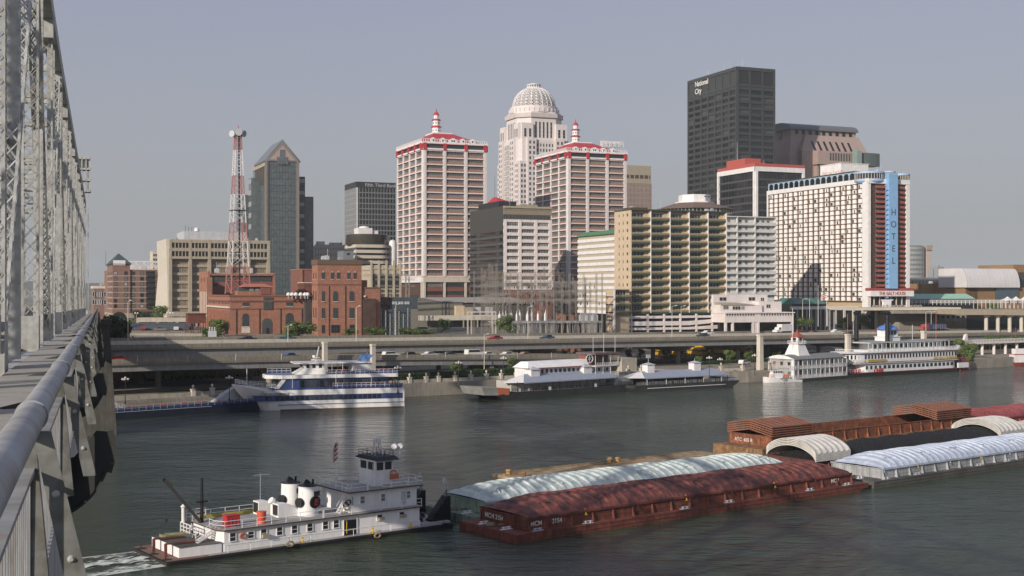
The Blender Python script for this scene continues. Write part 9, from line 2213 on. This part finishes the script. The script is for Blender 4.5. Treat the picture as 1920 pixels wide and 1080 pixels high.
# ---- lamp posts
def lamp(px, x, y, z, h, lab, arm=1.6, grp='tall highway lamp posts'):
 t = thing('street_lamp', lab, 'street lamp', (x,y,z), A9-pi/2, grp); q = MB(); q.tube((0,0,0),(0,0,h),.13,.07,n=8); q.beam((0,0,h),(arm,0,h+.35),.08); q.build('pole', [M['cream']], t); q = MB(); q.hexa([(arm-.1,-.2,h+.25),(arm+.8,-.15,h+.3),(arm+.8,.15,h+.3),(arm-.1,.2,h+.25)],[(arm,-.12,h+.5),(arm+.7,-.1,h+.45),(arm+.7,.1,h+.45),(arm,.12,h+.5)]); q.build('lamp_head', [M['lgrey']], t)
for k, (px, off, yt) in enumerate([(240,33.2,566),(540,33.2,612),(668,33.2,576),(742,60.8,572),(990,33.2,576),(908,22,628),(1260,33.2,575),(1277,60.8,575),(1505,60.8,562),(1600,33.2,600),(1736,33.2,585),(1746,60.8,585),(1850,60.8,580)]):
 if off == 22:
  x, y, z = on_ground(px, 20.8); h = PZ(yt, y)-z
 else: x, y, z = on_deck(px, off); h = PZ(yt, y)-z
 lamp(px, x, y, z, max(h,5), 'tall thin expressway lamp post, %s'%['nearest the bridge','left of the cruise ship sign','in front of the brick tower','right of the brick tower','in front of the substation','standing on the ramp by the white van','below the green-fronted tower, front edge','below the green-fronted tower, far edge','behind the wharf boat flagpole','by the steamer bow','behind the pilothouse dome, front edge','behind the pilothouse dome, far edge','farthest right'][k])
def globe(px, py, z, h, lab):
 v = onz(px, py, z); t = thing('globe_lamp', lab, 'street lamp', v, 0, 'globe lamps on the quay'); q = MB(); q.tube((0,0,0),(0,0,h),.09,.06,n=8); q.lathe([(.25,0),(.15,.6),(.09,.8)],8); [q.beam((0,0,h-.5),(.6*cos(a),.6*sin(a),h-.2),.06) for a in (0,pi/2,pi,3*pi/2)]; q.build('post', [M['dark']], t)
 for a in (0,pi/2,pi,3*pi/2,None):
  q = MB(); c = (0,0) if a is None else (.6*cos(a),.6*sin(a)); z0 = h+.1 if a is None else h-.2; q.lathe([(.05,z0),(.22,z0+.12),(.27,z0+.27),(.2,z0+.42),(.04,z0+.5)],10,c); q.build('globe', [mat('milky_globe', (.55,.53,.47), .4)], t, smooth=True)
for k, (px, py, z, h) in enumerate([(235,757,3.2,5.2),(430,752,3.2,5.0),(746,738,3.2,6.0),(860,722,3.2,5.6),(944,718,3.2,6.4),(1330,708,3.2,5.4),(1415,704,3.2,5.6),(1350,700,3.2,4)]):
 globe(px, py, z, h, 'five-globe lamp post on the quay, %s'%['left of the blue barge tables','behind the blue barge','right of the cruise ship stern','among the young trees','behind the tallest young tree','left of the tall mooring pillar','beside the mooring pillar','above the second cupola'][k])
# ---- stone bollards with lamps along the quay promenade
for k, px in enumerate([362,398,620,768,799,822,853,883,912,940,968,1178,1202,1442,1352,1392]):
 s = 0
 for _ in range(60): v = SP(s, bankp(s)+2.2); s += ((px-960)/F*v.y-v.x)*1.1
 v = SP(s, bankp(s)+2.2, 3.2); t = thing('stone_post', 'pale stone promenade post with a finial, %s'%['left of the blue barge bow','by the blue barge bow','behind the cruise ship','first right of the cruise ship','second right of the cruise ship','third right of the cruise ship','below the broadest young tree','below the small young tree','below the slender tree','below the tallest young tree','left of the restaurant ramp','between the two restaurant barges','left of the pavilion peak','left of the white wharf boat','right of the pavilion roof','near the mooring pillar foot'][k], 'post', v, A9, 'stone posts along the promenade')
 q = MB(); q.box(-.45,.45,-.45,.45,0,1.5); q.box(-.55,.55,-.55,.55,1.5,1.68); q.build('shaft', [M['cream']], t); q = MB(); q.lathe([(.15,1.68),(.12,1.95),(.3,2.15),(.32,2.35),(.15,2.6),(.03,2.7)],10); q.build('finial', [M['cream']], t, smooth=True)
q = MB()
for s0 in range(-10, 190, 10):
 a, b = SP(s0, bankp(s0)+2.2, 3.2), SP(s0+10, bankp(s0+10)+2.2, 3.2); q.beam(a+Vector((0,0,.5)), b+Vector((0,0,.5)), .35, .9)
tag(q.build('parapet_wall', [M['lconc']]), 'low pale promenade parapet between the stone posts', 'wall')
# ---- flagpoles before the tall hotel and the flag
for k, px in enumerate((1518,1534,1550)):
 Y = 520; v = (PX(px,Y), Y, PZ(612,Y)); t = thing('flagpole', ['bare flagpole left of the hotel entrance','taller bare flagpole in the middle','flagpole flying a red and white striped flag'][k], 'flagpole', v, 0, 'flagpoles by the hotel'); h = PZ((560,535,548)[k],Y)-v[2]; q = MB(); q.tube((0,0,0),(0,0,h),.12,.06,n=8); q.build('pole', [M['white']], t)
 if k == 2: q = MB(); [q.grid(lambda u,v,i=i: (-2.2*u, .2*sin(u*6), h-.2-2.0*(v+i)/5-.9*u), 6, 1, 0 if i%2 == 0 else 1) for i in range(5)]; q.build('flag', [M['red'], M['white']], t)
# ---- long parking shed and walls at the left, below the office slab
def left_yard():
 Y = 470; v = Vector((PX(246,Y), Y, terr(180)-.4)); t = thing('parking_shed', 'long low grey-roofed parking shed left of the rusty hopper', 'shed', v, .08); z = lambda py: PZ(py,Y)-v.z; L = 21.5
 q = MB(); q.hexa([(0,-1,z(618)),(L,-1,z(618)),(L,9,z(608)),(0,9,z(608))],[(0,-1,z(616)),(L,-1,z(616)),(L,9,z(606.5)),(0,9,z(606.5))]); q.build('roof', [M['dgrey']], t)
 q = MB(); q.box(0,L,6,9,0,z(609)); q.build('back_wall', [mat('dark_shed_wall', (.05,.05,.05), .9)], t)
 for k in range(5): q = MB(); q.box(k*L/4-.15 if k else 0,k*L/4+.15,-.8,-.5,0,z(618)); q.build('post', [M['conc']], t)
 Y = 520; v = Vector((PX(256,Y),Y,terr(190)-.3)); t = thing('loading_deck', 'raised concrete loading deck with dark openings below the office slab', 'deck', v, .12); z = lambda py: PZ(py,Y)-v.z
 q = MB(); q.box(0,34,0,10,z(604),z(596)); q.build('slab', [M['lconc']], t); q = MB(); q.box(.5,33,2,10,0,z(604)); q.build('dark_bay', [M['black']], t)
 for k in range(5): q = MB(); q.box(k*8,k*8+1,-.1,1,0,z(604)); q.build('pier', [M['conc']], t)
 for k, px in enumerate((256,316,322)):
  v2 = (PX(px,500),500,PZ(612,500)); t = thing('twin_lamp', 'white twin-globe lamp, %s'%['left end of the loading deck','by the office slab pier, left one','by the office slab pier, right one'][k], 'street lamp', v2); q = MB(); q.tube((0,0,0),(0,0,5),.1,n=6); q.beam((-.5,0,5),(.5,0,5),.08); q.build('post', [M['lconc']], t)
  for s in (-.5,.5): q = MB(); q.lathe([(.05,5),(.3,5.2),(.3,5.5),(.05,5.7)],8,(s,0)); q.build('globe', [M['white']], t)
 w = MB(); w.prism([(PX(190,430),430),(PX(420,425),425),(PX(420,425),426),(PX(190,430),431)], 6, 12.8); tag(w.build('retaining_wall', [M['conc']]), 'grey concrete retaining wall behind the expressway parapet at left', 'wall')
left_yard()
# small transformer left of the powerhouse
v = Vector((PX(398,404),404,PZ(634,404))); t = thing('transformer', 'white finned transformer behind the expressway parapet left of the powerhouse', 'transformer', v, .3); q = MB(); q.box(-1.3,1.3,-.8,.8,0,2.4); q.build('tank', [M['lgrey']], t)
for k in range(3): q = MB(); q.lathe([(.15,2.4),(.3,2.7),(.15,3),(.3,3.3),(.1,3.6)],8,(-.8+k*.8,0)); q.build('insulator', [M['lgrey']], t)
# ---- deckhand at the towboat stern stair
def person():
 p = Vector(TW(-34+4.0, 11.9+4.3)); t = thing('person', 'deckhand in white shirt and blue trousers standing by the aft stair of the towboat', 'person', (p.x, p.y, 1.58), TA+.6)
 J = {'pel':(0,0,.92),'ch':(0,0,1.25),'nk':(0,.0,1.47),'hd':(0,.02,1.62),'ht':(0,.02,1.73),'lh':(-.09,0,.88),'lk':(-.11,.05,.48),'la':(-.12,0,.08),'lt':(-.12,.16,.04),'rh':(.09,0,.88),'rk':(.12,-.03,.48),'ra':(.14,-.05,.08),'rt':(.15,.11,.04),
   'ls':(-.19,0,1.40),'le':(-.25,.03,1.13),'lw':(-.22,.20,.95),'rs':(.19,0,1.40),'re':(.26,-.02,1.14),'rw':(.28,.10,.92)}
 R = {'pel':.15,'ch':.16,'nk':.06,'hd':.10,'ht':.07,'lh':.09,'lk':.062,'la':.045,'lt':.035,'rh':.09,'rk':.062,'ra':.045,'rt':.035,'ls':.07,'le':.045,'lw':.032,'rs':.07,'re':.045,'rw':.032}
 E = [('pel','ch'),('ch','nk'),('nk','hd'),('hd','ht'),('pel','lh'),('lh','lk'),('lk','la'),('la','lt'),('pel','rh'),('rh','rk'),('rk','ra'),('ra','rt'),('ch','ls'),('ls','le'),('le','lw'),('ch','rs'),('rs','re'),('re','rw')]
 for s, wn_ in ((-1,'lw'),(1,'rw')):   # five fingers on each hand
  w0 = Vector(J[wn_])
  for f in range(5):
   nm = wn_+str(f); off = Vector(((f-2)*.016, .05 if f else .03, -.075+.008*abs(f-2)-(-.03 if f == 0 else 0))); J[nm] = tuple(w0+off); R[nm] = .009; E.append((wn_, nm))
 ks = list(J); me = bpy.data.meshes.new('body'); me.from_pydata([J[k] for k in ks], [(ks.index(a), ks.index(b)) for a, b in E], [])
 o = bpy.data.objects.new('body', me); COL.objects.link(o); sk = o.modifiers.new('skin', 'SKIN')
 for i, k in enumerate(ks): me.skin_vertices[0].data[i].radius = (R[k], R[k]);
 me.skin_vertices[0].data[0].use_root = True; sb = o.modifiers.new('sub', 'SUBSURF'); sb.levels = 1; sb.render_levels = 1
 bpy.context.view_layer.update(); dg = bpy.context.evaluated_depsgraph_get(); m2 = bpy.data.meshes.new_from_object(o.evaluated_get(dg)); bpy.data.objects.remove(o)
 m2.materials.clear()
 for m_ in (M['skin'], M['white'], mat('denim', (.06,.10,.20), .9), M['dark']): m2.materials.append(m_)
 for p_ in m2.polygons:
  c = p_.center; r_ = abs(c.x); p_.material_index = 3 if c.z < .1 else 2 if (c.z < .95 and r_ < .2) else 1 if (c.z > .9 and c.z < 1.48 and not (r_ > .2 and c.z < 1.16)) else 3 if c.z > 1.68 else 0
 b = bpy.data.objects.new('body', m2); COL.objects.link(b); b.parent = t
 q = MB(); q.lathe([(.105,1.66),(.11,1.70),(.07,1.78),(.01,1.80)], 12, (0,.01)); q.build('hair', [mat('dark_hair', (.03,.02,.015), .9)], t, smooth=True)
person()

# ---- rooftop plant, rails and antennas on the nearer flat roofs
random.seed(44)
for o in [o for o in bpy.data.objects if o.type == 'EMPTY' and o.get('category') == 'building' and o.name.split('.')[0] in ('apartment_tower','apartment_block','office_block','concrete_office','brick_tower','brick_annex','brick_turbine_hall','tall_hotel','arts_centre')]:
 ws = [c for c in bpy.data.objects if c.parent == o and c.name.startswith('wall')]
 if not ws: continue
 xs = [v.co.x for v in ws[0].data.vertices]; ys = [v.co.y for v in ws[0].data.vertices]; zt = max(v.co.z for v in ws[0].data.vertices)
 x0, x1, y0, y1 = min(xs)+2.5, max(xs)-2.5, min(ys)+3, max(ys)-3
 if x1-x0 < 3 or y1-y0 < 3: continue
 for k in range(5):
  x, y, a, h = random.uniform(x0,x1-1.5), random.uniform(y0,y1-1.5), random.uniform(.8,1.8), random.uniform(.6,1.5)
  q = MB(); q.box(x,x+a,y,y+a*1.2,zt-.5,zt+h); q.box(x+a*.2,x+a*.8,y+.2,y+a,zt+h,zt+h+.25); q.build('roof_unit', [M['grey'] if k%2 else M['lgrey']], o)
 q = MB(); x, y = random.uniform(x0,x1), y0+1; q.tube((x,y,zt-.3),(x,y,zt+4),.07,n=5); q.beam((x-.6,y,zt+3.4),(x+.6,y,zt+3.4),.05); q.build('antenna', [M['lgrey']], o)
# ---- morning haze over river and city
def haze():
 q = MB(); q.box(-7000, 9000, -1100, 8200, -4, 215); m = bpy.data.materials.new('haze_air'); m.use_nodes = True; n = m.node_tree; n.nodes.clear()
 o = n.nodes.new('ShaderNodeOutputMaterial'); v = n.nodes.new('ShaderNodeVolumePrincipled'); v.inputs['Density'].default_value = .00011; v.inputs['Color'].default_value = (.80,.86,.90,1); v.inputs['Anisotropy'].default_value = .1
 n.links.new(v.outputs[0], o.inputs['Volume']); ob = q.build('haze', [m]); tag(ob, 'thin pale morning haze over river and city', 'haze', kind='stuff')
haze()
